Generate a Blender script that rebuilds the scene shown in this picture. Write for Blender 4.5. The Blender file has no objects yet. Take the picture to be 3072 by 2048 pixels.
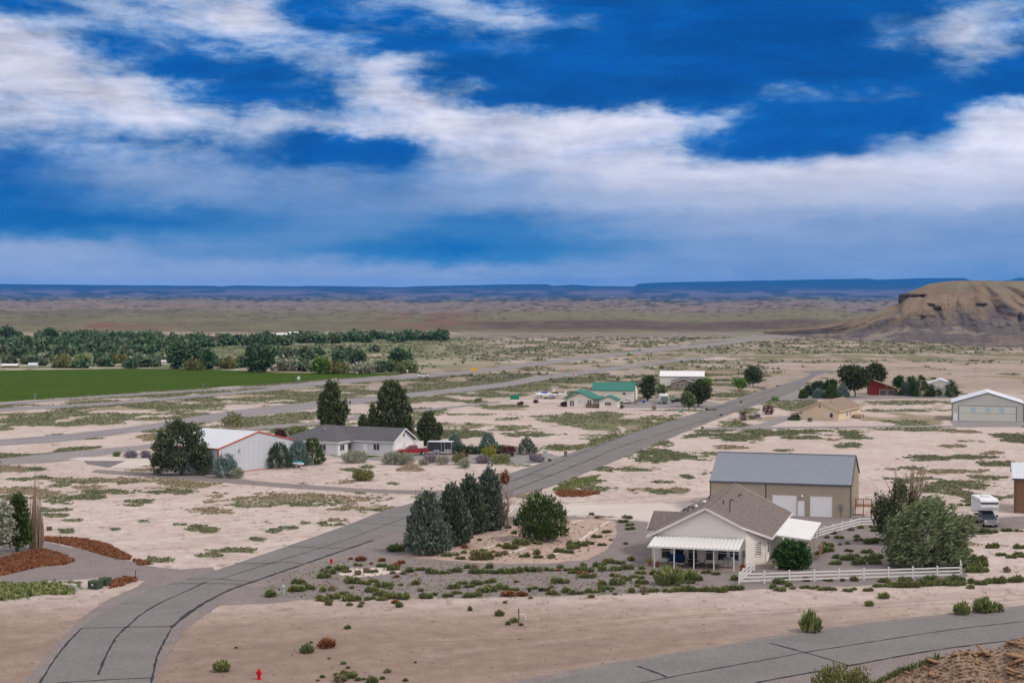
import bpy, bmesh, math, random
import numpy as np
from mathutils import Vector, Matrix

random.seed(7)
rng = np.random.default_rng(7)
S = bpy.context.scene
COL = S.collection

# ------------------------------------------------------------------ camera
FPX, HC, YH = 4750.0, 30.0, 900.0          # focal length in photo pixels, eye height, horizon row
TH = math.atan((1024 - YH) / FPX)
cam_d = bpy.data.cameras.new('camera')
cam_d.lens = 36 * FPX / 3072
cam_d.sensor_width = 36
cam_d.clip_start = 1.0
cam_d.clip_end = 60000
cam = bpy.data.objects.new('camera', cam_d)
cam.location = (0, 0, HC)
cam.rotation_euler = (math.pi / 2 - TH, 0, 0)
COL.objects.link(cam)
S.camera = cam
S.render.engine = 'CYCLES'
S.view_settings.view_transform = 'Standard'
S.view_settings.look = 'None'
S.view_settings.gamma = 1.0
S.view_settings.use_curve_mapping = False
S.view_settings.exposure = 0.0
S.cycles.max_bounces = 5
S.cycles.diffuse_bounces = 2
S.cycles.glossy_bounces = 2
S.cycles.transmission_bounces = 2
S.cycles.volume_bounces = 0
S.cycles.transparent_max_bounces = 6


# ------------------------------------------------------------------ node expressions
class X:
    """A float socket of a node tree with arithmetic."""
    def __init__(s, nt, k): s.nt, s.k = nt, k
    def op(s, o, *a, clamp=False):
        n = s.nt.nodes.new('ShaderNodeMath'); n.operation = o; n.use_clamp = clamp
        for i, v in enumerate((s,) + a):
            if isinstance(v, X): s.nt.links.new(v.k, n.inputs[i])
            else: n.inputs[i].default_value = float(v)
        return X(s.nt, n.outputs[0])
    def __add__(s, b): return s.op('ADD', b)
    __radd__ = __add__
    def __sub__(s, b): return s.op('SUBTRACT', b)
    def __rsub__(s, b): return (s * -1) + b
    def __mul__(s, b): return s.op('MULTIPLY', b)
    __rmul__ = __mul__
    def __truediv__(s, b): return s.op('DIVIDE', b)
    def step(s, a, b):
        n = s.nt.nodes.new('ShaderNodeMapRange'); n.interpolation_type = 'SMOOTHSTEP'
        s.nt.links.new(s.k, n.inputs[0]); n.inputs[1].default_value = a; n.inputs[2].default_value = b
        return X(s.nt, n.outputs[0])


def vec(nt, x, y, z):
    n = nt.nodes.new('ShaderNodeCombineXYZ')
    for i, v in enumerate((x, y, z)):
        if isinstance(v, X): nt.links.new(v.k, n.inputs[i])
        else: n.inputs[i].default_value = v
    return n.outputs[0]


def fnoise(nt, v, scale, detail=5, rough=0.55, dist=0.0):
    n = nt.nodes.new('ShaderNodeTexNoise')
    n.inputs['Scale'].default_value = scale; n.inputs['Detail'].default_value = detail
    n.inputs['Roughness'].default_value = rough; n.inputs['Distortion'].default_value = dist
    nt.links.new(v, n.inputs['Vector'])
    return X(nt, n.outputs['Fac'])


def mixc(nt, fac, a, b, mode='MIX'):
    n = nt.nodes.new('ShaderNodeMix'); n.data_type = 'RGBA'; n.blend_type = mode
    if isinstance(fac, X): nt.links.new(fac.k, n.inputs[0])
    else: n.inputs[0].default_value = fac
    for i, v in ((6, a), (7, b)):
        if isinstance(v, tuple): n.inputs[i].default_value = tuple(v[:3]) + (1,)
        else: nt.links.new(v, n.inputs[i])
    return n.outputs[2]


# ------------------------------------------------------------------ sky (world) and sun
W = bpy.data.worlds.new('World')
S.world = W
W.use_nodes = True
nt = W.node_tree
nt.nodes.clear()
SUN_EL, SUN_AZ = math.radians(48), math.radians(115)       # azimuth clockwise from the view direction (+Y)
tc = nt.nodes.new('ShaderNodeTexCoord')
sep = nt.nodes.new('ShaderNodeSeparateXYZ')
nt.links.new(tc.outputs['Generated'], sep.inputs[0])
dx, dy, dz = (X(nt, sep.outputs[i]) for i in range(3))
az = dx.op('ARCTAN2', dy) * (180 / math.pi)                # degrees right of the view axis
el = dz.op('ARCSINE') * (180 / math.pi)                    # degrees above the horizon
# fibrous warp of the cloud layer
nv = vec(nt, az * 0.06, el * 0.19, 0.0)
w1 = fnoise(nt, nv, 1.3, 4, 0.55) - 0.5
w2 = fnoise(nt, vec(nt, az * 0.06 + 7.3, el * 0.19 + 3.1, 0.5), 1.3, 4, 0.55) - 0.5
w3 = fnoise(nt, vec(nt, az * 0.5, el * 1.3, 1.5), 1.2, 5, 0.6) - 0.5
wa = az + w1 * 3.0 + w3 * 2.0
we = el + w2 * 1.1 + w3 * 0.9


# cloud cover read along rows of sky, one soft ramp over azimuth per row (0 clear storm blue .. 1 white)
SKY_ROWS = [
    [.16, .22, .55, .66, .60, .16, .38, .46, .36, .16, .10, .14, .08, .08, .06, .05, .05],
    [.18, .26, .44, .56, .78, .18, .26, .46, .50, .22, .08, .06, .03, .08, .14, .50, .52],
    [.74, .56, .26, .40, .56, .46, .10, .14, .20, .05, .08, .00, .00, .02, .30, .55, .38],
    [.82, .86, .50, .08, .12, .42, .66, .18, .05, .08, .10, .00, .00, .00, .10, .30, .10],
    [.74, .80, .82, .45, .10, .15, .90, .42, .08, .08, .05, .03, .32, .14, .24, .03, .05],
    [.60, .70, .76, .74, .62, .60, .66, .95, .82, .95, .86, .55, .12, .03, .05, .86, .95],
    [.36, .46, .50, .46, .32, .03, .03, .62, .74, .78, .72, .22, .03, .10, .55, .96, .98],
    [.20, .30, .42, .42, .40, .38, .38, .50, .56, .74, .90, .90, .90, .90, .90, .92, .90],
    [.16, .22, .36, .46, .46, .46, .48, .50, .54, .68, .74, .80, .82, .82, .80, .80, .74],
    [.12, .12, .16, .20, .30, .38, .38, .28, .28, .42, .52, .60, .62, .52, .58, .52, .50],
    [.62, .66, .56, .42, .38, .30, .20, .14, .20, .30, .40, .50, .54, .54, .54, .54, .54],
    [.72, .76, .74, .70, .70, .66, .66, .72, .62, .55, .52, .52, .52, .52, .52, .50, .50],
    [.72] * 17,
]
rowc = (we * (-FPX * math.pi / 180 / 75.0) + YH / 75.0).op('MAXIMUM', 0.0).op('MINIMUM', 12.0)
colc = (wa * (FPX * math.pi / 180 / 3072.0) + 0.5)
cov = None
for i_, r_ in enumerate(SKY_ROWS):
    rp_ = nt.nodes.new('ShaderNodeValToRGB'); rp_.color_ramp.interpolation = 'EASE'
    nt.links.new(colc.k, rp_.inputs[0]); ee = rp_.color_ramp.elements
    ee[0].position = 0.0; ee[0].color = (r_[0],) * 3 + (1,); ee[1].position = 1.0; ee[1].color = (r_[-1],) * 3 + (1,)
    for j_, v_ in enumerate(r_[1:-1]):
        e_ = ee.new((j_ + 1) / 16); e_.color = (v_,) * 3 + (1,)
    wgt = ((rowc - float(i_)).op('ABSOLUTE') * -1 + 1).step(0.0, 1.0)
    t = X(nt, rp_.outputs[0]) * wgt
    cov = t if cov is None else cov + t
n_f = fnoise(nt, vec(nt, az * 0.22 + w1 * 1.4, el * 0.62 + w2 * 1.4, 2.0), 1.4, 8, 0.58)   # puffs
n_s = fnoise(nt, vec(nt, az * 0.10 + w2 * 1.2, el * 0.75 + w1 * 0.8, 5.0), 1.0, 6, 0.6)    # streaks
n_h = fnoise(nt, vec(nt, az * 0.9 + w1 * 3.0, el * 1.9 + w2 * 3.0, 9.0), 1.3, 6, 0.62)    # fine shreds
up = el.step(3.2, 6.2)                                     # high layer is crisp, the low bank is soft
# overhead and behind the frame the same broken cloud goes on
outside = el.step(10.5, 17.0).op('MAXIMUM', az.op('ABSOLUTE').step(18.5, 26.0))
far_cov = fnoise(nt, tc.outputs['Generated'], 2.2, 6, 0.6).step(0.33, 0.66) * 0.85 + 0.12
edge = (cov * (cov * -1 + 1.25)).op('MAXIMUM', 0.0) * 2.1 + 0.28      # shredded where cloud thins out
cov = cov + (n_f - 0.5) * 1.7 * edge * (up * 0.50 + 0.08) + (n_h - 0.5) * edge * up * 0.40 + (n_s - 0.5) * 0.22
crisp = up * 0.50
cov = cov * (crisp * -1 + 1) + cov.step(0.04, 0.84) * 1.0 * crisp
cov = cov.op('MAXIMUM', 0.0)
cov = cov * (outside * -1 + 1) + far_cov * outside
cov = cov.op('MINIMUM', 1.15)
ramp = nt.nodes.new('ShaderNodeValToRGB')
nt.links.new((cov / 1.15).k, ramp.inputs[0])
els = ramp.color_ramp.elements
stops = [(0.0, (0.000, 0.078, 0.350)), (.13, (0.002, 0.100, 0.39)), (.26, (0.050, 0.175, 0.46)), (.37, (0.155, 0.28, 0.54)),
         (.48, (0.27, 0.385, 0.615)), (.61, (0.41, 0.49, 0.69)), (.74, (0.57, 0.605, 0.77)), (.87, (0.74, 0.745, 0.86)), (1.0, (0.88, 0.875, 0.94))]
EXPO = 0.60
stops = [(a_, tuple(v_ / 2 ** EXPO for v_ in c_)) for a_, c_ in stops]
els[0].position, els[0].color = stops[0][0], stops[0][1] + (1,)
els[1].position, els[1].color = stops[-1][0], stops[-1][1] + (1,)
for p_, c_ in stops[1:-1]:
    e_ = els.new(p_); e_.color = c_ + (1,)
low = mixc(nt, (el.step(0.2, 5.0) * -1 + 1) * (cov.step(0.1, 0.55) * -1 + 1), (1, 1, 1), (0.9, 1.50, 1.12))
cloud = mixc(nt, 1.0, ramp.outputs[0], low, 'MULTIPLY')
# thick and thin parts of the cloud deck
n_d = fnoise(nt, vec(nt, az * 0.16 + w2 * 2.5, el * 0.85 + w1 * 2.0, 12.0), 1.3, 7, 0.62)
n_d = (n_d - 0.5) * (up * 0.9 + 0.35) + 1.0
cmb = nt.nodes.new('ShaderNodeCombineColor')
for i_ in range(3): nt.links.new(n_d.k, cmb.inputs[i_])
cloud = mixc(nt, 1.0, cloud, cmb.outputs[0], 'MULTIPLY')
sky = nt.nodes.new('ShaderNodeTexSky')
sky.sky_type = 'NISHITA'; sky.sun_disc = False
sky.sun_elevation = SUN_EL; sky.sun_rotation = SUN_AZ
sky.air_density = 1.0; sky.dust_density = 0.4; sky.ozone_density = 3.0
STR = 0.12
scl = mixc(nt, 1.0, cloud, (1 / STR,) * 3, 'MULTIPLY')
base = mixc(nt, 0.006, scl, sky.outputs[0])
# the lit, whiter overcast above and behind the camera (what lights the land)
base = mixc(nt, outside * 0.72, base, (0.84 / STR, 0.79 / STR, 0.77 / STR))
bg = nt.nodes.new('ShaderNodeBackground'); bg.inputs[1].default_value = STR
nt.links.new(base, bg.inputs[0])
wo = nt.nodes.new('ShaderNodeOutputWorld'); nt.links.new(bg.outputs[0], wo.inputs[0])
W.cycles.sampling_method = 'MANUAL'
W.cycles.sample_map_resolution = 256

sl = bpy.data.lights.new('sun', 'SUN'); sl.energy = 1.5; sl.angle = math.radians(10); sl.color = (1.0, 0.91, 0.80)
so = bpy.data.objects.new('sun', sl); COL.objects.link(so)
sd = Vector((math.sin(SUN_AZ) * math.cos(SUN_EL), math.cos(SUN_AZ) * math.cos(SUN_EL), math.sin(SUN_EL)))
so.rotation_euler = sd.to_track_quat('Z', 'Y').to_euler(); so.location = (60, -60, 120)
S.view_settings.exposure = EXPO


# ------------------------------------------------------------------ basics
cT, sT = math.cos(TH), math.sin(TH)


def G(px, py, z=0.0):
    """point of the level ground (height z) seen at photo pixel px, py"""
    a = (px - 1536) / FPX; b = (1024 - py) / FPX
    ddy = cT + b * sT; ddz = -sT + b * cT
    t = (z - HC) / ddz
    return (a * t, ddy * t)


def proj(x, y, z=0.0):
    z = z - HC
    f = y * cT - z * sT; u = y * sT + z * cT
    return (1536 + FPX * x / f, 1024 - FPX * u / f)


def mpp(py):
    """metres per photo pixel on the ground row py"""
    return G(1536, py)[1] / FPX


def tag(o, label=None, cat=None, group=None, kind=None):
    if label: o['label'] = label
    if cat: o['category'] = cat
    if group: o['group'] = group
    if kind: o['kind'] = kind
    return o


def link(name, me, mat=None, parent=None, loc=None):
    o = bpy.data.objects.new(name, me)
    COL.objects.link(o)
    if mat is not None and len(me.materials) == 0: me.materials.append(mat)
    if parent is not None: o.parent = parent
    if loc is not None: o.location = (loc[0], loc[1], loc[2] if len(loc) > 2 else 0.0)
    return o


def empty(name, loc, azd=0.0):
    o = bpy.data.objects.new(name, None)
    o.empty_display_size = 0.5
    o.location = (loc[0], loc[1], loc[2] if len(loc) > 2 else 0.0)
    o.rotation_euler = (0, 0, -math.radians(azd))
    COL.objects.link(o)
    return o


def npmesh(name, v, f, smooth=False):
    """mesh from arrays: v (n,3), f (m,3|4)"""
    v = np.asarray(v, dtype=np.float32); f = np.asarray(f, dtype=np.int32)
    me = bpy.data.meshes.new(name)
    me.vertices.add(len(v)); me.vertices.foreach_set('co', v.ravel())
    k = f.shape[1]
    me.loops.add(f.size); me.loops.foreach_set('vertex_index', f.ravel())
    me.polygons.add(len(f)); me.polygons.foreach_set('loop_start', np.arange(0, f.size, k, dtype=np.int32))
    me.polygons.foreach_set('loop_total', np.full(len(f), k, dtype=np.int32))
    if smooth: me.polygons.foreach_set('use_smooth', np.ones(len(f), dtype=bool))
    me.update(calc_edges=True)
    return me


def copy_tree(o, parent=None):
    c = o.copy(); COL.objects.link(c)
    if parent is not None: c.parent = parent
    for ch in list(o.children): copy_tree(ch, c)
    return c


class MB:
    """collects simple solids and links them as one mesh object"""
    def __init__(s): s.v, s.f = [], []
    def add(s, vs, fs):
        b = len(s.v); s.v += [tuple(p) for p in vs]; s.f += [tuple(b + i for i in q) for q in fs]; return s
    def box(s, x0, x1, y0, y1, z0, z1):
        return s.add([(x0, y0, z0), (x1, y0, z0), (x1, y1, z0), (x0, y1, z0), (x0, y0, z1), (x1, y0, z1), (x1, y1, z1), (x0, y1, z1)],
                     [(0, 3, 2, 1), (4, 5, 6, 7), (0, 1, 5, 4), (1, 2, 6, 5), (2, 3, 7, 6), (3, 0, 4, 7)])
    def slab(s, q, t):
        """thick quad (or polygon): q corners counter-clockwise seen from outside, t thickness inward"""
        q = [Vector(p) for p in q]
        n = (q[1] - q[0]).cross(q[-1] - q[0]).normalized()
        k = len(q); low_ = [p - n * t for p in q]
        fs = [tuple(range(k)), tuple(reversed(range(k, 2 * k)))]
        for i in range(k): j = (i + 1) % k; fs.append((j, i, i + k, j + k))
        return s.add(q + low_, fs)
    def bar(s, a, b, w, h=None):
        """rectangular bar from a to b"""
        a, b = Vector(a), Vector(b); h = h or w; d = (b - a).normalized()
        up_ = Vector((0, 0, 1)) if abs(d.z) < 0.9 else Vector((1, 0, 0))
        r = d.cross(up_).normalized(); u = r.cross(d)
        c = [(-w / 2, -h / 2), (w / 2, -h / 2), (w / 2, h / 2), (-w / 2, h / 2)]
        vs = [a + r * i + u * j for i, j in c] + [b + r * i + u * j for i, j in c]
        return s.add(vs, [(0, 1, 2, 3), (7, 6, 5, 4), (0, 4, 5, 1), (1, 5, 6, 2), (2, 6, 7, 3), (3, 7, 4, 0)])
    def tube(s, a, b, r0, r1=None, n=8):
        a, b = Vector(a), Vector(b); r1 = r0 if r1 is None else r1; d = (b - a).normalized()
        up_ = Vector((0, 0, 1)) if abs(d.z) < 0.9 else Vector((1, 0, 0))
        r = d.cross(up_).normalized(); u = r.cross(d)
        vs = [a + (r * math.cos(t) + u * math.sin(t)) * r0 for t in [2 * math.pi * i / n for i in range(n)]]
        vs += [b + (r * math.cos(t) + u * math.sin(t)) * r1 for t in [2 * math.pi * i / n for i in range(n)]]
        fs = [(i, i + n, (i + 1) % n + n, (i + 1) % n) for i in range(n)] + [tuple(range(n)), tuple(reversed(range(n, 2 * n)))]
        return s.add(vs, fs)
    def lathe(s, prof, c=(0, 0, 0), n=12):
        vs = []
        for r, z in prof:
            for i in range(n): t = 2 * math.pi * i / n; vs.append((c[0] + r * math.cos(t), c[1] + r * math.sin(t), c[2] + z))
        fs = [(k * n + i, k * n + (i + 1) % n, (k + 1) * n + (i + 1) % n, (k + 1) * n + i) for k in range(len(prof) - 1) for i in range(n)]
        fs += [tuple(reversed(range(n))), tuple(range((len(prof) - 1) * n, len(prof) * n))]
        return s.add(vs, fs)
    def prism(s, poly, axis, a, b):
        """extrude a 2-D outline along 'x','y' or 'z' from a to b"""
        k = len(poly)
        def P3(p, t): return {'x': (t, p[0], p[1]), 'y': (p[0], t, p[1]), 'z': (p[0], p[1], t)}[axis]
        vs = [P3(p, a) for p in poly] + [P3(p, b) for p in poly]
        fs = [tuple(range(k)), tuple(reversed(range(k, 2 * k)))] + [((i + 1) % k, i, i + k, (i + 1) % k + k) for i in range(k)]
        return s.add(vs, fs)
    def mesh(s, name, bevel=0.0, smooth=False):
        me = bpy.data.meshes.new(name); me.from_pydata(s.v, [], s.f)
        bm = bmesh.new(); bm.from_mesh(me)
        bmesh.ops.recalc_face_normals(bm, faces=bm.faces)
        if bevel > 0:
            bmesh.ops.bevel(bm, geom=[e for e in bm.edges], offset=bevel, segments=1, profile=0.5, affect='EDGES', clamp_overlap=True)
        if smooth:
            for f in bm.faces: f.smooth = True
        bm.to_mesh(me); bm.free(); return me
    def build(s, name, mat, parent=None, bevel=0.0, smooth=False, loc=None):
        return link(name, s.mesh(name, bevel, smooth), mat, parent, loc)


# ------------------------------------------------------------------ materials
def material(name, col, col2=None, rough=0.8, scale=1.0, amt=0.5, bump=0.0, bscale=20.0, metal=0.0, spec=0.02, island=False, fine=None, attr=None, coord='Object'):
    m = bpy.data.materials.new(name); m.use_nodes = True
    t = m.node_tree; b = t.nodes['Principled BSDF']
    b.inputs['Roughness'].default_value = rough; b.inputs['Metallic'].default_value = metal
    b.inputs['Specular IOR Level'].default_value = spec
    tcn = t.nodes.new('ShaderNodeTexCoord'); v = tcn.outputs[coord]
    if coord == 'World':
        v = None
    c2 = col2 or tuple(x * 0.82 for x in col)
    f = (fnoise(t, v, scale, 6, 0.6) - 0.5) * 2.2 + 0.5
    if island:
        g = t.nodes.new('ShaderNodeNewGeometry')
        f = f * 0.45 + X(t, g.outputs['Random Per Island']) * 0.75 - 0.1
    f = f.op('MULTIPLY', 1.0, clamp=True)
    if attr:
        a = t.nodes.new('ShaderNodeAttribute'); a.attribute_name = attr
        g1 = fnoise(t, v, scale, 6, 0.65).step(0.25, 0.75) * (2 * amt) + (1 - amt)
        cc = t.nodes.new('ShaderNodeCombineColor')
        for i in range(3): t.links.new(g1.k, cc.inputs[i])
        out = mixc(t, 1.0, a.outputs['Color'], cc.outputs[0], 'MULTIPLY')
    else:
        out = mixc(t, f, col, c2)
    if fine:
        g2 = fnoise(t, v, fine[0], 3, 0.7).step(0.3, 0.7) * (2 * fine[1]) + (1 - fine[1])
        cc = t.nodes.new('ShaderNodeCombineColor')
        for i in range(3): t.links.new(g2.k, cc.inputs[i])
        out = mixc(t, 1.0, out, cc.outputs[0], 'MULTIPLY')
    t.links.new(out, b.inputs['Base Color'])
    if bump > 0:
        bn = t.nodes.new('ShaderNodeBump'); bn.inputs['Strength'].default_value = bump; bn.inputs['Distance'].default_value = 0.1
        t.links.new(fnoise(t, v, bscale, 6, 0.65).k, bn.inputs['Height']); t.links.new(bn.outputs[0], b.inputs['Normal'])
    return m


M = {}
M['white'] = material('white_vinyl', (.64, .63, .63), (.57, .56, .56), .5, .6, spec=.15)
M['white_metal'] = material('white_metal', (.54, .56, .61), (.49, .51, .56), .5, .15, spec=.15)
M['white_paint'] = material('white_paint', (.64, .64, .66), (.55, .55, .57), .6, .8)
M['siding'] = material('beige_siding', (.73, .68, .625), (.68, .63, .58), .65, .7, fine=(9, .05))
M['shingle'] = material('brown_shingle', (.205, .170, .158), (.120, .100, .095), .9, 2.6, fine=(6, .38), bump=.3, bscale=25)
M['grey_shingle'] = material('grey_shingle', (.115, .115, .125), (.075, .075, .085), .9, 2.0, fine=(9, .3))
M['tan_shingle'] = material('tan_shingle', (.27, .205, .165), (.20, .15, .12), .9, 1.2, fine=(5, .25))
M['barn_wall'] = material('tan_steel', (.43, .37, .29), (.395, .34, .265), .5, .25)
M['barn_roof'] = material('grey_steel_roof', (.175, .20, .245), (.15, .172, .21), .42, .2, spec=.5)
M['trim_dark'] = material('charcoal_trim', (.085, .095, .12), None, .5, 1)
M['cream'] = material('cream_wall', (.70, .66, .60), (.62, .58, .52), .7, .3)
M['tan_wall'] = material('tan_stucco', (.62, .50, .37), (.56, .45, .33), .8, .4)
M['pale_wall'] = material('pale_metal_wall', (.56, .56, .51), (.52, .52, .475), .55, .2)
M['green_roof'] = material('green_metal_roof', (.045, .165, .135), (.038, .14, .115), .5, .2)
M['red_wall'] = material('red_barn_board', (.21, .038, .03), (.16, .03, .024), .7, .5)
M['orange_trim'] = material('orange_red_trim', (.46, .10, .065), None, .5, 1)
M['glass'] = material('dark_glass', (.02, .03, .04), None, .12, 1, spec=.8)
M['screen'] = material('grey_screen', (.06, .07, .085), None, .6, 1)
M['asphalt'] = material('old_asphalt', (.178, .167, .166), (.140, .131, .131), .9, .16, fine=(2.2, .11), bump=.25, bscale=9)
M['runway'] = material('pale_asphalt', (.235, .215, .22), (.185, .172, .18), .9, .05, fine=(.6, .08))
M['crack'] = material('tar_seal', (.028, .026, .032), (.045, .042, .045), .6, 2)
M['gravel'] = material('grey_gravel', (.215, .188, .182), (.165, .143, .140), .95, .35, fine=(5.5, .34), bump=.7, bscale=7)
M['gravel_far'] = material('grey_gravel_far', (.235, .215, .215), (.19, .175, .178), .95, .1, fine=(1.0, .12))
M['pink_gravel'] = material('pink_gravel', (.40, .295, .250), (.31, .235, .205), .95, .5, fine=(6, .35), bump=.7, bscale=8)
M['white_stone'] = material('white_stone', (.62, .56, .52), (.40, .33, .30), .9, 2.5, fine=(9, .3), bump=.8, bscale=12)
M['concrete'] = material('pale_concrete', (.47, .42, .39), (.42, .375, .35), .85, .15, fine=(2, .06))
M['patio'] = material('brown_concrete', (.26, .215, .185), None, .85, .8)
M['crop'] = material('green_crop', (.046, .080, .008), (.033, .062, .007), .95, .035, fine=(.5, .18))
M['lawn'] = material('lawn_grass', (.045, .10, .02), (.035, .075, .018), .95, .8)
M['ground'] = material('desert_soil', (1, 1, 1), None, .95, .5, .12, bump=.5, bscale=1.2, fine=(4.5, .10), attr='tint')
M['hills'] = material('far_slopes', (1, 1, 1), None, .95, .02, .16, bump=.9, bscale=.05, fine=(.15, .12), attr='tint')
M['tyre'] = material('tyre_rubber', (.018, .018, .02), None, .8, 3)
M['rim'] = material('wheel_metal', (.45, .46, .48), None, .35, 3, metal=.6)
M['chrome'] = material('chrome', (.55, .56, .58), None, .25, 3, metal=.8)
M['truck_red'] = material('red_car_paint', (.30, .012, .018), None, .25, 1, spec=.6)
M['truck_dark'] = material('charcoal_car_paint', (.045, .052, .075), None, .25, 1, spec=.6)
M['black'] = material('black_plastic', (.018, .018, .02), None, .6, 2)
M['trailer_dark'] = material('charcoal_panel', (.055, .057, .072), None, .5, 1)
M['wood'] = material('weathered_wood', (.19, .13, .09), (.12, .085, .06), .9, 3)
M['wood_red'] = material('red_brown_wood', (.27, .15, .095), (.21, .115, .075), .85, 2)
M['rust'] = material('rusty_steel', (.09, .06, .05), (.055, .04, .035), .9, 8)
M['hydrant'] = material('red_hydrant_paint', (.50, .012, .02), (.42, .012, .018), .4, 5)
M['utility'] = material('utility_green', (.055, .075, .055), None, .6, 3)
M['pedestal'] = material('pale_green_plastic', (.36, .42, .38), None, .6, 3)
M['grey_box'] = material('grey_painted_steel', (.17, .20, .21), None, .5, 3)
M['blue'] = material('blue_fabric', (.02, .045, .14), None, .8, 3)
M['jet_blue'] = material('turquoise_hull', (.02, .33, .40), None, .35, 3)
M['plane_blue'] = material('deep_blue_paint', (.01, .06, .42), None, .4, 3)
M['container'] = material('green_container', (.03, .25, .17), (.025, .2, .14), .6, .5)
M['yellow'] = material('yellow_sign', (.78, .42, .01), None, .5, 3)
M['orange'] = material('orange_plastic', (.75, .16, .02), None, .5, 3)
M['terracotta'] = material('terracotta', (.30, .12, .07), None, .8, 3)
M['lime'] = material('lime_green_paint', (.20, .42, .05), None, .5, 3)
M['light_green_truck'] = material('pale_green_paint', (.18, .32, .12), None, .4, 3)
M['door'] = material('white_door', (.74, .74, .76), (.70, .70, .72), .5, 1)
M['grey_door'] = material('slate_door', (.10, .095, .11), None, .6, 1)
M['rock'] = material('tan_shale', (.42, .265, .165), (.27, .165, .105), .9, 2.5, fine=(16, .25), bump=.5, bscale=12, island=True)
M['mound'] = material('brown_earth', (.33, .245, .185), (.23, .17, .125), .95, 1.1, fine=(18, .35), bump=1.0, bscale=9)
M['bark'] = material('grey_bark', (.115, .095, .08), (.07, .06, .05), .95, 4)
M['dead_wood'] = material('dead_pale_wood', (.33, .245, .185), (.22, .155, .115), .95, 3)
M['straw'] = material('cut_brush', (.36, .27, .20), (.24, .17, .12), .95, 3, island=True)
M['dirt'] = material('dark_gravel', (.17, .15, .155), (.13, .115, .12), .95, .5, fine=(3, .2))
M['basalt'] = material('dark_cliff_rock', (.045, .04, .045), (.09, .07, .06), .95, .06)


def foliage(name, a, b):
    a = tuple(v * 1.45 for v in a); b = tuple(v * 1.55 for v in b)
    M[name] = material(name, a, b, .85, .9, island=True, spec=.05)


foliage('spruce', (.112, .138, .108), (.038, .050, .040))
foliage('spruce_green', (.085, .100, .070), (.030, .040, .028))
foliage('pine', (.060, .090, .024), (.022, .036, .013))
foliage('willow', (.150, .180, .092), (.042, .056, .028))
foliage('willow_dark', (.060, .075, .034), (.024, .030, .016))
foliage('poplar', (.075, .092, .042), (.026, .034, .018))
foliage('elm', (.078, .098, .050), (.028, .038, .022))
foliage('round_bush', (.040, .085, .024), (.014, .032, .012))
foliage('blue_juniper', (.125, .180, .165), (.052, .080, .074))
foliage('green_juniper', (.060, .090, .048), (.022, .036, .020))
foliage('sage', (.235, .245, .185), (.125, .130, .100))
foliage('purple_sage', (.185, .155, .185), (.100, .085, .105))
foliage('olive', (.150, .150, .060), (.070, .072, .030))
foliage('lime_leaf', (.100, .175, .035), (.050, .095, .020))
foliage('yellow_leaf', (.215, .205, .035), (.105, .120, .022))
foliage('red_leaf', (.080, .035, .040), (.038, .018, .022))
foliage('rust_weed', (.205, .088, .046), (.095, .042, .024))
foliage('weed', (.150, .172, .066), (.085, .100, .042))
foliage('weed_dark', (.118, .140, .060), (.064, .080, .038))
foliage('weed_dry', (.215, .190, .115), (.130, .112, .070))
foliage('grass_mat', (.122, .132, .076), (.076, .084, .050))
foliage('dry_mat', (.215, .180, .115), (.125, .105, .070))
foliage('far_tree', (.062, .105, .050), (.028, .050, .030))
foliage('far_tree_pale', (.095, .120, .070), (.05, .066, .042))
foliage('sagebrush', (.125, .130, .088), (.075, .082, .055))


# ------------------------------------------------------------------ numeric noise
_perm = np.random.default_rng(3).random((256, 256))


def vnoise(x, y):
    xi = np.floor(x).astype(int); yi = np.floor(y).astype(int)
    fx = x - xi; fy = y - yi
    fx = fx * fx * (3 - 2 * fx); fy = fy * fy * (3 - 2 * fy)
    a = _perm[xi & 255, yi & 255]; b = _perm[(xi + 1) & 255, yi & 255]
    c = _perm[xi & 255, (yi + 1) & 255]; d = _perm[(xi + 1) & 255, (yi + 1) & 255]
    return (a * (1 - fx) + b * fx) * (1 - fy) + (c * (1 - fx) + d * fx) * fy


def fbm(x, y, o=5, g=0.5):
    s = 0; a = 1.0; t = 0
    for i in range(o):
        s = s + a * vnoise(x * 2 ** i + 17.3 * i, y * 2 ** i + 5.1 * i); t += a; a *= g
    return s / t


def ridge(x, y, o=4):
    s = 0; a = 1.0; t = 0
    for i in range(o):
        s = s + a * (1 - np.abs(2 * vnoise(x * 2 ** i + 9.3 * i, y * 2 ** i + 3.7 * i) - 1)); t += a; a *= 0.5
    return s / t


def sm(x, a, b):
    t = np.clip((x - a) / (b - a), 0, 1); return t * t * (3 - 2 * t)


def Gn(px, py):
    a = (px - 1536) / FPX; b = (1024 - py) / FPX
    t = -HC / (-sT + b * cT)
    return a * t, (cT + b * sT) * t


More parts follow.
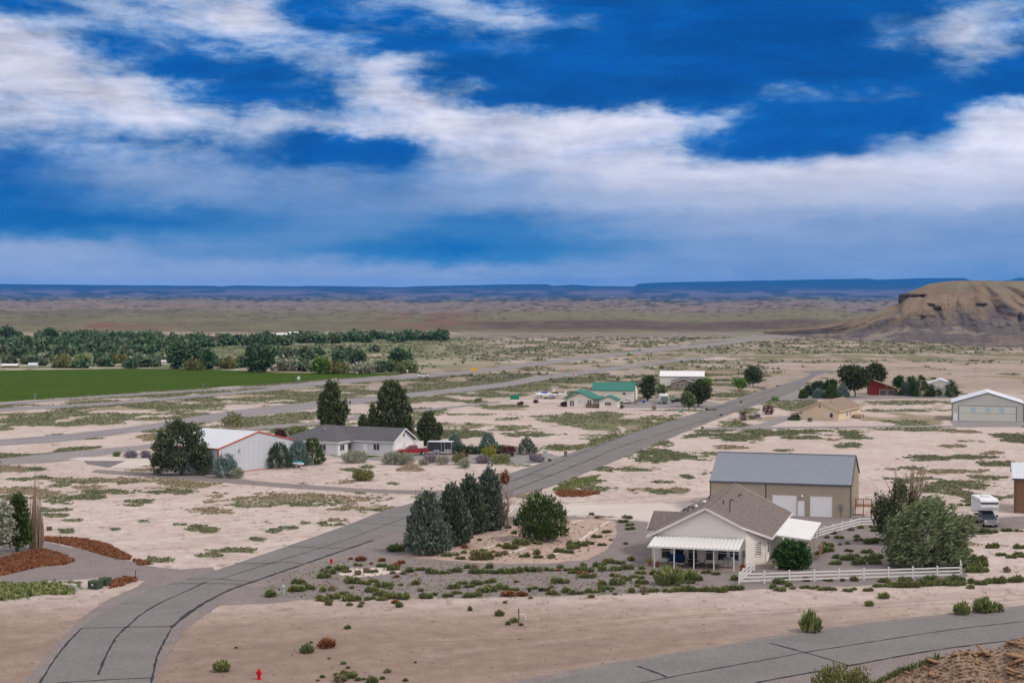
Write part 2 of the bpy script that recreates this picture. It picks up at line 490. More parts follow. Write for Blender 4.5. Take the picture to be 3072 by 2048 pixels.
# plant patches one can see in the photograph: centre, half sizes (photo pixels), kind g(reen) b(rown) m(ixed)
PATCH = [
    (850, 1500, 200, 22, 'm'), (636, 1535, 80, 13, 'b'), (561, 1455, 110, 14, 'b'), (520, 1476, 105, 7, 'g'), (306, 1440, 190, 10, 'm'),
    (313, 1477, 65, 8, 'g'), (197, 1496, 75, 13, 'g'), (153, 1484, 70, 9, 'b'), (170, 1528, 48, 7, 'g'), (163, 1545, 48, 6, 'g'),
    (272, 1462, 50, 6, 'b'), (54, 1474, 90, 14, 'b'), (34, 1491, 50, 12, 'g'), (58, 1437, 35, 5, 'g'), (126, 1433, 24, 5, 'g'),
    (41, 1406, 60, 10, 'b'), (105, 1407, 30, 5, 'g'), (415, 1505, 40, 9, 'g'), (395, 1515, 35, 5, 'g'), (612, 1586, 50, 12, 'g'), (347, 1588, 16, 6, 'g'),
    (200, 1593, 24, 7, 'g'), (215, 1561, 45, 5, 'g'), (425, 1564, 28, 5, 'g'), (537, 1573, 22, 3, 'g'), (1091, 1527, 110, 10, 'm'),
    (1000, 1566, 60, 9, 'm'), (863, 1583, 24, 5, 'g'), (918, 1568, 22, 6, 'g'), (822, 1593, 26, 7, 'g'), (1186, 1450, 27, 4, 'g'),
    (1084, 1479, 15, 4, 'g'), (647, 1667, 60, 7, 'g'), (489, 1680, 45, 8, 'g'), (716, 1650, 70, 8, 'g'), (786, 1620, 45, 8, 'g'),
    (1300, 1490, 70, 6, 'm'), (1060, 1409, 30, 5, 'g'), (1100, 1400, 22, 5, 'g'), (395, 1690, 60, 5, 'g'),
    (1995, 1367, 135, 18, 'g'), (1808, 1405, 40, 9, 'g'), (1723, 1442, 75, 15, 'g'), (1808, 1466, 55, 8, 'g'), (1757, 1478, 50, 6, 'g'),
    (1965, 1471, 95, 9, 'm'), (2063, 1427, 22, 7, 'g'), (1988, 1444, 35, 4, 'g'), (1893, 1405, 70, 8, 'm'), (2073, 1308, 28, 9, 'g'),
    (2131, 1292, 60, 6, 'g'), (1978, 1333, 40, 9, 'g'), (1840, 1311, 80, 11, 'g'), (1706, 1342, 100, 8, 'g'), (1920, 1282, 60, 9, 'b'),
    (1995, 1256, 70, 8, 'g'), (1529, 1284, 65, 8, 'g'), (1587, 1303, 85, 7, 'g'), (1750, 1269, 50, 7, 'g'), (1805, 1240, 55, 5, 'g'),
    (2200, 1420, 90, 6, 'g'), (1600, 1490, 70, 6, 'm'), (2100, 1380, 30, 4, 'g'),
    (2224, 1316, 80, 10, 'g'), (2348, 1297, 120, 8, 'g'), (2472, 1293, 60, 6, 'g'), (2410, 1314, 60, 7, 'g'), (2492, 1318, 45, 5, 'b'),
    (2187, 1341, 50, 7, 'b'), (2544, 1335, 45, 7, 'g'), (2555, 1314, 40, 4, 'g'), (2782, 1374, 80, 9, 'g'), (2852, 1337, 45, 6, 'b'),
    (2926, 1370, 110, 6, 'g'), (2990, 1390, 60, 12, 'g'), (2972, 1359, 45, 5, 'b'), (2720, 1405, 55, 6, 'g'), (2720, 1438, 75, 7, 'g'),
    (2885, 1455, 90, 14, 'g'), (2864, 1415, 110, 8, 'b'), (2968, 1432, 65, 7, 'g'), (2364, 1351, 40, 4, 'g'), (3042, 1314, 50, 12, 'g'),
    (2782, 1289, 65, 4, 'g'), (2830, 1475, 50, 8, 'g'), (2940, 1592, 55, 9, 'g'), (3020, 1590, 20, 5, 'g'), (2330, 1200, 90, 4, 'g'), (2720, 1208, 130, 6, 'g'), (2700, 1232, 160, 4, 'g'),
    (2240, 1232, 50, 8, 'g'), (2020, 1160, 40, 5, 'g'), (1470, 1220, 50, 6, 'g'), (1440, 1205, 30, 5, 'g'), (110, 1760, 130, 16, 'g'), (30, 1790, 60, 10, 'g'),
]
# plant cover by ground row: (row, cover of green, cover of dry grass)
ROWS = [(1000, .55, .2), (1040, .70, .2), (1075, .62, .2), (1105, .52, .26), (1130, .62, .30), (1160, .62, .30), (1200, .52, .26), (1260, .42, .24), (1330, .24, .14),
        (1420, .13, .08), (1560, .13, .08), (1640, .10, .06), (1700, -.2, -.2), (1760, -.6, -.6), (2100, -.6, -.6)]
_rp = np.array([r[0] for r in ROWS], float)


def cover(px, py):
    """green and dry plant cover (0..1) at photo pixels on the ground"""
    x, y = Gn(px, py)
    n1 = fbm(x / 11 + 3, y / 16 + 8, 5); n2 = fbm(x / 13 + 40, y / 20 + 21, 5)
    gcov = np.interp(py, _rp, [r[1] for r in ROWS]); dcov = np.interp(py, _rp, [r[2] for r in ROWS])
    # green infield of the airstrip; bare margins right beside the pavements are left by the road sheets
    left = sm(1500 - px, 0, 500)
    gcov = gcov + left * ((py > 1165) & (py < 1260)) * 0.10
    gcov = np.where((px > 2450) & (py > 1110) & (py < 1230), gcov * 0.45, gcov)
    gcov = np.where((px > 2300) & (py > 1090) & (py < 1180), gcov * 0.5, gcov)
    th = 0.5 + (0.5 - gcov) * 0.52
    soft_ = np.interp(py, [1000, 1250, 1400], [.10, .085, .05])
    g = sm(n1, th, th + soft_)
    th2 = 0.5 + (0.5 - dcov) * 0.52
    d = sm(n2, th2, th2 + 0.05)
    wx = (fbm(x / 3.0, y / 3.5, 4) - 0.5)
    w2 = (fbm(x / 1.1 + 9, y / 1.3, 3) - 0.5)
    for cx, cy, rx, ry, k in PATCH:
        sel = (np.abs(px - cx) < rx * 1.5) & (np.abs(py - cy) < ry * 1.6)
        if not sel.any(): continue
        q = ((px[sel] - cx) / rx) ** 2 + ((py[sel] - cy) / ry) ** 2
        e = 1 - sm(q + wx[sel] * 3.2 + w2[sel] * 1.6, 0.72, 1.0)
        if k == 'g': g[sel] = np.maximum(g[sel], e)
        elif k == 'b': d[sel] = np.maximum(d[sel], e); g[sel] *= (1 - e * 0.7)
        else:
            t = sm((py[sel] - cy) / ry + wx[sel] * 2, -0.1, 0.5)
            g[sel] = np.maximum(g[sel] * (1 - e), e * t); d[sel] = np.maximum(d[sel], e * (1 - t))
    return g, d


# ------------------------------------------------------------------ the ground, one sheet out to the first benches
def grid_faces(nr, nc):
    i = np.arange(nr - 1)[:, None] * nc + np.arange(nc - 1)[None, :]
    return np.stack([i, i + 1, i + nc + 1, i + nc], -1).reshape(-1, 4)


def set_tint(me, c):
    a = me.color_attributes.new('tint', 'FLOAT_COLOR', 'POINT')
    rgba = np.ones((len(c), 4), np.float32); rgba[:, :3] = c
    a.data.foreach_set('color', rgba.ravel())


def lerp3(a, b, t): return a + (np.asarray(b) - a) * t[..., None]


rows = np.concatenate([np.arange(996, 1180, 1.6), np.arange(1180, 1400, 2.2), np.arange(1400, 1700, 3.0), np.arange(1700, 2100, 5.0), np.array([2150, 2400, 3000, 5000, 12000.])])
cols = np.concatenate([np.arange(-700, -20, 24.), np.arange(-20, 3100, 4.2), np.arange(3100, 3900, 24.)])
PX, PY = np.meshgrid(cols, rows)
gx, gy = Gn(PX, PY)
g, d = cover(PX, PY)
big = fbm(gx / 60, gy / 90, 4); med = fbm(gx / 8 + 5, gy / 8, 5)
c = np.zeros(PX.shape + (3,)); c[:] = (.412, .346, .318)
c = lerp3(c, (.37, .298, .264), sm(med, .42, .62) * .6)
c = lerp3(c, (.28, .208, .170), sm(PY, 1790, 1900) * sm(big, .3, .6) * .75)             # browner cut slope in front
c = lerp3(c, (.215, .160, .133), sm(PY, 1700, 1950) * .93)  # cloud shadow and vignette painted into the soil colour, deepening towards the front
c = lerp3(c, (.235, .195, .160), sm(1250 - PY, 0, 100) * (.35 + .65 * sm(fbm(gx / 90, gy / 40, 5), .35, .6)) * .85)
c = lerp3(c, (.27, .215, .180), sm(PX, 2200, 2500) * sm(1190 - PY, 0, 30) * .6)
ca_, sa_ = math.cos(.5), math.sin(.5)
stk = fbm((gx * ca_ + gy * sa_) / 22, (gy * ca_ - gx * sa_) / 1.6, 5); fn_ = fbm(gx / 1.3, gy / 1.6, 4)
c = c * (1 + (stk - .5) * .34 * sm(PY, 1330, 1500) + (fn_ - .5) * .22)[..., None]
spk = sm(fbm(gx / .9 + 31, gy / 1.3 + 7, 3), .69, .76) * sm(PY, 1300, 1400)
c = lerp3(c, (.20, .15, .12), spk * .6)
gr = fbm(gx / 5 + 70, gy / 6, 4)
gcol = np.zeros_like(c); gcol[:] = (.110, .122, .058)
gcol = lerp3(gcol, (.140, .135, .078), sm(gr, .4, .65))
gcol = lerp3(gcol, (.150, .138, .088), sm(1240 - PY, 0, 80) * .75)
dcol = np.zeros_like(c); dcol[:] = (.235, .190, .130); dcol = lerp3(dcol, (.17, .145, .09), sm(gr, .4, .6))
c = c + (dcol - c) * (d * .85)[..., None]
c = c + (gcol - c) * (g * .92)[..., None]
# river flats on the left far side: meadow strips between the woods
mead = sm(1500 - PX, -150, 400) * sm(1108 - PY, 0, 8) * sm(PY, 1005, 1015)
c = lerp3(c, (.105, .130, .058), mead * .85 * sm(fbm(gx / 70, gy / 30, 4), .25, .4))
c = lerp3(c, (.34, .30, .25), mead * sm(PY, 1050, 1090) * sm(fbm(gx / 25 + 9, gy / 25, 4), .5, .62) * .8)
c = lerp3(c, (.165, .145, .125), sm(1022 - PY, 0, 18) * sm(PX, 1300, 1500) * .8)
gz = np.zeros_like(gx)
# low wind-blown berms left of the long road
berm = np.exp(-(((PX - 1800 + (PY - 1290) * 2.2) / 230) ** 2) - ((PY - 1290) / 26) ** 2)
gz += berm * (fbm(gx / 4, gy / 5, 3) - .35).clip(0) * .8
gz = np.where(PX < 1842 + (1313 - PY) * 3.35 - 45, gz, 0)
gz = np.where(np.minimum(abs(PY - (1428 - (PX - 1502) * .322)), 999) < 14, 0, gz)
gm = npmesh('ground', np.stack([gx, gy, gz], -1).reshape(-1, 3), grid_faces(*PX.shape))
set_tint(gm, c.reshape(-1, 3))
tag(link('ground', gm, M['ground']), kind='structure')

# ------------------------------------------------------------------ far benches, badlands and mesas
TOP = [(-1500, 850), (0, 852), (340, 855), (476, 856), (640, 857), (663, 859), (714, 856), (896, 859), (920, 857), (1141, 860), (1195, 861), (1260, 858),
       (1532, 853), (1643, 852), (1656, 857), (1721, 854), (1750, 856), (1772, 858), (1902, 859), (1915, 851), (1976, 847), (2300, 841), (2561, 836), (2605, 835),
       (2629, 839), (2782, 834), (2894, 834), (2911, 841), (3010, 842), (3034, 839), (3058, 832), (3120, 836), (4600, 838)]
fcols = np.concatenate([np.arange(-1200, -20, 26.), np.arange(-20, 3100, 5.0), np.arange(3100, 4300, 26.)])
ptop = np.interp(fcols, [t[0] for t in TOP], [t[1] for t in TOP])
ptop = ptop + (fbm(fcols / 40, fcols * 0, 3) - .5) * 1.2
NR = 150
tt = np.linspace(0, 1, NR)[:, None]
FPY = 1000 + (ptop[None, :] - 1000) * tt
FPX_ = np.repeat(fcols[None, :], NR, 0)
KD = [(1000, 1425), (990, 1600), (982, 1700), (965, 1820), (958, 2050), (940, 3000), (932, 3300), (920, 3500), (905, 6000), (896, 14000), (886, 21000), (872, 27000), (858, 31500), (830, 36000)]
KD[7:8] = [(920, 3600)]
kp = np.array([k[0] for k in KD][::-1], float); kd = np.array([k[1] for k in KD][::-1], float)
wob = (fbm(FPX_ / 260, FPY * 0 + 3, 3) - .5)
pp = FPY + wob * 26 * np.sin(np.pi * np.clip((1000 - FPY) / 130, 0, 1))
FD = np.interp(pp, kp, kd)
rd = ridge(FPX_ / 46, FPY / 30, 5)
rough_b = np.interp(FPY, [850, 870, 895, 905, 930, 938, 960, 970, 990, 1000], [.035, .05, .02, .03, .03, .006, .006, .03, .02, 0])
FD = FD * (1 + (rd - .5) * rough_b)
FD = np.maximum.accumulate(FD, axis=0)
ang = (FPX_ - 1536) / FPX
dyv = cT + (1024 - FPY) / FPX * sT; dzv = -sT + (1024 - FPY) / FPX * cT
t_ = FD / dyv
fx_, fy_, fz_ = ang * t_, FD, HC + dzv * t_
xs = np.concatenate([fx_, fx_[-1:] * 1.08, fx_[-1:] * 1.15]); ys = np.concatenate([fy_, fy_[-1:] * 1.08, fy_[-1:] * 1.15]); zs = np.concatenate([fz_, fz_[-1:] - 6, fz_[-1:] * 0 - 20])
zs[0] = 0
n3 = fbm(FPX_ / 60 + 4, FPY / 7, 5); n4 = fbm(FPX_ / 14 + 9, FPY / 3.0, 5); n5 = fbm(FPX_ / 130, FPY / 12 + 8, 4)
band = lambda a, b, e=4: sm(pp, a - e, a + e) * (1 - sm(pp, b - e, b + e))
fc = np.zeros(FPX_.shape + (3,)); fc[:] = (.18, .165, .115)
rightw = sm(FPX_, 1250, 1500)
fc = lerp3(fc, (.215, .200, .125), sm(n5, .4, .6) * .8)
fc = lerp3(fc, (.135, .100, .100), band(962, 988) * rightw * .95 * (.5 + .5 * sm(n3, .3, .5)))
fc = lerp3(fc, (.225, .205, .130), band(936, 958) * rightw)
red = band(972, 992) * np.exp(-((FPX_ - 330) / 170) ** 2) + band(925, 985, 10) * np.exp(-((FPX_ - 1290) / 130) ** 2)
fc = lerp3(fc, (.225, .135, .105), np.clip(red, 0, 1) * sm(n3, .3, .5))
bl = band(903, 933, 5)
fc = lerp3(fc, (.255, .205, .200), bl * .85)
fc = lerp3(fc, (.060, .055, .060), bl * sm(n4 * .6 + fbm(FPX_ / 45 + 2, FPY / 6, 5) * .4, .50, .62) * .65 * (0.35 + 0.65 * rightw))
fc = lerp3(fc, (.30, .235, .19), bl * sm(n3, .58, .66) * .5)
fr = band(884, 903, 3)
fc = lerp3(fc, (.050, .058, .055), fr * sm(n4, .36, .50))
fc = lerp3(fc, (.20, .16, .14), fr * sm(n3, .55, .62) * .6)
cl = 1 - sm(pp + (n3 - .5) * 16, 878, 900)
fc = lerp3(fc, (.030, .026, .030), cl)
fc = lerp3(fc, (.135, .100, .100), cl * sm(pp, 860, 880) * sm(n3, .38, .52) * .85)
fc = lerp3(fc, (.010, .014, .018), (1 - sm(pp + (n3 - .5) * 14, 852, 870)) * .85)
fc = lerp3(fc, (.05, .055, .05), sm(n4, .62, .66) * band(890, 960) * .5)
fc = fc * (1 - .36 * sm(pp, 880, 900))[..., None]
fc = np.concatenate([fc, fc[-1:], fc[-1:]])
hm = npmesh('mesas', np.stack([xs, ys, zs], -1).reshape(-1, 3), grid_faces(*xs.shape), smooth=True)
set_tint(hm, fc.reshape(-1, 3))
tag(link('mesas', hm, M['hills']), kind='structure')

# ------------------------------------------------------------------ the eroded hill on the right
CR = [(2290, 996), (2400, 984), (2500, 968), (2595, 946), (2612, 939), (2660, 924), (2697, 910), (2703, 903), (2710, 890), (2731, 874), (2782, 853), (2816, 847), (2850, 844), (2908, 842), (3072, 843), (3300, 838), (3600, 846), (4200, 870)]
hc = np.concatenate([np.arange(2290, 3100, 3.0), np.arange(3100, 4200, 14.)])
pc = np.interp(hc, [t[0] for t in CR], [t[1] for t in CR]) + (fbm(hc / 30, hc * 0, 3) - .5) * 2.5
pb = np.interp(hc, [2290, 2450, 2600, 3072, 4200], [1001, 1012, 1024, 1037, 1050])
NH = 130
th_ = np.linspace(0, 1, NH)[:, None]
HPY = pb + (pc - pb) * th_ ** 0.95
HPX = np.repeat(hc[None, :], NH, 0)
D0 = HC * FPX / (pb - YH)
dep = np.interp(hc, [2290, 2500, 2800, 4200], [40, 120, 300, 330])
tn = (HPY - pc) / (pb - pc + 1e-6)                 # 1 foot, 0 crest
rad_ = (HPX - 2860) / (.30 + tn * .85)
sp = ridge(rad_ / 210 + 2.3 + fbm(HPX / 90, HPY / 40, 3) * .5, HPY / 260, 4)
fine_r = ridge(rad_ / 62 + fbm(HPX / 40, HPY / 20, 3) * .8, HPY / 60 + 3, 4)
HD = D0 + dep * (1 - tn) ** 1.0 + ((sp - .55) * 85 * dep / 300 + (fine_r - .5) * 42 * sm(tn, .15, .5)) * np.sin(np.pi * np.clip(tn, 0, 1)) ** 1.1
HD = np.maximum.accumulate(np.maximum(HD, D0 - 40), axis=0)
ang = (HPX - 1536) / FPX
dyv = cT + (1024 - HPY) / FPX * sT; dzv = -sT + (1024 - HPY) / FPX * cT
t_ = HD / dyv
hx, hy, hz = ang * t_, HD, HC + dzv * t_
hz[0] = -1.0
hx = np.concatenate([hx, hx[-1:] * 1.05, hx[-1:] * 1.3]); hy = np.concatenate([hy, hy[-1:] + 60, hy[-1:] + 400]); hz = np.concatenate([hz, hz[-1:] - 1.5, hz[-1:] * 0 - 5])
n6 = fbm(HPX / 60, HPY / 22, 5); n7 = fbm(HPX / 9 + 3, HPY / 7, 4)
k = np.zeros(HPX.shape + (3,)); k[:] = (.130, .105, .100)
k = lerp3(k, (.215, .155, .105), sm(1 - tn + (sp - .5) * .8 + (n6 - .5) * .9, .40, .66))
k = lerp3(k, (.190, .170, .120), sm(1 - tn, .72, .95) * sm(n6, .4, .55) * .8)
k = lerp3(k, (.105, .09, .095), sm(tn, .35, .6) * sm(n6 * .5 + fine_r * .5, .48, .62) * .7)
k = lerp3(k, (.29, .235, .18), sm(tn, .55, .8) * sm(n6, .55, .62) * .6)
k = lerp3(k, (.19, .165, .115), sm(n7, .62, .7) * .35)
k = k * .80 * np.array([.97, 1.0, 1.07])
k = np.concatenate([k, k[-1:], k[-1:]])
him = npmesh('hill', np.stack([hx, hy, hz], -1).reshape(-1, 3), grid_faces(*hx.shape), smooth=True)
set_tint(him, k.reshape(-1, 3))
tag(link('hill', him, M['hills']), kind='structure')


# darker low ridge in front of the hill at the right edge
rc = np.arange(2850, 4200, 6.0); rpc = np.interp(rc, [2850, 2930, 3010, 3072, 3300, 4200], [1036, 1012, 984, 962, 935, 950]) + (fbm(rc / 25, rc * 0 + 4, 3) - .5) * 5
rt = np.linspace(0, 1, 50)[:, None]; rb_ = 1041.0; RPY = rb_ + (rpc - rb_) * rt; RPX = np.repeat(rc[None, :], 50, 0)
RDp = HC * FPX / (rb_ - YH) + rt * 70 + (ridge(RPX / 40, RPY / 60, 4) - .5) * 26 * np.sin(np.pi * rt); RDp = np.maximum.accumulate(RDp, 0)
t_ = RDp / (cT + (1024 - RPY) / FPX * sT); rx_, ry_, rz_ = (RPX - 1536) / FPX * t_, RDp, HC + (-sT + (1024 - RPY) / FPX * cT) * t_; rz_[0] = -1
rx_ = np.concatenate([rx_, rx_[-1:]]); ry_ = np.concatenate([ry_, ry_[-1:] + 90]); rz_ = np.concatenate([rz_, rz_[-1:] * 0 - 1])
rk = np.zeros(RPX.shape + (3,)); rk[:] = (.100, .085, .085); rk = lerp3(rk, (.16, .13, .105), sm(fbm(RPX / 50, RPY / 10, 4), .5, .6) * .7); rk = np.concatenate([rk, rk[-1:]])
rm_ = npmesh('ridge', np.stack([rx_, ry_, rz_], -1).reshape(-1, 3), grid_faces(*rx_.shape), smooth=True); set_tint(rm_, rk.reshape(-1, 3))
tag(link('low_hill', rm_, M['hills']), kind='structure')


def hill_point(px, py):
    j = int(np.argmin(abs(hc - px))); i = int(np.argmin(abs(HPY[:, j] - py)))
    return hx[i, j], hy[i, j], hz[i, j]


for cx, cy, w, h in [(2716, 891, 26, 22), (2737, 886, 24, 14), (2762, 884, 18, 5), (2792, 915, 14, 12), (2806, 925, 14, 16), (2944, 912, 18, 8), (2768, 948, 10, 8), (2706, 903, 10, 18)]:
    x, y, z = hill_point(cx, cy); m_ = y / FPX
    mb = MB(); n = max(3, w // 6)
    for i in range(n):
        a = (i / n - .5) * w * m_; b = a + w / n * m_ * 1.15; hh = h * m_ * random.uniform(.6, 1.1) / 2
        o_ = random.uniform(-4, 0)
        mb.box(x + a, x + b, y - 8 + o_, y + 9, z - hh, z + hh)
    tag(mb.build('cliff_outcrop', M['basalt'], bevel=1.0), kind='structure')


# ------------------------------------------------------------------ flat sheets: roads, gravel, fields
def spline(pts, n=8):
    out = []
    P_ = [Vector((p[0], p[1], 0)) for p in pts]
    P_ = [P_[0] * 2 - P_[1]] + P_ + [P_[-1] * 2 - P_[-2]]
    for i in range(1, len(P_) - 2):
        a, b, c_, d_ = P_[i - 1:i + 3]
        for k_ in range(n):
            t = k_ / n
            q = 0.5 * ((2 * b) + (c_ - a) * t + (2 * a - 5 * b + 4 * c_ - d_) * t * t + (3 * b - a - 3 * c_ + d_) * t ** 3)
            out.append((q.x, q.y))
    out.append((P_[-2].x, P_[-2].y)); return out


def resample(pts, n):
    d_ = [0]
    for a, b in zip(pts, pts[1:]): d_.append(d_[-1] + math.dist(a, b))
    return [(float(np.interp(s, d_, [p[0] for p in pts])), float(np.interp(s, d_, [p[1] for p in pts]))) for s in np.linspace(0, d_[-1], n)]


EXC = []


def strip(name, left, right, z, mat, n=120, rough_=0.12, kind='structure', smoothed=True, parent=None):
    """a band between two edges given as photo pixels on the ground"""
    f = (lambda e: spline([G(*p) for p in e])) if smoothed else (lambda e: [G(*p) for p in e])
    L_, R_ = resample(f(left), n), resample(f(right), n)
    EXC.append(np.array(L_ + R_[::-1]))
    v = []
    for i, (a, b) in enumerate(zip(L_, R_)):
        ja = (vn(a) - .5) * rough_ * 2; jb = (vn(b) - .5) * rough_ * 2
        dx_, dy_ = b[0] - a[0], b[1] - a[1]; q = math.hypot(dx_, dy_) or 1
        v.append((a[0] + dx_ / q * ja, a[1] + dy_ / q * ja, z)); v.append((b[0] + dx_ / q * jb, b[1] + dy_ / q * jb, z))
    f_ = [(2 * i, 2 * i + 1, 2 * i + 3, 2 * i + 2) for i in range(n - 1)]
    me = bpy.data.meshes.new(name); me.from_pydata(v, [], f_); me.update()
    bm = bmesh.new(); bm.from_mesh(me); bmesh.ops.recalc_face_normals(bm, faces=bm.faces)
    if sum(q.normal.z for q in bm.faces) < 0: bmesh.ops.reverse_faces(bm, faces=bm.faces)
    bm.to_mesh(me); bm.free()
    o = link(name, me, mat, parent)
    if parent is None: tag(o, kind=kind)
    return o


def vn(p): return float(fbm(np.array([p[0] * 1.3]), np.array([p[1] * 1.3]), 3)[0])


def sheet(name, pts, z, mat, wob_=0.25, seg=1.0, kind='structure', parent=None):
    P_ = [G(*p) for p in pts]; ring = []
    for a, b in zip(P_, P_[1:] + P_[:1]):
        n = max(1, int(math.dist(a, b) / seg)); n = min(n, 60)
        for i in range(n):
            t = i / n; x = a[0] + (b[0] - a[0]) * t; y = a[1] + (b[1] - a[1]) * t
            ring.append((x + (vn((x, y)) - .5) * 2 * wob_, y + (vn((y + 50, x)) - .5) * 2 * wob_ * 1.6, z))
    EXC.append(np.array([p[:2] for p in ring]))
    me = bpy.data.meshes.new(name); bm = bmesh.new()
    vs = [bm.verts.new(p) for p in ring]; es = [bm.edges.new((vs[i], vs[(i + 1) % len(vs)])) for i in range(len(vs))]
    bmesh.ops.triangle_fill(bm, use_beauty=True, use_dissolve=False, edges=es)
    for f in bm.faces:
        if f.normal.z < 0: f.normal_flip()
    bm.to_mesh(me); bm.free()
    o = link(name, me, mat, parent)
    if parent is None: tag(o, kind=kind)
    return o


def ribbon(name, pts, w, z, mat, parent=None, wig=0.08, kind=None):
    """a thin flat line (sealed crack) through photo pixels"""
    P_ = [G(*p) for p in pts]; P_ = spline(P_, 6) if len(P_) > 2 else P_
    ln = sum(math.dist(a, b) for a, b in zip(P_, P_[1:])); n = int(min(160, max(6, ln / .8)))
    P_ = resample(P_, n); v = []
    for i, p in enumerate(P_):
        a = P_[max(0, i - 1)]; b = P_[min(n - 1, i + 1)]; dx_, dy_ = b[0] - a[0], b[1] - a[1]; q = math.hypot(dx_, dy_) or 1
        nx, ny = -dy_ / q, dx_ / q; j = (vn((p[0] * 1.5, p[1] * 1.5)) - .5) * 2 * wig; ww = w * random.uniform(.55, 1.35) / 2
        v += [(p[0] + nx * (j + ww), p[1] + ny * (j + ww), z), (p[0] + nx * (j - ww), p[1] + ny * (j - ww), z)]
    me = bpy.data.meshes.new(name); me.from_pydata(v, [], [(2 * i, 2 * i + 1, 2 * i + 3, 2 * i + 2) for i in range(n - 1)]); me.update()
    o = link(name, me, mat, parent)
    if kind: tag(o, kind=kind)
    return o


sheet('crop_field', [(-600, 1135), (-20, 1111), (400, 1105), (650, 1109), (830, 1118), (1090, 1120), (1225, 1118), (1190, 1124), (1000, 1135), (800, 1152), (540, 1168), (272, 1186), (0, 1206), (-600, 1262)], .02, M['crop'], .5, 6)
strip('frontage_road', [(-600, 1252), (0, 1209), (272, 1189), (540, 1172), (800, 1157), (935, 1148)], [(-600, 1262), (0, 1216), (272, 1195), (540, 1178), (800, 1162), (935, 1152)], .03, M['runway'], 80, .3)
strip('highway', [(-600, 1276), (0, 1225), (340, 1205), (800, 1165), (938, 1145), (1210, 1125), (1400, 1112), (1638, 1083), (1808, 1063), (1978, 1046), (2114, 1031), (2265, 1013), (2410, 1003)],
      [(-600, 1290), (0, 1235), (340, 1214), (800, 1174), (938, 1158), (1210, 1138), (1400, 1122), (1638, 1094), (1876, 1064), (2080, 1044), (2200, 1030), (2310, 1015), (2420, 1004)], .04, M['runway'], 160, .3)
strip('side_track', [(1880, 1049), (1960, 1044), (2060, 1031), (2150, 1020), (2260, 1006)], [(1880, 1051), (1960, 1047), (2060, 1034), (2150, 1022), (2260, 1008)], .03, M['gravel_far'], 50, .3)
strip('runway', [(-600, 1366), (0, 1318), (204, 1301), (442, 1273), (700, 1231), (938, 1205), (1230, 1178), (1500, 1148), (1604, 1130), (1842, 1100), (1978, 1083), (2080, 1072)],
      [(-600, 1390), (0, 1337), (204, 1323), (476, 1286), (700, 1256), (938, 1227), (1230, 1193), (1500, 1163), (1638, 1140), (1876, 1106), (2012, 1087), (2150, 1071)], .03, M['runway'], 160, .35)
strip('taxi_track', [(-400, 1425), (44, 1371), (250, 1350), (449, 1332), (650, 1300), (768, 1279), (972, 1263), (1100, 1242), (1300, 1224), (1500, 1203)],
      [(-400, 1450), (0, 1397), (170, 1386), (306, 1366), (449, 1345), (650, 1314), (768, 1291), (972, 1272), (1100, 1251), (1300, 1231), (1500, 1208)], .02, M['gravel_far'], 120, .5)
strip('gravel_lane', [(289, 1408), (459, 1418), (629, 1428), (800, 1445), (904, 1453), (1108, 1466), (1312, 1471), (1440, 1473)], [(270, 1416), (459, 1432), (629, 1444), (800, 1458), (904, 1466), (1108, 1477), (1312, 1485), (1440, 1492)], .02, M['gravel'], 90, .3)
sheet('concrete_slab', [(204, 1377), (238, 1371), (470, 1371), (470, 1392), (401, 1404), (323, 1404), (378, 1382), (248, 1382)], .03, M['concrete'], .05)
sheet('gravel_bed', [(380, 1382), (252, 1382), (262, 1392), (330, 1402)], .022, M['dirt'], .3)
sheet('gravel_yard', [(1010, 1352), (1130, 1352), (1250, 1350), (1400, 1358), (1560, 1360), (1650, 1360), (1690, 1372), (1640, 1387), (1560, 1392), (1400, 1388), (1200, 1380), (1090, 1380), (1000, 1370)], .02, M['gravel_far'], .5)
sheet('lawn', [(1085, 1357), (1145, 1354), (1150, 1366), (1100, 1374)], .026, M['lawn'], .1)
sheet('track', [(2110, 1283), (2400, 1279), (2800, 1276), (3300, 1272), (3300, 1278), (2800, 1282), (2400, 1285), (2110, 1289)], .02, M['gravel_far'], .4, 3)
sheet('driveway', [(2232, 1281), (2290, 1268), (2331, 1252), (2406, 1240), (2406, 1252), (2360, 1262), (2325, 1274), (2300, 1283)], .024, M['gravel_far'], .3)
sheet('hangar_apron', [(2850, 1261), (3300, 1258), (3300, 1272), (2860, 1277)], .024, M['gravel_far'], .3)
sheet('gravel_path', [(2331, 1194), (2450, 1190), (2700, 1185), (2900, 1189), (2900, 1194), (2700, 1195), (2500, 1198), (2340, 1202)], .02, M['gravel_far'], .4, 3)
sheet('gravel_lot', [(2290, 1194), (2330, 1176), (2370, 1166), (2402, 1170), (2395, 1196), (2331, 1200)], .022, M['gravel_far'], .3)
sheet('hangar_lot', [(1866, 1222), (1880, 1206), (1935, 1196), (2040, 1190), (2150, 1208), (2200, 1216), (2150, 1226), (1900, 1226)], .02, M['gravel_far'], .4, 3)
sheet('concrete_path', [(1866, 1224), (2150, 1227), (2150, 1230), (1866, 1228)], .03, M['concrete'], .1, 3)
sheet('dirt_path', [(1530, 1199), (1700, 1201), (1700, 1205), (1530, 1203)], .02, M['concrete'], .1, 3)
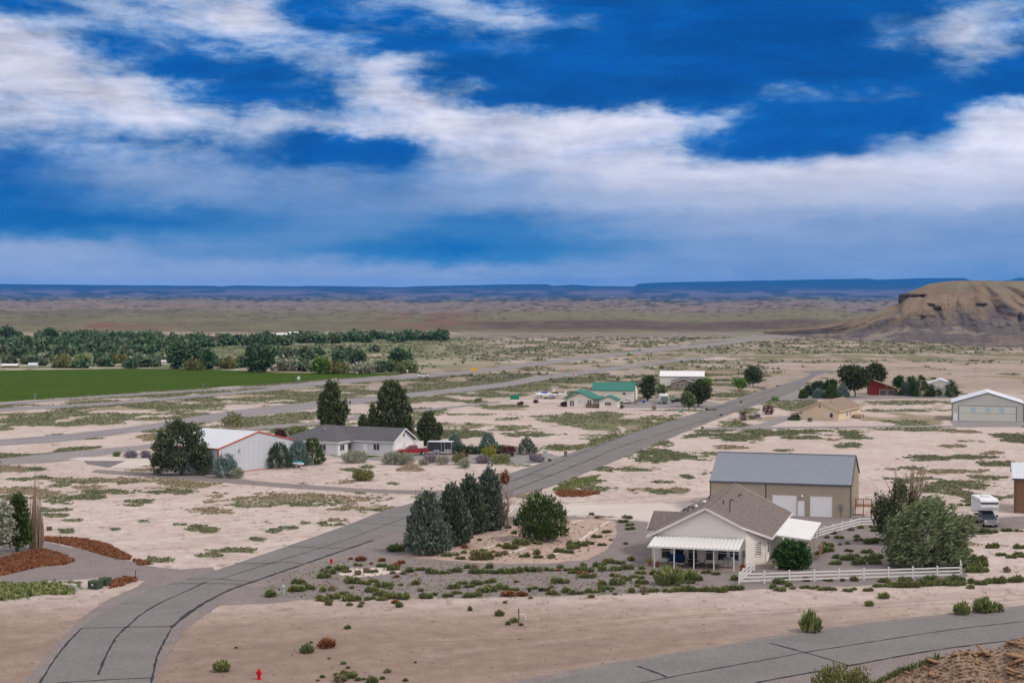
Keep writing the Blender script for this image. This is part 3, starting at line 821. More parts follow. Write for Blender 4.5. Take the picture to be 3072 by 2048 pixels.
sheet('front_gravel', [(455, 2060), (500, 1975), (545, 1900), (600, 1855), (664, 1815), (740, 1812), (830, 1806), (960, 1796), (1100, 1788), (1400, 1793), (1700, 1786), (2000, 1776), (2230, 1769), (2560, 1757), (2900, 1745), (2905, 1600), (2990, 1592), (3090, 1585),
       (3090, 1548), (2860, 1556), (2600, 1550), (2400, 1545), (1960, 1567), (1890, 1560), (1700, 1548), (1560, 1538), (1500, 1545), (1440, 1540), (1330, 1560), (1180, 1575), (1080, 1605), (1000, 1632), (880, 1672), (740, 1727), (640, 1772), (560, 1812), (500, 1862), (455, 1930), (430, 2060)], .012, M['gravel'], .35)
sheet('pink_gravel_bed', [(1200, 1668), (1300, 1678), (1420, 1688), (1640, 1690), (1760, 1678), (1820, 1650), (1852, 1600), (1845, 1562), (1770, 1556), (1700, 1558), (1580, 1563), (1500, 1588), (1400, 1612), (1290, 1640)], .020, M['pink_gravel'], .35, .6)
for nm, pa, wd in [('stone_edging', [(1402, 1662), (1500, 1632), (1640, 1590), (1745, 1560)], .55), ('stone_edging', [(1641, 1672), (1700, 1646), (1770, 1600), (1829, 1562)], .55), ('stone_edging', [(1520, 1660), (1580, 1643)], .7)]:
    ribbon(nm, pa, wd, .030, M['white_stone'], wig=.1, kind='stuff')
sheet('white_gravel_patch', [(1005, 1722), (1050, 1705), (1130, 1702), (1205, 1712), (1160, 1722), (1080, 1732)], .020, M['white_stone'], .5, .6)
sheet('concrete_driveway', [(1500, 1518), (1647, 1513), (1770, 1513), (1900, 1511), (2090, 1508), (2110, 1520), (1985, 1566), (1930, 1562), (1840, 1549), (1705, 1545), (1560, 1545), (1510, 1552)], .024, M['concrete'], .06)
sheet('gravel_drive', [(-300, 1700), (30, 1634), (122, 1622), (245, 1647), (315, 1664), (384, 1680), (454, 1699), (545, 1707), (640, 1700), (640, 1730), (520, 1760), (430, 1785), (330, 1840), (200, 1945), (110, 2060), (60, 2060), (150, 1950), (235, 1860), (315, 1800), (400, 1765), (438, 1740), (315, 1732), (140, 1742), (-20, 1750), (-300, 1790)], .014, M['gravel'], .3)
RD = strip('road', [(115, 2060), (145, 2000), (182, 1951), (245, 1884), (297, 1844), (360, 1809), (419, 1780), (500, 1753), (559, 1736), (647, 1710), (731, 1682), (901, 1624), (1040, 1575), (1142, 1535), (1231, 1510), (1330, 1480), (1440, 1446), (1502, 1428), (1652, 1379), (1842, 1313), (2046, 1253), (2199, 1199), (2307, 1165), (2389, 1140), (2430, 1122), (2400, 1113)],
           [(452, 2060), (468, 1979), (479, 1951), (514, 1884), (559, 1843), (622, 1802), (692, 1767), (758, 1745), (836, 1714), (911, 1691), (1047, 1644), (1118, 1620), (1240, 1578), (1360, 1543), (1440, 1520), (1540, 1490), (1652, 1459), (1740, 1425), (1842, 1384), (1944, 1341), (2114, 1272), (2224, 1230), (2307, 1202), (2389, 1171), (2451, 1126), (2530, 1111)], .030, M['asphalt'], 220, .14)
R2 = strip('lower_road', [(1560, 2075), (1636, 2046), (1806, 2003), (1942, 1977), (2095, 1952), (2300, 1919), (2448, 1894), (2595, 1877), (2759, 1857), (2924, 1841), (3072, 1824), (3500, 1778)],
           [(1950, 2130), (2150, 2075), (2300, 2043), (2420, 2020), (2546, 1999), (2670, 1975), (2792, 1954), (2930, 1934), (3072, 1917), (3500, 1862), (3560, 1855), (3600, 1850)], .030, M['asphalt'], 120, .05)
strip('road_shoulder', [(1490, 2075), (1534, 2046), (1806, 1992), (1976, 1964), (2180, 1932), (2300, 1908), (2595, 1868), (2924, 1831), (3072, 1815), (3500, 1768)],
      [(2200, 2170), (2300, 2130), (2450, 2090), (2600, 2050), (2700, 2025), (2800, 2010), (2950, 1985), (3072, 1965), (3300, 1940), (3500, 1920)], .018, M['gravel'], 100, .25)
C_ = [
    ([(295, 2024), (318, 1965), (349, 1912), (384, 1877), (426, 1841), (479, 1809), (559, 1773), (619, 1745)], .16),
    ([(657, 1738), (797, 1694), (1000, 1631), (1090, 1600), (1224, 1549)], .12),
    ([(120, 2052), (300, 2040), (454, 2033)], .20), ([(245, 1884), (380, 1881), (516, 1879)], .20), ([(502, 1751), (620, 1750), (734, 1752)], .16),
    ([(559, 1737), (647, 1736), (758, 1745)], .16), ([(703, 1688), (800, 1690), (850, 1686), (911, 1691)], .2), ([(862, 1638), (960, 1643), (1047, 1644)], .18),
    ([(1081, 1569), (1150, 1573), (1224, 1578)], .16), ([(1135, 1551), (1203, 1552)], .14), ([(360, 1809), (460, 1808)], .07),
    ([(1400, 1487), (1516, 1451), (1706, 1374), (1910, 1293), (2060, 1248), (2192, 1212), (2320, 1170)], .15),
    ([(1400, 1512), (1516, 1478), (1740, 1391), (1876, 1335), (2080, 1271), (2200, 1231), (2300, 1192)], .15),
    ([(1580, 1420), (1658, 1427)], .12), ([(1584, 1427), (1638, 1432)], .1), ([(1672, 1396), (1720, 1398)], .1), ([(1791, 1367), (1825, 1366)], .1), ([(1960, 1310), (2010, 1308)], .12), ([(1870, 1345), (1920, 1343)], .12), ([(2080, 1255), (2130, 1252)], .15),
    ([(516, 1879), (479, 1951), (468, 1979), (452, 2060)], .14), ([(516, 1879), (560, 1843), (622, 1803), (692, 1768), (758, 1745), (911, 1692), (1047, 1645), (1118, 1621)], .30),
    ([(245, 1884), (210, 1920), (165, 1975), (118, 2052)], .14),
]
for pa, wd in C_: ribbon('sealed_crack', pa, wd * (1.35 if pa[0][1] > 1600 else 1.9), .036, M['crack'], RD)
for pa, wd in [([(1918, 2049), (2100, 2014), (2300, 1978), (2415, 1957), (2628, 1923), (2858, 1888), (3072, 1864), (3400, 1830)], .17),
               ([(2250, 2056), (2300, 2041), (2546, 1997), (2792, 1952), (3072, 1915), (3400, 1872)], .24),
               ([(2310, 1929), (2345, 1938), (2415, 1957), (2480, 1975), (2546, 1997)], .22), ([(1913, 1998), (1950, 2011), (2000, 2030)], .26)]:
    ribbon('sealed_crack', pa, wd * 1.3, .036, M['crack'], R2)


def on_pavement(x, y):
    r = np.zeros(len(x), bool)
    for P_ in EXC:
        lo, hi = P_.min(0), P_.max(0)
        k_ = np.where((x > lo[0]) & (x < hi[0]) & (y > lo[1]) & (y < hi[1]) & ~r)[0]
        if len(k_) == 0: continue
        ins = np.zeros(len(k_), bool); xx, yy = x[k_], y[k_]
        for a, b in zip(P_, np.roll(P_, -1, 0)):
            if a[1] == b[1]: continue
            c_ = ((a[1] > yy) != (b[1] > yy)) & (xx < (b[0] - a[0]) * (yy - a[1]) / (b[1] - a[1]) + a[0])
            ins ^= c_
        r[k_] |= ins
    return r

M['track'] = material('tyre_track_sand', (.235, .180, .150), (.20, .152, .126), .95, .8, fine=(3, .15))
for pa in ([(1500, 1925), (1650, 1902), (1850, 1872), (2100, 1850), (2350, 1838), (2700, 1818), (3100, 1796)], [(1520, 1906), (1700, 1884), (1900, 1862), (2120, 1842), (2400, 1824), (2750, 1803), (3100, 1782)],
           [(560, 1990), (640, 1940), (760, 1905), (900, 1885), (1150, 1890), (1450, 1905)], [(0, 1904), (120, 1890), (260, 1860)], [(0, 1898), (110, 1884), (250, 1852)], [(860, 1935), (1100, 1925), (1500, 1918), (1900, 1900)]):
    ribbon('tyre_track', pa, .16, .008, M['track'], wig=.25, kind='structure')


# ------------------------------------------------------------------ plants
def unit(a): return a / np.maximum(np.linalg.norm(a, axis=1, keepdims=True), 1e-9)


def leaves(P_, D_, size, aspect=.35, jit=.5, r=rng, taper=True):
    """one pointed leaf or leaf tuft per point, pointing along D_"""
    n = len(P_)
    D_ = unit(D_ + r.normal(0, jit, (n, 3)))
    w = unit(np.cross(D_, r.normal(0, 1, (n, 3))))
    s = size * r.uniform(.45, 1.6, (n, 1)) if np.isscalar(size) else size[:, None] * r.uniform(.6, 1.35, (n, 1))
    a = P_ - D_ * s * .3; b = P_ + w * s * aspect; c_ = P_ + D_ * s * .7; e = P_ - w * s * aspect
    v = np.stack([a, b, c_, e], 1).reshape(-1, 3)
    return v, np.arange(4 * n).reshape(-1, 4)


def sphere_pts(n, r=rng): return unit(r.normal(0, 1, (n, 3)))


def lobes_crown(lobes, n, size, mode='out', aspect=.35, jit=.5, clump=10, spread=None, r=rng, wind=(0, 0, 0), fill=.45):
    """leaf clumps on uneven lobes (x, y, z, rx, ry, rz, weight)"""
    wts = np.array([l[6] for l in lobes], float); wts /= wts.sum()
    nc = max(4, n // clump)
    k = r.choice(len(lobes), nc, p=wts); Lb = np.array([l[:6] for l in lobes], float)[k]
    u = sphere_pts(nc, r); rad = r.uniform(fill ** 3, 1, (nc, 1)) ** (1 / 3)
    rad = rad * (1 + .16 * np.sin(u[:, :1] * 5.1 + k[:, None]) * np.cos(u[:, 1:2] * 4.3 + u[:, 2:] * 3))
    rad = rad + (r.random((nc, 1)) < .12) * r.uniform(.0, .16, (nc, 1))
    C0 = Lb[:, :3] + u * rad * Lb[:, 3:6]
    sp_ = spread if spread is not None else size * 1.3
    P_ = np.repeat(C0, clump, 0) + r.normal(0, sp_ * .5, (nc * clump, 3))
    U = np.repeat(u, clump, 0)
    D_ = {'out': U + [0, 0, .25], 'up': U * .5 + [0, 0, 1.0], 'droop': U * .6 + [0, 0, -.8], 'rand': r.normal(0, 1, U.shape), 'wind': U * .4 + [0, 0, .1]}[mode] + np.array(wind)
    m = P_[:, 2] > .02
    return leaves(P_[m], D_[m], size, aspect, jit, r)


def cone_crown(h, R, n, size, mode='up', base=.04, pw=.75, aspect=.28, jit=.35, r=rng, clump=9, lean=0.0):
    """conifer or juniper: clumps at branch tips, wide below, narrow at the tip"""
    nc = n // clump
    t = r.beta(1.05, 1.5, nc); th_c = r.uniform(0, 2 * math.pi, nc)
    prof = (1 - t) ** pw * (1 - .55 * np.exp(-t / .05))
    lump = 1 + .14 * np.sin(3 * th_c + 7 * t) + .10 * np.sin(5 * th_c - 13 * t) + r.normal(0, .06, nc)
    rr = R * prof * lump * r.uniform(.45, 1, nc) ** .35 + .04 * R
    C0 = np.stack([rr * np.cos(th_c) + lean * t * h, rr * np.sin(th_c), h * (base + (1 - base) * t)], 1)
    u = np.stack([np.cos(th_c), np.sin(th_c), np.zeros(nc)], 1)
    P_ = np.repeat(C0, clump, 0) + r.normal(0, size * .6, (nc * clump, 3)); U = np.repeat(u, clump, 0)
    D_ = {'up': U * .45 + [0, 0, 1], 'out': U + [0, 0, .45], 'flat': U + [0, 0, .1]}[mode]
    m = P_[:, 2] > .02
    return leaves(P_[m], D_[m], size, aspect, jit, r)


def limbs(h, th0, n=6, reach=.5, up0=.25, up1=.85, rb=None, r=random, twigs=0, crown_r=1.5):
    mb = MB(); rb = rb or h * .022
    x = y = 0.0; z = -.2; seg = 5; pts = []
    for i in range(seg + 1):
        pts.append((x, y, z)); x += r.uniform(-.03, .03) * h; y += r.uniform(-.03, .03) * h; z += h * th0 / seg
    for i in range(seg): mb.tube(pts[i], pts[i + 1], rb * (1 - i / (seg + 1.5)), rb * (1 - (i + 1) / (seg + 1.5)), 7)
    for i in range(n):
        t = r.uniform(up0, .95); k_ = int(t * seg); p = Vector(pts[min(k_, seg)]); a = r.uniform(0, 2 * math.pi)
        q = p + Vector((math.cos(a) * reach * crown_r * .55, math.sin(a) * reach * crown_r * .55, h * r.uniform(.08, .2)))
        e = q + Vector((math.cos(a) * reach * crown_r * .5, math.sin(a) * reach * crown_r * .5, h * r.uniform(.08, .22)))
        mb.tube(p, q, rb * .45, rb * .28, 5); mb.tube(q, e, rb * .28, rb * .08, 5)
        for j in range(twigs):
            w = e + Vector((r.uniform(-.4, .4), r.uniform(-.4, .4), r.uniform(.3, 1.0))) * crown_r * .5
            mb.tube(q.lerp(e, r.uniform(.2, 1)), w, rb * .12, rb * .03, 4)
    return mb


def plant(name, label, cat, base, crown_v, mat, trunk=None, group=None, trunk_mat='bark', rot=0.0, crown_name='crown', scale=1.0):
    me = npmesh(crown_name, *crown_v) if isinstance(crown_v, tuple) else crown_v
    if trunk is None:
        o = link(name, me, M[mat]); o.location = (base[0], base[1], 0); o.rotation_euler = (0, 0, rot); o.scale = (scale,) * 3
        return tag(o, label, cat, group)
    t = empty(name, base); t.rotation_euler = (0, 0, rot); t.scale = (scale,) * 3
    link(crown_name, me, M[mat], t)
    trunk.build('trunk', M[trunk_mat], t)
    return tag(t, label, cat, group)


def at(px, py): x, y = G(px, py); return (x, y, 0.0)


def dims(x0, x1, ytop, ybase):
    """width and height in metres of something standing on row ybase"""
    m = mpp(ybase); d_ = G((x0 + x1) / 2, ybase)[1]
    h = HC - (ytop - YH) * d_ / FPX
    return (x1 - x0) * m, h, G((x0 + x1) / 2, ybase)


# the four spruces by the driveway
for (x0, x1, yt, yb, lab, mt) in [
    (1219, 1343, 1478, 1660, 'nearest and bluest of the four spruces in a row beside the road', 'spruce'),
    (1308, 1408, 1457, 1634, 'second spruce from the front in the roadside row of four', 'spruce_green'),
    (1362, 1456, 1431, 1599, 'third spruce from the front with a rusty tip in the roadside row', 'spruce_green'),
    (1420, 1512, 1409, 1588, 'farthest and tallest spruce of the roadside row by a dead twiggy tree', 'spruce')]:
    w, h, b = dims(x0, x1, yt, yb)
    cv = cone_crown(h, w * .545, 8000, .40, 'up', .035, .60, .25, .36)
    plant('spruce_tree', lab, 'tree', b, cv, mt, MB().tube((0, 0, -.2), (0, 0, h * .9), .16, .03), 'roadside row of spruces')
w, h, b = dims(1485, 1560, 1412, 1592)
mb = MB()
for i in range(70):
    a = random.uniform(0, 6.28); q = random.random()
    p0 = Vector((0, 0, h * random.uniform(.05, .6))); p1 = p0 + Vector((math.cos(a) * 1.4, math.sin(a) * 1.0, random.uniform(.8, 2.6)))
    mb.tube(p0, p0.lerp(p1, .6) + Vector((0, 0, -.2)), .03, .018, 4); mb.tube(p0.lerp(p1, .6) + Vector((0, 0, -.2)), p1, .018, .006, 4)
mb.tube((0, 0, -.2), (0, 0, h * .95), .08, .02, 6)
t = empty('dead_tree', b); mb.build('branch', M['dead_wood'], t)
link('dry_foliage', npmesh('dry', *lobes_crown([(-.3, 0, h * .88, .5, .4, .9, 1)], 500, .22, 'up')), M['rust_weed'], t)
tag(t, 'dead tree with bare pinkish twigs and an orange dry top behind the row of spruces', 'tree')

# mugho-like round pine
w, h, b = dims(1536, 1712, 1467, 1622)
r_ = w / 2
lb = [(0, 0, h * .42, r_ * .82, r_ * .8, h * .36, 4), (-r_ * .45, 0, h * .42, r_ * .5, r_ * .5, h * .25, 1.4), (r_ * .5, 0, h * .36, r_ * .5, r_ * .5, h * .25, 1.4),
      (-r_ * .1, 0, h * .75, r_ * .45, r_ * .45, h * .22, 1.1), (r_ * .35, 0, h * .66, r_ * .35, r_ * .4, h * .22, .7), (-r_ * .45, .2, h * .62, r_ * .3, r_ * .4, h * .2, .6), (-r_ * .2, 0, h * .16, r_ * .65, r_ * .7, h * .11, .9), (r_ * .3, 0, h * .14, r_ * .6, r_ * .6, h * .1, .8)]
plant('pine_tree', 'broad dark green round pine on the pink gravel bed', 'tree', b, lobes_crown(lb, 13000, .30, 'up', .16, .45, clump=12, spread=.32, fill=.5), 'pine', limbs(h, .7, 10, .6, .05, crown_r=r_))

# round shrub beside the house
w, h, b = dims(2323, 2430, 1618, 1704)
plant('round_shrub', 'dense rounded dark green shrub beside the right corner of the beige house', 'shrub', b,
      lobes_crown([(0, 0, h * .42, w * .48, w * .46, h * .5, 3), (-.6, -.3, h * .5, w * .3, w * .3, h * .42, 1), (.7, 0, h * .4, w * .3, w * .3, h * .4, 1)], 8000, .22, 'out', .42, .7, fill=.75), 'round_bush', MB().tube((0, 0, -.1), (0, 0, h * .6), .08, .05))

# big wind-blown willow with the half dead tree behind it
w, h, b = dims(2640, 2918, 1492, 1700)
r_ = w / 2
lb = [(0, 0, h * .46, r_ * .70, r_ * .7, h * .38, 3), (-r_ * .52, 0, h * .42, r_ * .36, r_ * .5, h * .28, 1.4), (-r_ * .62, 0, h * .24, r_ * .28, r_ * .4, h * .18, .8), (-r_ * .12, -.5, h * .76, r_ * .38, r_ * .5, h * .20, 1.3), (-r_ * .45, -.3, h * .66, r_ * .24, r_ * .4, h * .16, .7), (r_ * .5, 0, h * .50, r_ * .42, r_ * .5, h * .26, 1.5), (r_ * .55, 0, h * .22, r_ * .36, r_ * .5, h * .18, .9),
      (r_ * .80, .3, h * .58, r_ * .28, r_ * .3, h * .16, .7), (-r_ * .5, -.2, h * .14, r_ * .4, r_ * .5, h * .12, .5), (r_ * .2, -.2, h * .16, r_ * .65, r_ * .5, h * .15, 1), (r_ * .15, .3, h * .82, r_ * .4, r_ * .4, h * .14, .7)]
plant('willow_tree', 'large grey green willow blown by the wind behind the white rail fence', 'tree', b, lobes_crown(lb, 19000, .42, 'wind', .16, .40, clump=20, spread=.50, wind=(.95, 0, .35), fill=.5), 'willow', limbs(h, .6, 14, .7, .05, crown_r=r_, twigs=2))
w, h, b = dims(2612, 2810, 1434, 1632)
r_ = w / 2
lb = [(-r_ * .05, 0, h * .56, r_ * .42, r_ * .5, h * .36, 2.4), (-r_ * .66, 0, h * .46, r_ * .26, r_ * .4, h * .30, 1.3), (r_ * .5, 0, h * .5, r_ * .42, r_ * .5, h * .22, 1.2), (-r_ * .3, 0, h * .35, r_ * .6, r_ * .5, h * .3, 1.2)]
tr = limbs(h, .75, 8, .6, .1, crown_r=r_)
for i in range(46):
    x0 = random.choice([-1.4, -.6, 1.4, 2.2]) + random.uniform(-.5, .5)
    p0 = Vector((x0 * .6, random.uniform(-.5, .5), h * .62)); p1 = Vector((x0 + random.uniform(-1, 1.3), random.uniform(-.8, .8), h * random.uniform(.92, 1.22)))
    m_ = p0.lerp(p1, .55) + Vector((random.uniform(-.2, .2), 0, 0)); tr.tube(p0, m_, .06, .045, 4); tr.tube(m_, p1, .045, .018, 4)
plant('broadleaf_tree', 'half dead tree with bare twigs above its leaves behind the big willow', 'tree', b, lobes_crown(lb, 7000, .36, 'wind', .2, .5, clump=14, spread=.5, wind=(.5, 0, .3), fill=.5), 'willow_dark', tr, trunk_mat='dead_wood')

# left trees
def broad(name, label, x0, x1, yt, yb, mat, n=6000, size=.34, lobes=None, mode='out', cat='tree', group=None, aspect=.35, clump=12, fill=.5, spread=None, wind=(0, 0, 0), nl=9, trunk_h=.7, low=.12):
    w, h, b = dims(x0, x1, yt, yb); r_ = w / 2
    if lobes is None:
        lb = [(0, 0, h * (.5 + low / 2), r_ * .8, r_ * .75, h * (.46 - low / 2), 3.5)]
        for i in range(nl):
            a = random.uniform(0, 6.28); q = random.uniform(.35, .62); z = random.uniform(.25 + low, .82)
            s = random.uniform(.25, .42) * (1.1 - abs(z - .5) * .8)
            lb.append((math.cos(a) * r_ * q * (1.15 - z * .5), math.sin(a) * r_ * q * (1.15 - z * .5), h * z, r_ * s * 1.1, r_ * s * 1.1, h * s * .55, s * 2.2))
    else: lb = [(l[0] * r_, l[1] * r_, l[2] * h, l[3] * r_, l[4] * r_, l[5] * h, l[6]) for l in lobes]
    return plant(name, label, cat, b, lobes_crown(lb, n, size, mode, aspect, .55, clump=clump, spread=spread, wind=wind, fill=fill), mat, limbs(h, trunk_h, 8, .5, .15, crown_r=r_), group)


broad('elm_tree', 'large grey green tree against the left end of the white metal building', 451, 644, 1256, 1424, 'elm', 15000, .34,
      [(-.1, 0, .5, .62, .6, .46, 4), (-.55, 0, .42, .38, .4, .36, 1.5), (-.1, 0, .86, .22, .25, .14, .5), (.3, 0, .72, .3, .3, .24, 1), (.55, 0, .35, .3, .4, .28, 1), (-.75, 0, .2, .2, .3, .2, .4), (.72, 0, .22, .25, .3, .22, .7)], aspect=.3)
POP = [(-.1, 0, .50, .30, .35, .40, 2.2), (-.42, 0, .52, .24, .3, .30, 1.4), (.12, 0, .76, .24, .3, .22, 1.2), (-.22, .1, .86, .16, .2, .13, .7), (-.62, -.1, .64, .17, .2, .14, .6), (.74, 0, .52, .17, .25, .15, .8), (.52, 0, .36, .22, .3, .17, .9), (.30, -.1, .30, .28, .3, .18, 1), (-.36, .1, .27, .26, .3, .15, .9), (.28, .1, .60, .18, .2, .14, .6), (-.72, 0, .44, .14, .2, .10, .35)]
broad('poplar_tree', 'tall poplar behind the left part of the grey roofed house', 948, 1047, 1144, 1322, 'poplar', 7000, .50, POP, 'up')
POP2 = [(.02, 0, .50, .40, .45, .42, 3), (-.12, 0, .82, .22, .3, .16, 1.2), (.20, 0, .84, .18, .25, .13, .9), (.42, 0, .72, .24, .3, .18, 1.1), (-.30, .1, .70, .22, .3, .17, .9), (.60, 0, .50, .26, .35, .20, 1.2), (-.66, 0, .46, .20, .3, .18, .9), (-.48, 0, .28, .26, .35, .16, .9), (.70, .1, .28, .24, .3, .15, .8), (.25, -.1, .22, .40, .4, .15, 1), (-.82, 0, .33, .13, .2, .10, .3), (.06, 0, .93, .10, .15, .07, .25)]
broad('poplar_tree', 'widest and tallest poplar behind the garage wing of the grey roofed house', 1101, 1241, 1144, 1338, 'poplar', 10500, .50, POP2, 'up')
broad('poplar_tree', 'slim young poplar between the two tall poplars behind the grey roof', 1076, 1106, 1240, 1330, 'poplar', 1800, .4, POP, 'up')
broad('poplar_tree', 'smaller ragged poplar behind the dark cargo trailer', 1248, 1328, 1238, 1346, 'poplar', 6000, .42, POP, 'up')
broad('shrub', 'light green bushy shrub behind the orange trimmed metal building', 860, 932, 1280, 1332, 'weed', 2600, .4, None, 'up', 'shrub')
broad('small_tree', 'dark red leaved small shrub left of the light green one behind the metal building', 820, 862, 1288, 1322, 'red_leaf', 900, .35, None, 'up', 'shrub')
w, h, b = dims(660, 738, 1229, 1290)
tr = limbs(h, .5, 16, .9, .05, crown_r=w / 2, twigs=4)
plant('sparse_tree', 'sparse spreading tree with bare twigs behind the white metal roof', 'tree', b, lobes_crown([(0, 0, h * .5, w * .45, w * .4, h * .36, 1)], 900, .32, 'up', fill=.3), 'olive', tr, trunk_mat='dead_wood')
broad('dark_tree', 'dark dense tree at the left edge beside the dried poplar', 8, 96, 1484, 1654, 'pine', 6500, .26, POP2, 'up')
broad('olive_tree', 'grey leaved tree cut by the left edge of the picture', -90, 52, 1500, 1668, 'sage', 6500, .3)
broad('dark_tree', 'dark tree mostly beyond the left edge above the grey leaved one', -120, 12, 1352, 1500, 'poplar', 3500, .3)
w, h, b = dims(88, 128, 1384, 1648)
mb = MB()
for i in range(230):
    a = random.uniform(0, 6.28); q = random.random() ** .6
    hb = h * (random.uniform(.28, .60) if random.random() < .86 else random.uniform(.6, .95))
    r0 = .62 * q * w; r1 = r0 * random.uniform(.75, 1.15) * (1.0 if hb < h * .62 else .6)
    p0 = Vector((math.cos(a) * r0 * .72, math.sin(a) * r0 * .72, 0)); pm = Vector((math.cos(a) * r0 * 1.05, math.sin(a) * r0, hb * .3)); p1 = Vector((math.cos(a) * r1 * .8, math.sin(a) * r1 * .8, hb))
    mb.tube(p0, pm, .03, .028, 4); mb.tube(pm, p1, .028, .006, 4)
mb.tube((0, 0, -.1), (0, 0, h * .7), .1, .05, 6); mb.tube((0, 0, h * .7), (.05, 0, h * 1.0), .05, .01, 5)
tag(mb.build('dead_poplar', M['dead_wood'], loc=b), 'narrow upright dead poplar of pale bundled branches at the left edge', 'tree')

# junipers and garden shrubs round the grey roofed house
def cone(name, label, x0, x1, yt, yb, mat, n=2600, size=.26, pw=.7, group=None, cat='shrub', rr=.58):
    w, h, b = dims(x0, x1, yt, yb)
    return plant(name, label, cat, b, cone_crown(h, w * rr, n, size, 'up', .03, pw, .22, .30), mat, MB().tube((0, 0, -.1), (0, 0, h * .8), .07, .03, 6), group)


cone('juniper_shrub', 'pale blue juniper at the near corner of the white metal building', 645, 711, 1362, 1431, 'blue_juniper', 3400, .30, .45)
cone('juniper_shrub', 'green juniper at the right end of the metal building wall', 806, 872, 1330, 1404, 'green_juniper', 3400, .30, .5)
cone('juniper_shrub', 'blue green juniper behind the small watercraft trailer', 866, 925, 1320, 1396, 'blue_juniper', 3400, .30, .55)
cone('juniper_shrub', 'dark green cone shaped juniper left of the grey roofed house', 904, 970, 1311, 1393, 'pine', 4200, .28, .6)
cone('juniper_shrub', 'blue juniper just right of the dark cargo trailer', 1343, 1386, 1301, 1350, 'blue_juniper', 2400, .3, .6)
cone('juniper_shrub', 'pointed blue juniper standing in the clipped hedge', 1440, 1490, 1299, 1352, 'blue_juniper', 2600, .3, .6)
cone('juniper_shrub', 'grey green juniper at the far right end of the garden', 1554, 1606, 1314, 1362, 'spruce', 2600, .28, .55)
def low(name, label, x0, x1, yt, yb, mat, n=1200, size=.26, group=None, mode='up', jit=.5):
    w, h, b = dims(x0, x1, yt, yb); h = max(h, .4)
    lb = [(0, 0, h * .42, w * .46, w * .42, h * .5, 3)] + [(random.uniform(-.3, .3) * w, random.uniform(-.2, .2) * w, h * random.uniform(.35, .6), w * .24, w * .24, h * .4, .8) for _ in range(4)]
    return plant(name, label, 'shrub', b, lobes_crown(lb, n, size, mode, .22, jit, clump=8, fill=.6), mat, None, group)


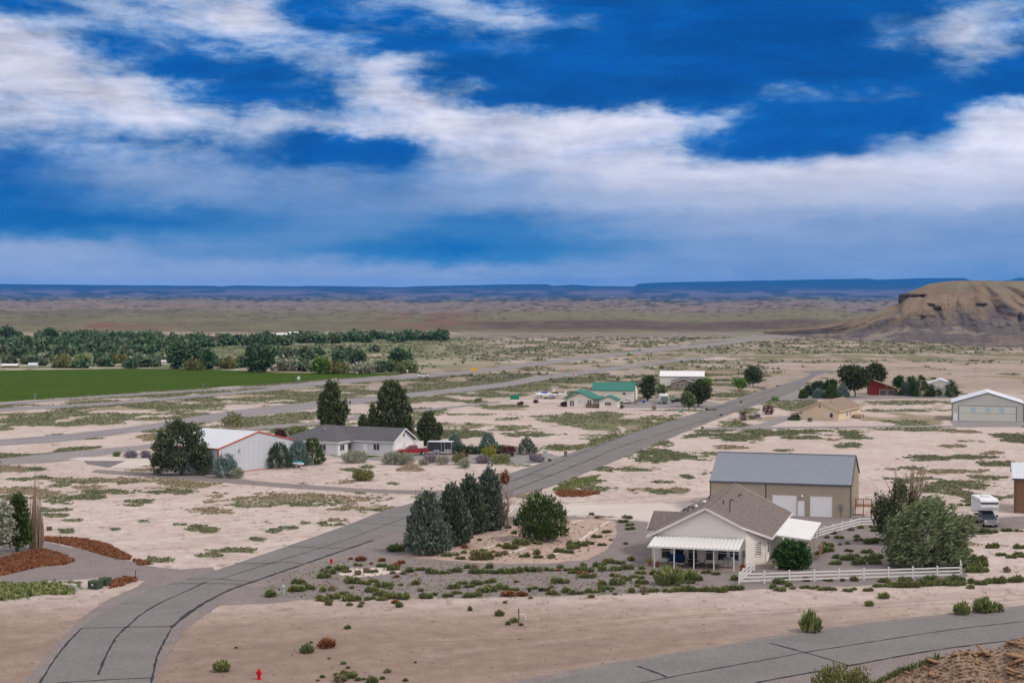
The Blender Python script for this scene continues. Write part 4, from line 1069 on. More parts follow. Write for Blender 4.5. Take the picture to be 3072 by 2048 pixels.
low('sage_shrub', 'grey sage shrub right of the pale blue juniper at the metal building', 686, 732, 1404, 1434, 'sage')
w, h, b = dims(1360, 1512, 1335, 1361)
hd = empty('clipped_hedge', b)
for i in range(7):
    x_ = (i / 6 - .5) * w * .9
    link('hedge_plant', npmesh('hp', *lobes_crown([(0, 0, h * .45, w * .085, 1.0, h * random.uniform(.42, .52), 1)], 900, .24, 'out', .3, .6, fill=.7)), M['olive'] if i == 5 else M['green_juniper'], hd, (x_, random.uniform(-.2, .2), 0))
tag(hd, 'long low green hedge behind the gravel yard right of the trailer', 'hedge')
for a in [
    ('yellow leaved bush in front of the pointed blue juniper', 1440, 1490, 1337, 1374, 'yellow_leaf', 1500),
    ('dark red leaved bush between the hedge and the last juniper', 1500, 1555, 1338, 1368, 'red_leaf', 1500),
    ('round purple grey shrub in front of the yellow leaved bush', 1423, 1468, 1365, 1389, 'purple_sage', 1200),
    ('round purple grey shrub beside the road near the trash bin', 1587, 1636, 1361, 1385, 'purple_sage', 1200),
    ('green shrub topped with purple at the garden edge', 1468, 1536, 1363, 1391, 'weed', 1700),
    ('purple shrub showing behind the green one at the garden edge', 1480, 1536, 1360, 1384, 'purple_sage', 1000),
    ('purple grey shrub right below the red pickup', 1262, 1312, 1362, 1388, 'purple_sage', 1200),
    ('pale grey ball of sage standing in front of the others', 1374, 1408, 1375, 1404, 'sage', 1200),
    ('low pale sage between the purple shrub and the olive shrub', 1304, 1348, 1367, 1393, 'sage', 1100),
    ('low pale grey shrub at the right side of the brush pile', 1255, 1285, 1381, 1394, 'sage', 700),
    ('olive green shrub in front of the cargo trailer', 1354, 1401, 1357, 1393, 'olive', 1500),
    ('dark red shrub tucked behind the olive one at the trailer', 1385, 1404, 1356, 1374, 'red_leaf', 500),
    ('large grey sage bush in front of the porch', 1019, 1106, 1346, 1388, 'sage', 3200),
    ('large grey sage bush right of the lawn', 1147, 1200, 1354, 1392, 'sage', 2300),
    ('wide grey sage bush below the red pickup', 1192, 1246, 1356, 1394, 'sage', 2300),
    ('mixed yellow green bush alone on the sand below the brush pile', 1054, 1126, 1409, 1441, 'olive', 2600),
    ('small dark red bush by the garage doors', 1168, 1183, 1346, 1360, 'red_leaf', 350),
    ('left one of two purple grey balls near the concrete slab', 373, 415, 1352, 1373, 'purple_sage', 1200),
    ('right one of two purple grey balls near the concrete slab', 419, 454, 1354, 1373, 'purple_sage', 1200),
    ('small green shrub left of the purple balls', 338, 364, 1357, 1368, 'weed_dark', 600),
    ('small green shrub on the gravel left of the tan house corner', 2422, 2436, 1252, 1265, 'spruce', 300),
    ('dark red shrub at the left wall of the tan house', 2368, 2400, 1243, 1257, 'red_leaf', 900),
    ('low green shrub under the dark red one at the tan house', 2364, 2404, 1252, 1261, 'round_bush', 700),
    ('round maroon tree beside the track near the tan house', 2284, 2326, 1215, 1243, 'red_leaf', 1500),
    ('small purple plum shrub in the sandy bed by the far road', 2215, 2241, 1231, 1262, 'red_leaf', 700),
    ('low grey shrub of the sandy bed by the far road', 2262, 2284, 1241, 1255, 'purple_sage', 500),
    ('low olive shrub of the sandy bed by the far road', 2244, 2264, 1244, 1257, 'olive', 500),
    ('tufts of tan grass at the sandy bed by the far road', 2196, 2224, 1258, 1271, 'weed_dry', 500),
    ('round maroon shrub left of the green roofed house', 1681, 1708, 1205, 1219, 'red_leaf', 800),
    ('maroon shrub on the grass left of the green container path', 1552, 1572, 1205, 1216, 'red_leaf', 600),
    ('smaller maroon shrub between the aeroplane and the house', 1600, 1616, 1199, 1209, 'red_leaf', 500),
    ('green shrub on the far grass left of the container', 1423, 1448, 1194, 1205, 'weed_dark', 600),
    ('slim green shrub at the corner of the green roofed garage', 1860, 1870, 1211, 1226, 'round_bush', 350),
    ('dry tan grass clump beside the hangar lot', 1955, 1968, 1214, 1231, 'weed_dry', 350),
    ('bright green shrub beside the gravel lot of the red barn', 2312, 2338, 1190, 1201, 'lime_leaf', 500),
    ('round grey green bush right of the red barn doors', 2684, 2704, 1171, 1187, 'round_bush', 700),
    ('wide olive green bush between the highway and the runway', 1554, 1606, 1098, 1111, 'olive', 900),
    ('dark bush beside the distant runway end', 1875, 1905, 1080, 1091, 'weed_dark', 600),
]:
    low('shrub', *a)

# trees round the far houses and across the valley
FT = [('willow_tree', 'slender willow right of the green hangar', 1919, 1967, 1124, 1203, 'willow_dark', 3600, .55, 0.1),
      ('small_tree', 'small tree between the green hangar and the camper trailer', 1969, 2000, 1154, 1186, 'willow', 1200, .5, .1),
      ('willow_tree', 'large willow at the right end of the gravel lot', 2050, 2141, 1142, 1220, 'willow_dark', 6500, .55, .15),
      ('willow_tree', 'paler young willow in front of the large one by the far road', 2040, 2090, 1174, 1229, 'willow', 2600, .5, .2),
      ('round_tree', 'bright green round tree behind the large willow', 2100, 2138, 1135, 1162, 'lime_leaf', 1500, .5, .1),
      ('round_tree', 'small bright lime ball tree beside a taller tree by the far road', 2197, 2241, 1136, 1169, 'lime_leaf', 1900, .5, .15),
      ('broadleaf_tree', 'upright green tree behind the lime ball tree', 2230, 2289, 1097, 1160, 'elm', 3600, .6, .1),
      ('willow_tree', 'biggest willow with a wide crown at the red barn', 2508, 2622, 1092, 1190, 'willow_dark', 8500, .6, .18),
      ('willow_tree', 'willow standing behind the red barn roof', 2600, 2662, 1088, 1160, 'willow_dark', 4500, .6, .1),
      ('broadleaf_tree', 'rounded green tree at the left of the red barn grove', 2434, 2476, 1142, 1181, 'elm', 2200, .5, .05),
      ('broadleaf_tree', 'green tree in the middle of the red barn grove', 2468, 2514, 1137, 1184, 'round_bush', 2600, .5, .05),
      ('broadleaf_tree', 'round green tree right behind the red barn', 2676, 2716, 1128, 1170, 'round_bush', 2200, .5, .05),
      ('broadleaf_tree', 'tall green tree between the red barn and the grey shed', 2717, 2748, 1125, 1180, 'elm', 1900, .5, .05),
      ]
for nm, lb_, x0, x1, yt, yb, mt, n, sz, lw in FT: broad(nm, lb_, x0, x1, yt, yb, mt, n, sz, low=lw)
for a in [('dark pine cone shape at the front of the red barn grove', 2474, 2512, 1156, 1195, 'pine'), ('blue spruce in front of the biggest willow', 2509, 2546, 1156, 1192, 'blue_juniper'),
          ('dark spruce at the left end of the grove', 2412, 2436, 1158, 1186, 'green_juniper'), ('low dark conifer by the gravel lot', 2399, 2420, 1172, 1195, 'pine'),
          ('low blue spruce near the gravel lot', 2440, 2470, 1169, 1194, 'blue_juniper'), ('blue green spruce right of the red barn', 2700, 2730, 1148, 1186, 'spruce'),
          ('tall dark pine left of the grey shed', 2744, 2784, 1124, 1190, 'pine'), ('short pine in front of the grey shed', 2781, 2806, 1154, 1190, 'pine'),
          ('slim pine in front of the shed gable', 2806, 2832, 1144, 1190, 'green_juniper'), ('dark pine at the right end of the grey shed', 2836, 2873, 1141, 1191, 'pine'),
          ('pine between the tall one and the blue green spruce', 2728, 2752, 1140, 1188, 'green_juniper')]:
    cone('conifer_tree', *a, n=2200, size=.42, pw=.6, cat='tree')
for nm, lb_, x0, x1, yt, yb, mt, n in [
    ('cottonwood_tree', 'left of two big dark cottonwoods at the far edge of the green field', 500, 562, 1028, 1106, 'far_tree', 2600),
    ('cottonwood_tree', 'right of the two big dark cottonwoods at the far edge of the field', 548, 612, 1028, 1100, 'far_tree', 2600),
    ('cottonwood_tree', 'slim dark tree right of the two big cottonwoods', 608, 644, 1050, 1107, 'far_tree', 1300),
    ('cottonwood_tree', 'broad dark cottonwood where the green field narrows', 728, 832, 1036, 1115, 'far_tree', 4000),
    ('cottonwood_tree', 'pale grey green tree clump behind the narrowing field', 838, 892, 1046, 1090, 'far_tree_pale', 1500),
    ('cottonwood_tree', 'second pale tree clump behind the narrowing field', 884, 948, 1046, 1088, 'far_tree_pale', 1700),
    ('cottonwood_tree', 'bright green upright tree at the tip of the green field', 944, 982, 1074, 1121, 'lime_leaf', 1200),
    ('cottonwood_tree', 'small upright tree standing alone in the pasture', 997, 1029, 1056, 1092, 'far_tree', 900),
    ('cottonwood_tree', 'leaning double crowned tree in the pasture', 1046, 1100, 1056, 1096, 'far_tree', 1300),
    ('cottonwood_tree', 'dark tree with a pale trunk near the highway', 1170, 1234, 1048, 1104, 'far_tree', 2200),
    ('cottonwood_tree', 'dark tree at the far left edge of the valley', -10, 54, 978, 1016, 'far_tree', 1300),
    ('cottonwood_tree', 'leaning pair of trees in the left valley pasture', 120, 180, 983, 1018, 'far_tree', 1200),
    ('cottonwood_tree', 'small dark tree left of the leaning pair in the valley', 42, 66, 996, 1020, 'far_tree', 500),
    ('cottonwood_tree', 'dark green shrub tree beside the distant white shed', 104, 132, 1074, 1092, 'far_tree', 600)]:
    broad(nm, lb_, x0, x1, yt, yb, mt, n, 1.25, cat='tree', low=.02, clump=8)
for i, (x0, x1, yt, yb, mt, tx) in enumerate([(160, 225, 1070, 1103, 'olive', 'olive brush clump left of the tilted pale shed'), (228, 264, 1072, 1097, 'weed', 'green brush behind the field left part'), (286, 312, 1066, 1092, 'far_tree', 'dark round brush left of the tilted shed'),
        (345, 380, 1072, 1090, 'olive', 'brown brush beside the tilted pale shed'), (385, 408, 1086, 1104, 'far_tree', 'small dark brush below the tilted shed'), (10, 48, 1074, 1092, 'far_tree_pale', 'pale brush between the two white farm sheds'),
        (830, 900, 1082, 1112, 'sage', 'grey brush at the field edge right of the broad cottonwood'), (968, 1056, 1090, 1120, 'olive', 'long dark olive thicket at the tip of the field'), (1060, 1120, 1096, 1120, 'sage', 'greyish thicket left of the highway'),
        (1120, 1160, 1092, 1116, 'far_tree_pale', 'blue grey thicket beside the highway'), (1160, 1196, 1092, 1114, 'olive', 'olive thicket under the pale trunked tree'), (1196, 1250, 1098, 1118, 'weed_dark', 'green brush along the highway by the white car'),
        (660, 705, 1082, 1106, 'olive', 'brown green brush between the cottonwoods'), (560, 608, 1088, 1110, 'olive', 'low brush below the two cottonwoods')]):
    low('brush_thicket', tx, x0, x1, yt, yb, mt, 1500, 1.3)

# woodland along the river: one mass of crowns nobody could count
V, F_ = [], []; V2, F2 = [], []
nb = nb2 = 0
def wood_tree(px, py, hpx, pale):
    global nb, nb2
    x, y = G(px, py); m_ = y / FPX; h = hpx * m_; r_ = h * random.uniform(.5, .8)
    lb = [(0, 0, h * .55, r_, r_, h * .45, 2), (r_ * .5, 0, h * .45, r_ * .6, r_ * .6, h * .3, 1), (-r_ * .5, 0, h * .4, r_ * .6, r_ * .6, h * .33, 1)]
    v, f = lobes_crown(lb, 230, 1.9, 'out', .42, .7, clump=4, fill=.7); v = v + [x, y, 0]
    if pale: V2.append(v); F2.append(f + nb2); nb2 += len(v)
    else: V.append(v); F_.append(f + nb); nb += len(v)
for i in range(250):
    px = random.uniform(-250, 1335); t = sm(np.array(px), -250, 1335)
    yb = 1042 - 26 * max(0, px - 400) / 900 + random.uniform(-9, 8); hp = random.uniform(12, 25) * (1 - .25 * max(0, px - 700) / 600)
    wood_tree(px, yb, hp, random.random() < .24)
for i in range(85):
    px = random.uniform(-250, 530); yb = random.uniform(1050, 1076) - .02 * max(0, px)
    wood_tree(px, yb, random.uniform(10, 22), random.random() < .42)
for i in range(60):
    px = random.uniform(-200, 260) if i < 25 else random.uniform(190, 480); yb = 1012 + random.uniform(-3, 5)
    wood_tree(px, yb, random.uniform(6, 13), random.random() < .3)
for i in range(70):
    px = random.uniform(60, 1240); yb = random.uniform(1080, 1104) if px < 760 else random.uniform(1050, 1116)
    wood_tree(px, yb, random.uniform(6, 13), random.random() < .75)
tag(link('riverside_woodland', npmesh('riverside_woodland', np.concatenate(V), np.concatenate(F_)), M['far_tree']), 'dense dark green woodland along the river across the valley', kind='stuff')
tag(link('pale_river_brush', npmesh('pale_river_brush', np.concatenate(V2), np.concatenate(F2)), M['far_tree_pale']), 'paler brush and willows mixed along the river woodland', kind='stuff')


# ground cover: mats of low plants, sagebrush on the far plain
def tufts(px, py, size, k, mat, name, label, up_=.8):
    x, y = Gn(px, py); ok = ~on_pavement(x, y); x, y, size = x[ok], y[ok], size[ok]; n = len(x)
    P_ = np.stack([x, y, np.zeros(n)], 1); P_ = np.repeat(P_, k, 0); s = np.repeat(size, k)
    P_[:, :2] += rng.normal(0, .33, (n * k, 2)) * s[:, None]
    th_b = rng.uniform(0, 6.283, n * k)
    D_ = np.stack([np.cos(th_b) * .9, np.sin(th_b) * .9, np.full(n * k, up_)], 1); P_[:, 2] += s * .22
    v, f = leaves(P_, D_, s * .75, .30, .3)
    tag(link(name, npmesh(name, v, f), M[mat]), label, kind='stuff')


def sample(n, ya, yb, xa=-60, xb=3130):
    """points spread evenly over the ground between two rows"""
    da, db = G(0, yb)[1], G(0, ya)[1]
    dd = np.sqrt(rng.uniform(da ** 2, db ** 2, n)); a = rng.uniform(xa, xb, n)
    # invert distance to the photo row
    tb = (HC / dd); ang_ = np.arctan(tb) - TH
    return a, 1024 + FPX * np.tan(ang_)


px, py = sample(200000, 1290, 1800)
g_, d_ = cover(px, py)
u = rng.random(len(px))
gs = g_ > u * 1.0 + .05; ds = (d_ > u + .1) & ~gs
tufts(px[gs], py[gs], rng.uniform(.22, .42, gs.sum()), 5, 'grass_mat', 'low_green_plants', 'mats of low green plants spread over the sand')
tufts(px[ds], py[ds], rng.uniform(.2, .38, ds.sum()), 5, 'dry_mat', 'dry_grass', 'patches of dry brownish grass on the sand')
px, py = sample(150000, 1120, 1290)
g_, d_ = cover(px, py); u = rng.random(len(px)); gs = g_ > u + .12
tufts(px[gs], py[gs], rng.uniform(.3, .6, gs.sum()), 3, 'grass_mat', 'distant_green_plants', 'low green ground plants between the runway and the far road')
px, py = sample(16000, 1012, 1150)
g_, d_ = cover(px, py); kk = (g_ > .3) & (rng.random(len(px)) < .75) & ~((px < 1150) & (py > 1090)) & ~((px < 700) & (py > 1060))
hw = np.interp(px, [1210, 1638, 1876, 2080, 2410], [1132, 1089, 1060, 1036, 1003]); rw = np.interp(px, [700, 1230, 1604, 1842, 2080], [1243, 1186, 1136, 1104, 1072]); kk &= (np.abs(py - hw) > 10) & (np.abs(py - rw) > 10)
tufts(px[kk], py[kk], rng.uniform(.9, 1.9, kk.sum()), 6, 'sagebrush', 'sagebrush', 'sagebrush dotted over the far plain')


# ------------------------------------------------------------------ buildings (local axes: x right along the front, y away, z up)
def wallmap(face, pos):
    """front wall: y=pos, outward -y ; right wall: x=pos, outward +x"""
    if face == 'F': return lambda a, b, z: (a, pos - b, z)
    if face == 'R': return lambda a, b, z: (pos + b, a, z)
    return lambda a, b, z: (pos - b, -a, z)


def wbox(mb, mp, a0, a1, b0, b1, z0, z1):
    c = [mp(a, b, z) for z in (z0, z1) for a, b in ((a0, b0), (a1, b0), (a1, b1), (a0, b1))]
    return mb.add(c, [(0, 3, 2, 1), (4, 5, 6, 7), (0, 1, 5, 4), (1, 2, 6, 5), (2, 3, 7, 6), (3, 0, 4, 7)])


def window(par, face, pos, a, z, w, h, mull=0, fr=.11, mat='white', bars_h=0):
    mp = wallmap(face, pos); mb = MB()
    wbox(mb, mp, a - w / 2 - fr, a - w / 2, -.02, .06, z - fr, z + h + fr); wbox(mb, mp, a + w / 2, a + w / 2 + fr, -.02, .06, z - fr, z + h + fr)
    wbox(mb, mp, a - w / 2, a + w / 2, -.02, .055, z + h, z + h + fr); wbox(mb, mp, a - w / 2, a + w / 2, -.02, .07, z - fr, z)
    for i in range(mull):
        x = a - w / 2 + w * (i + 1) / (mull + 1); wbox(mb, mp, x - .035, x + .035, -.02, .05, z, z + h)
    for i in range(bars_h):
        q = z + h * (i + 1) / (bars_h + 1); wbox(mb, mp, a - w / 2, a + w / 2, -.02, .048, q - .03, q + .03)
    o = mb.build('window', M[mat], par)
    g_ = MB(); wbox(g_, mp, a - w / 2, a + w / 2, -.02, .02, z, z + h); g_.build('pane', M['glass'], o)
    return o


def door(par, face, pos, a, w, h, mat='door', name='door', lines=0, frame='white', label=None):
    mp = wallmap(face, pos); mb = MB()
    if lines:
        for i in range(lines): wbox(mb, mp, a - w / 2, a + w / 2, -.02, .03, h * i / lines + .012, h * (i + 1) / lines)
    else: wbox(mb, mp, a - w / 2, a + w / 2, -.02, .04, 0, h)
    o = mb.build(name, M[mat], par)
    f = MB(); t = .09
    wbox(f, mp, a - w / 2 - t, a - w / 2, -.02, .07, 0, h + t); wbox(f, mp, a + w / 2, a + w / 2 + t, -.02, .07, 0, h + t); wbox(f, mp, a - w / 2, a + w / 2, -.02, .068, h, h + t)
    f.build('frame', M[frame], o)
    return o


def gable_shell(v0, v1, u0, u1, e, r, ridge='x', zb=-.4):
    mb = MB()
    if ridge == 'x': m_ = (u0 + u1) / 2; mb.prism([(u0, zb), (u1, zb), (u1, e), (m_, r), (u0, e)], 'x', v0, v1)
    else: m_ = (v0 + v1) / 2; mb.prism([(v0, zb), (v1, zb), (v1, e), (m_, r), (v0, e)], 'y', u0, u1)
    return mb


def roof_planes(v0, v1, u0, u1, e, r, ridge, oh, og):
    """two quads (eave-left, eave-right, ridge-right, ridge-left) seen from outside, with overhangs"""
    if ridge == 'x':
        m_ = (u0 + u1) / 2; s = (r - e) / (m_ - u0); ze = e - s * oh
        return [[(v0 - og, u0 - oh, ze), (v1 + og, u0 - oh, ze), (v1 + og, m_, r), (v0 - og, m_, r)], [(v1 + og, u1 + oh, ze), (v0 - og, u1 + oh, ze), (v0 - og, m_, r), (v1 + og, m_, r)]]
    m_ = (v0 + v1) / 2; s = (r - e) / (m_ - v0); ze = e - s * oh
    return [[(v1 + oh, u0 - og, ze), (v1 + oh, u1 + og, ze), (m_, u1 + og, r), (m_, u0 - og, r)], [(v0 - oh, u1 + og, ze), (v0 - oh, u0 - og, ze), (m_, u0 - og, r), (m_, u1 + og, r)]]


def lift(q, d): return [(p[0], p[1], p[2] + d) for p in q]


def lerp(a, b, t): return tuple(a[i] + (b[i] - a[i]) * t for i in range(3))


def courses(q, n, t=.02, over=1.0):
    """lapped shingle courses lying on a roof quad: each is a thin wedge"""
    mb = MB()
    for i in range(n):
        a, b = i / n, (i + 1) / n
        p = [lerp(q[0], q[3], a), lerp(q[1], q[2], a), lerp(q[1], q[2], b), lerp(q[0], q[3], b)]
        lo = [(x, y, z + t * 2.2) for x, y, z in p[:2]] + [(x, y, z + t) for x, y, z in p[2:]]
        k = len(mb.v); mb.v += lo + p[:2]; mb.f += [(k, k + 1, k + 2, k + 3), (k + 4, k + 5, k + 1, k)]
    return mb


def rib_panels(par, q, w, mat, name='roof_panel', rib=.05, th=.045, per=3):
    rib *= 1.5
    """standing-seam panels side by side over a quad (0,1 lower edge; 3,2 upper edge), one object each, same mesh when rectangular"""
    A, B, C_v, D_v = [Vector(p) for p in q]
    ln = (B - A).length; n = max(1, round(ln / w)); X_ = (B - A).normalized(); Y_ = (D_v - A).normalized(); N_ = X_.cross(Y_).normalized(); H_ = (D_v - A).length
    w = ln / n; mb = MB()
    mb.box(.004, w - .004, 0, H_, 0, th)
    for i in range(per): x = w * (i + .5) / per; mb.box(x - .05, x + .05, 0.001, H_ - .001, th - .005, th + rib)
    me = mb.mesh(name); me.materials.append(M[mat])
    R = Matrix((X_, Y_, N_)).transposed().to_4x4()
    for i in range(n):
        o = link(name, me, None, par); o.matrix_local = Matrix.Translation(A + X_ * w * i) @ R


def wall_panels(par, face, pos, a0, a1, zf, mat, w=.95, name='wall_panel', z0=0.0, holes=()):
    """vertical ribbed steel panels; zf(a) gives the top; holes: (a0, a1, top)"""
    mp = wallmap(face, pos); n = max(1, round((a1 - a0) / w)); w = (a1 - a0) / n; cache = {}
    for i in range(n):
        a = a0 + i * w; b = a + w; zb = z0
        for h0, h1, ht in holes:
            if a > h0 - w * .5 and b < h1 + w * .5: zb = ht
        t0, t1 = zf(a), zf(b); mb = MB()
        c = [mp(p, q, z) for q in (0.0, .04) for p, z in ((a + .004, zb), (b - .004, zb), (b - .004, t1), (a + .004, t0))]
        mb.add(c, [(0, 3, 2, 1), (4, 5, 6, 7), (0, 1, 5, 4), (1, 2, 6, 5), (2, 3, 7, 6), (3, 0, 4, 7)])
        for k in range(3):
            x = a + w * (k + .5) / 3; wbox(mb, mp, x - .045, x + .045, .04, .095, zb, min(t0, t1) - .05)
        mb.build(name, M[mat], par)


def trim_bars(par, segs, w, mat, name='trim'):
    for a, b in segs: MB().bar(a, b, w).build(name, M[mat], par)


# --- beige ranch house in front
H_ = empty('house', G(1961, 1706), 15.9); tag(H_, 'beige ranch house with brown shingle roof and a white striped porch awning', 'house')
E_, R_z, U0, U1, V0, V1 = 3.05, 6.35, 4.7, 28.4, -1.0, 11.6
VM = 5.1
def he(v): return 3.2 + (R_z - 3.2) * (1 - abs(v - VM) / (6.25 if v > VM else 6.15))
mb = MB()
mb.prism([(V0, -.4), (9.6, -.4), (9.6, he(9.6)), (VM, R_z), (V0, he(V0))], 'y', U0, U1)
mb.add([(9.6, U0 + .002, -.4), (V1, U0 + 2.2, -.4), (V1, U1 - .002, -.4), (9.6, U1 - .002, -.4), (9.6, U0 + .002, he(9.6) - .01), (V1, U0 + 2.2, he(V1) - .01), (V1, U1 - .002, he(V1) - .01), (9.6, U1 - .002, he(9.6) - .01)], [(0, 3, 2, 1), (4, 5, 6, 7), (0, 1, 5, 4), (1, 2, 6, 5), (2, 3, 7, 6), (3, 0, 4, 7)])
mb.build('wall', M['siding'], H_)
mb = MB()                                                    # lapped boards of the gable wall
z = .25
while z < R_z - .15:
    z2 = z + .2
    def sp(zz): return (V0, 9.6) if zz < he(V0) else (max(V0, VM - (R_z - zz) / (R_z - 3.2) * 6.15), min(9.6, VM + (R_z - zz) / (R_z - 3.2) * 6.25))
    a, b = sp(z), sp(min(z2, R_z - .02)); y0, y1 = U0 - .045, U0 - .012
    mb.add([(a[0], y0, z), (a[1], y0, z), (b[1], y1, z2), (b[0], y1, z2), (a[0], U0, z), (a[1], U0, z)], [(0, 1, 2, 3), (4, 5, 1, 0)]); z = z2
tag(mb.build('siding_board', M['siding'], H_), kind='stuff')
mb = MB(); z = .25
c0, c1 = Vector((9.6, U0, 0)), Vector((V1, U0 + 2.2, 0)); nn = Vector((c1.y - c0.y, -(c1.x - c0.x), 0)).normalized()
while z < 3.0:
    for p, q, n_ in ((c0, c1, nn), (Vector((V1, U0 + 2.2, 0)), Vector((V1, U1, 0)), Vector((1, 0, 0)))):
        o1, o2 = n_ * .045, n_ * .012; zz = Vector((0, 0, z)); z2 = Vector((0, 0, z + .2))
        mb.add([p + o1 + zz, q + o1 + zz, q + o2 + z2, p + o2 + z2, p + zz, q + zz], [(0, 1, 2, 3), (4, 5, 1, 0)])
    z += .2
while z < he(9.6) - .2:
    q = c0 + (c1 - c0) * max(.03, (he(9.6) - z - .2) / (he(9.6) - he(V1))); o1, o2 = nn * .045, nn * .012; zz = Vector((0, 0, z)); z2 = Vector((0, 0, z + .2))
    mb.add([c0 + o1 + zz, q + o1 + zz, q + o2 + z2, c0 + o2 + z2, c0 + zz, q + zz], [(0, 1, 2, 3), (4, 5, 1, 0)]); z += .2
tag(mb.build('side_siding', M['siding'], H_), kind='stuff')
mb = MB()
for x, y in ((V0 - .02, U0 - .02), (9.6, U0 - .03), (V1 + .02, U0 + 2.18)): mb.box(x - .07, x + .07, y - .05, y + .07, 0, 3.0)
mb.build('corner_board', M['siding'], H_)
# roof: left plane, right plane (with its corner cut back), eaves at VL and VR
VL, VR, UF, UB, EZ = -1.65, 12.35, 4.15, 28.95, 2.98
ridge_f, ridge_b = (VM, UF, R_z + .12), (VM, UB, R_z + .12)
Lq = [(VL, UB, EZ), (VL, UF, EZ), ridge_f, ridge_b]
Rq = [(VR, UF + 2.6, EZ), (VR, UB, EZ), ridge_b, ridge_f]
zc = EZ + (R_z + .12 - EZ) * (VR - 9.3) / (VR - VM)
rp = [(VR, UF + 2.6, EZ), (VR, UB, EZ), ridge_b, ridge_f, (9.3, UF, zc)]
MB().slab(Lq, .14).build('roof', M['shingle'], H_)
MB().slab(rp, .14).build('roof', M['shingle'], H_)
tag(courses(Lq, 46).build('shingle_course', M['shingle'], H_), kind='stuff')
mb = MB(); N_ = 50
for i in range(N_):
    a, b = i / N_, (i + 1) / N_
    def row(t):
        x = VR + (VM - VR) * t; z = EZ + (R_z + .12 - EZ) * t; y = UF + 2.6 * max(0, (x - 9.3) / (VR - 9.3)); return (x, y, z), (x, UB, z)
    p, q = row(a), row(b)
    k = len(mb.v); mb.v += [(p[0][0], p[0][1], p[0][2] + .045), (p[1][0], p[1][1], p[1][2] + .045), (q[1][0], q[1][1], q[1][2] + .02), (q[0][0], q[0][1], q[0][2] + .02), p[0], p[1]]; mb.f += [(k, k + 1, k + 2, k + 3), (k + 4, k + 5, k + 1, k)]
tag(mb.build('shingle_course', M['shingle'], H_), kind='stuff')
for a, b in [((VL, UF - .02, EZ - .07), (VM, UF - .02, R_z + .05)), ((VM, UF - .02, R_z + .05), (9.3, UF - .02, zc - .07)), ((9.3, UF - .02, zc - .07), (VR + .03, UF + 2.58, EZ - .07)), ((VR + .03, UF + 2.6, EZ - .07), (VR + .03, UB, EZ - .07)), ((VL - .03, UF, EZ - .07), (VL - .03, UB, EZ - .07)), ((VM, UB + .02, R_z + .05), (VR, UB + .02, EZ - .07))]:
    MB().bar(a, b, .05, .26).build('fascia', M['white'], H_)
MB().bar((VM, UF, R_z + .17), (VM, UB, R_z + .17), .3, .06).build('ridge_cap', M['shingle'], H_)
# cross gable wing on the left
wq = [(-2.5, 9.0, 3.1), (1.6, 9.0, 3.1), (2.2, 13.1, 4.75), (-2.5, 13.1, 4.75)]
MB().slab(wq, .12).build('wing_roof', M['shingle'], H_); tag(courses(wq, 22).build('shingle_course', M['shingle'], H_), kind='stuff')
MB().slab([(2.2, 17.2, 3.1), (-2.5, 17.2, 3.1), (-2.5, 13.1, 4.75), (2.2, 13.1, 4.75)], .12).build('wing_roof', M['shingle'], H_)
MB().prism([(9.5, -.3), (16.7, -.3), (16.7, 3.1), (13.1, 4.6), (9.5, 3.1)], 'x', -2.0, 1.0).build('wing_wall', M['siding'], H_)
MB().bar((-2.53, 9.0, 3.04), (-2.53, 13.1, 4.69), .05, .24).build('fascia', M['white'], H_)
# vents
def vent(x, y, hgt, hook=False, r=.06):
    z0 = EZ + (R_z + .12 - EZ) * ((VR - x) / (VR - VM) if x > VM else (x - VL) / (VM - VL)); mb = MB(); mb.tube((x, y, z0 - .05), (x, y, z0 + hgt), r, r, 7)
    if hook: mb.tube((x, y, z0 + hgt), (x + .2, y, z0 + hgt + .12), r, r, 7); mb.tube((x + .2, y, z0 + hgt + .12), (x + .42, y, z0 + hgt - .08), r, r, 7)
    mb.build('vent_pipe', M['black'], H_)
vent(7.2, 9.2, 1.35, True, .055); vent(6.1, 11.5, .55); vent(6.6, 21, .3, True); vent(3.2, 19.5, .5); vent(1.0, 13.8, .6, True); vent(1.5, 14.0, .6, True); vent(1.9, 15.2, .5); vent(.6, 16.2, .6)
for x, y in ((2.2, 15.5), (3.0, 16.9)):
    z0 = EZ + (R_z - EZ) * (x - VL) / (VM - VL); MB().lathe([(.30, 0), (.34, .2), (.25, .42), (.05, .5)], (x, y, z0), 10).build('turbine_vent', M['rim'], H_, smooth=True)
# front windows: two groups of three
for a in (.55, 2.1, 3.65, 6.0, 7.35, 8.7):
    if a == 2.1: o = window(H_, 'F', U0 - .03, 2.1, .05, .95, 2.0, 0, .13, bars_h=0)
    else: window(H_, 'F', U0 - .03, a - (0 if a < 5 else .35), .55, 1.0, 1.65, 0, .16, bars_h=1)
mpos = (c0 + c1) / 2
window(H_, 'R', V1 + .03, 9.0, 1.0, 1.2, 1.25, 0, .12)
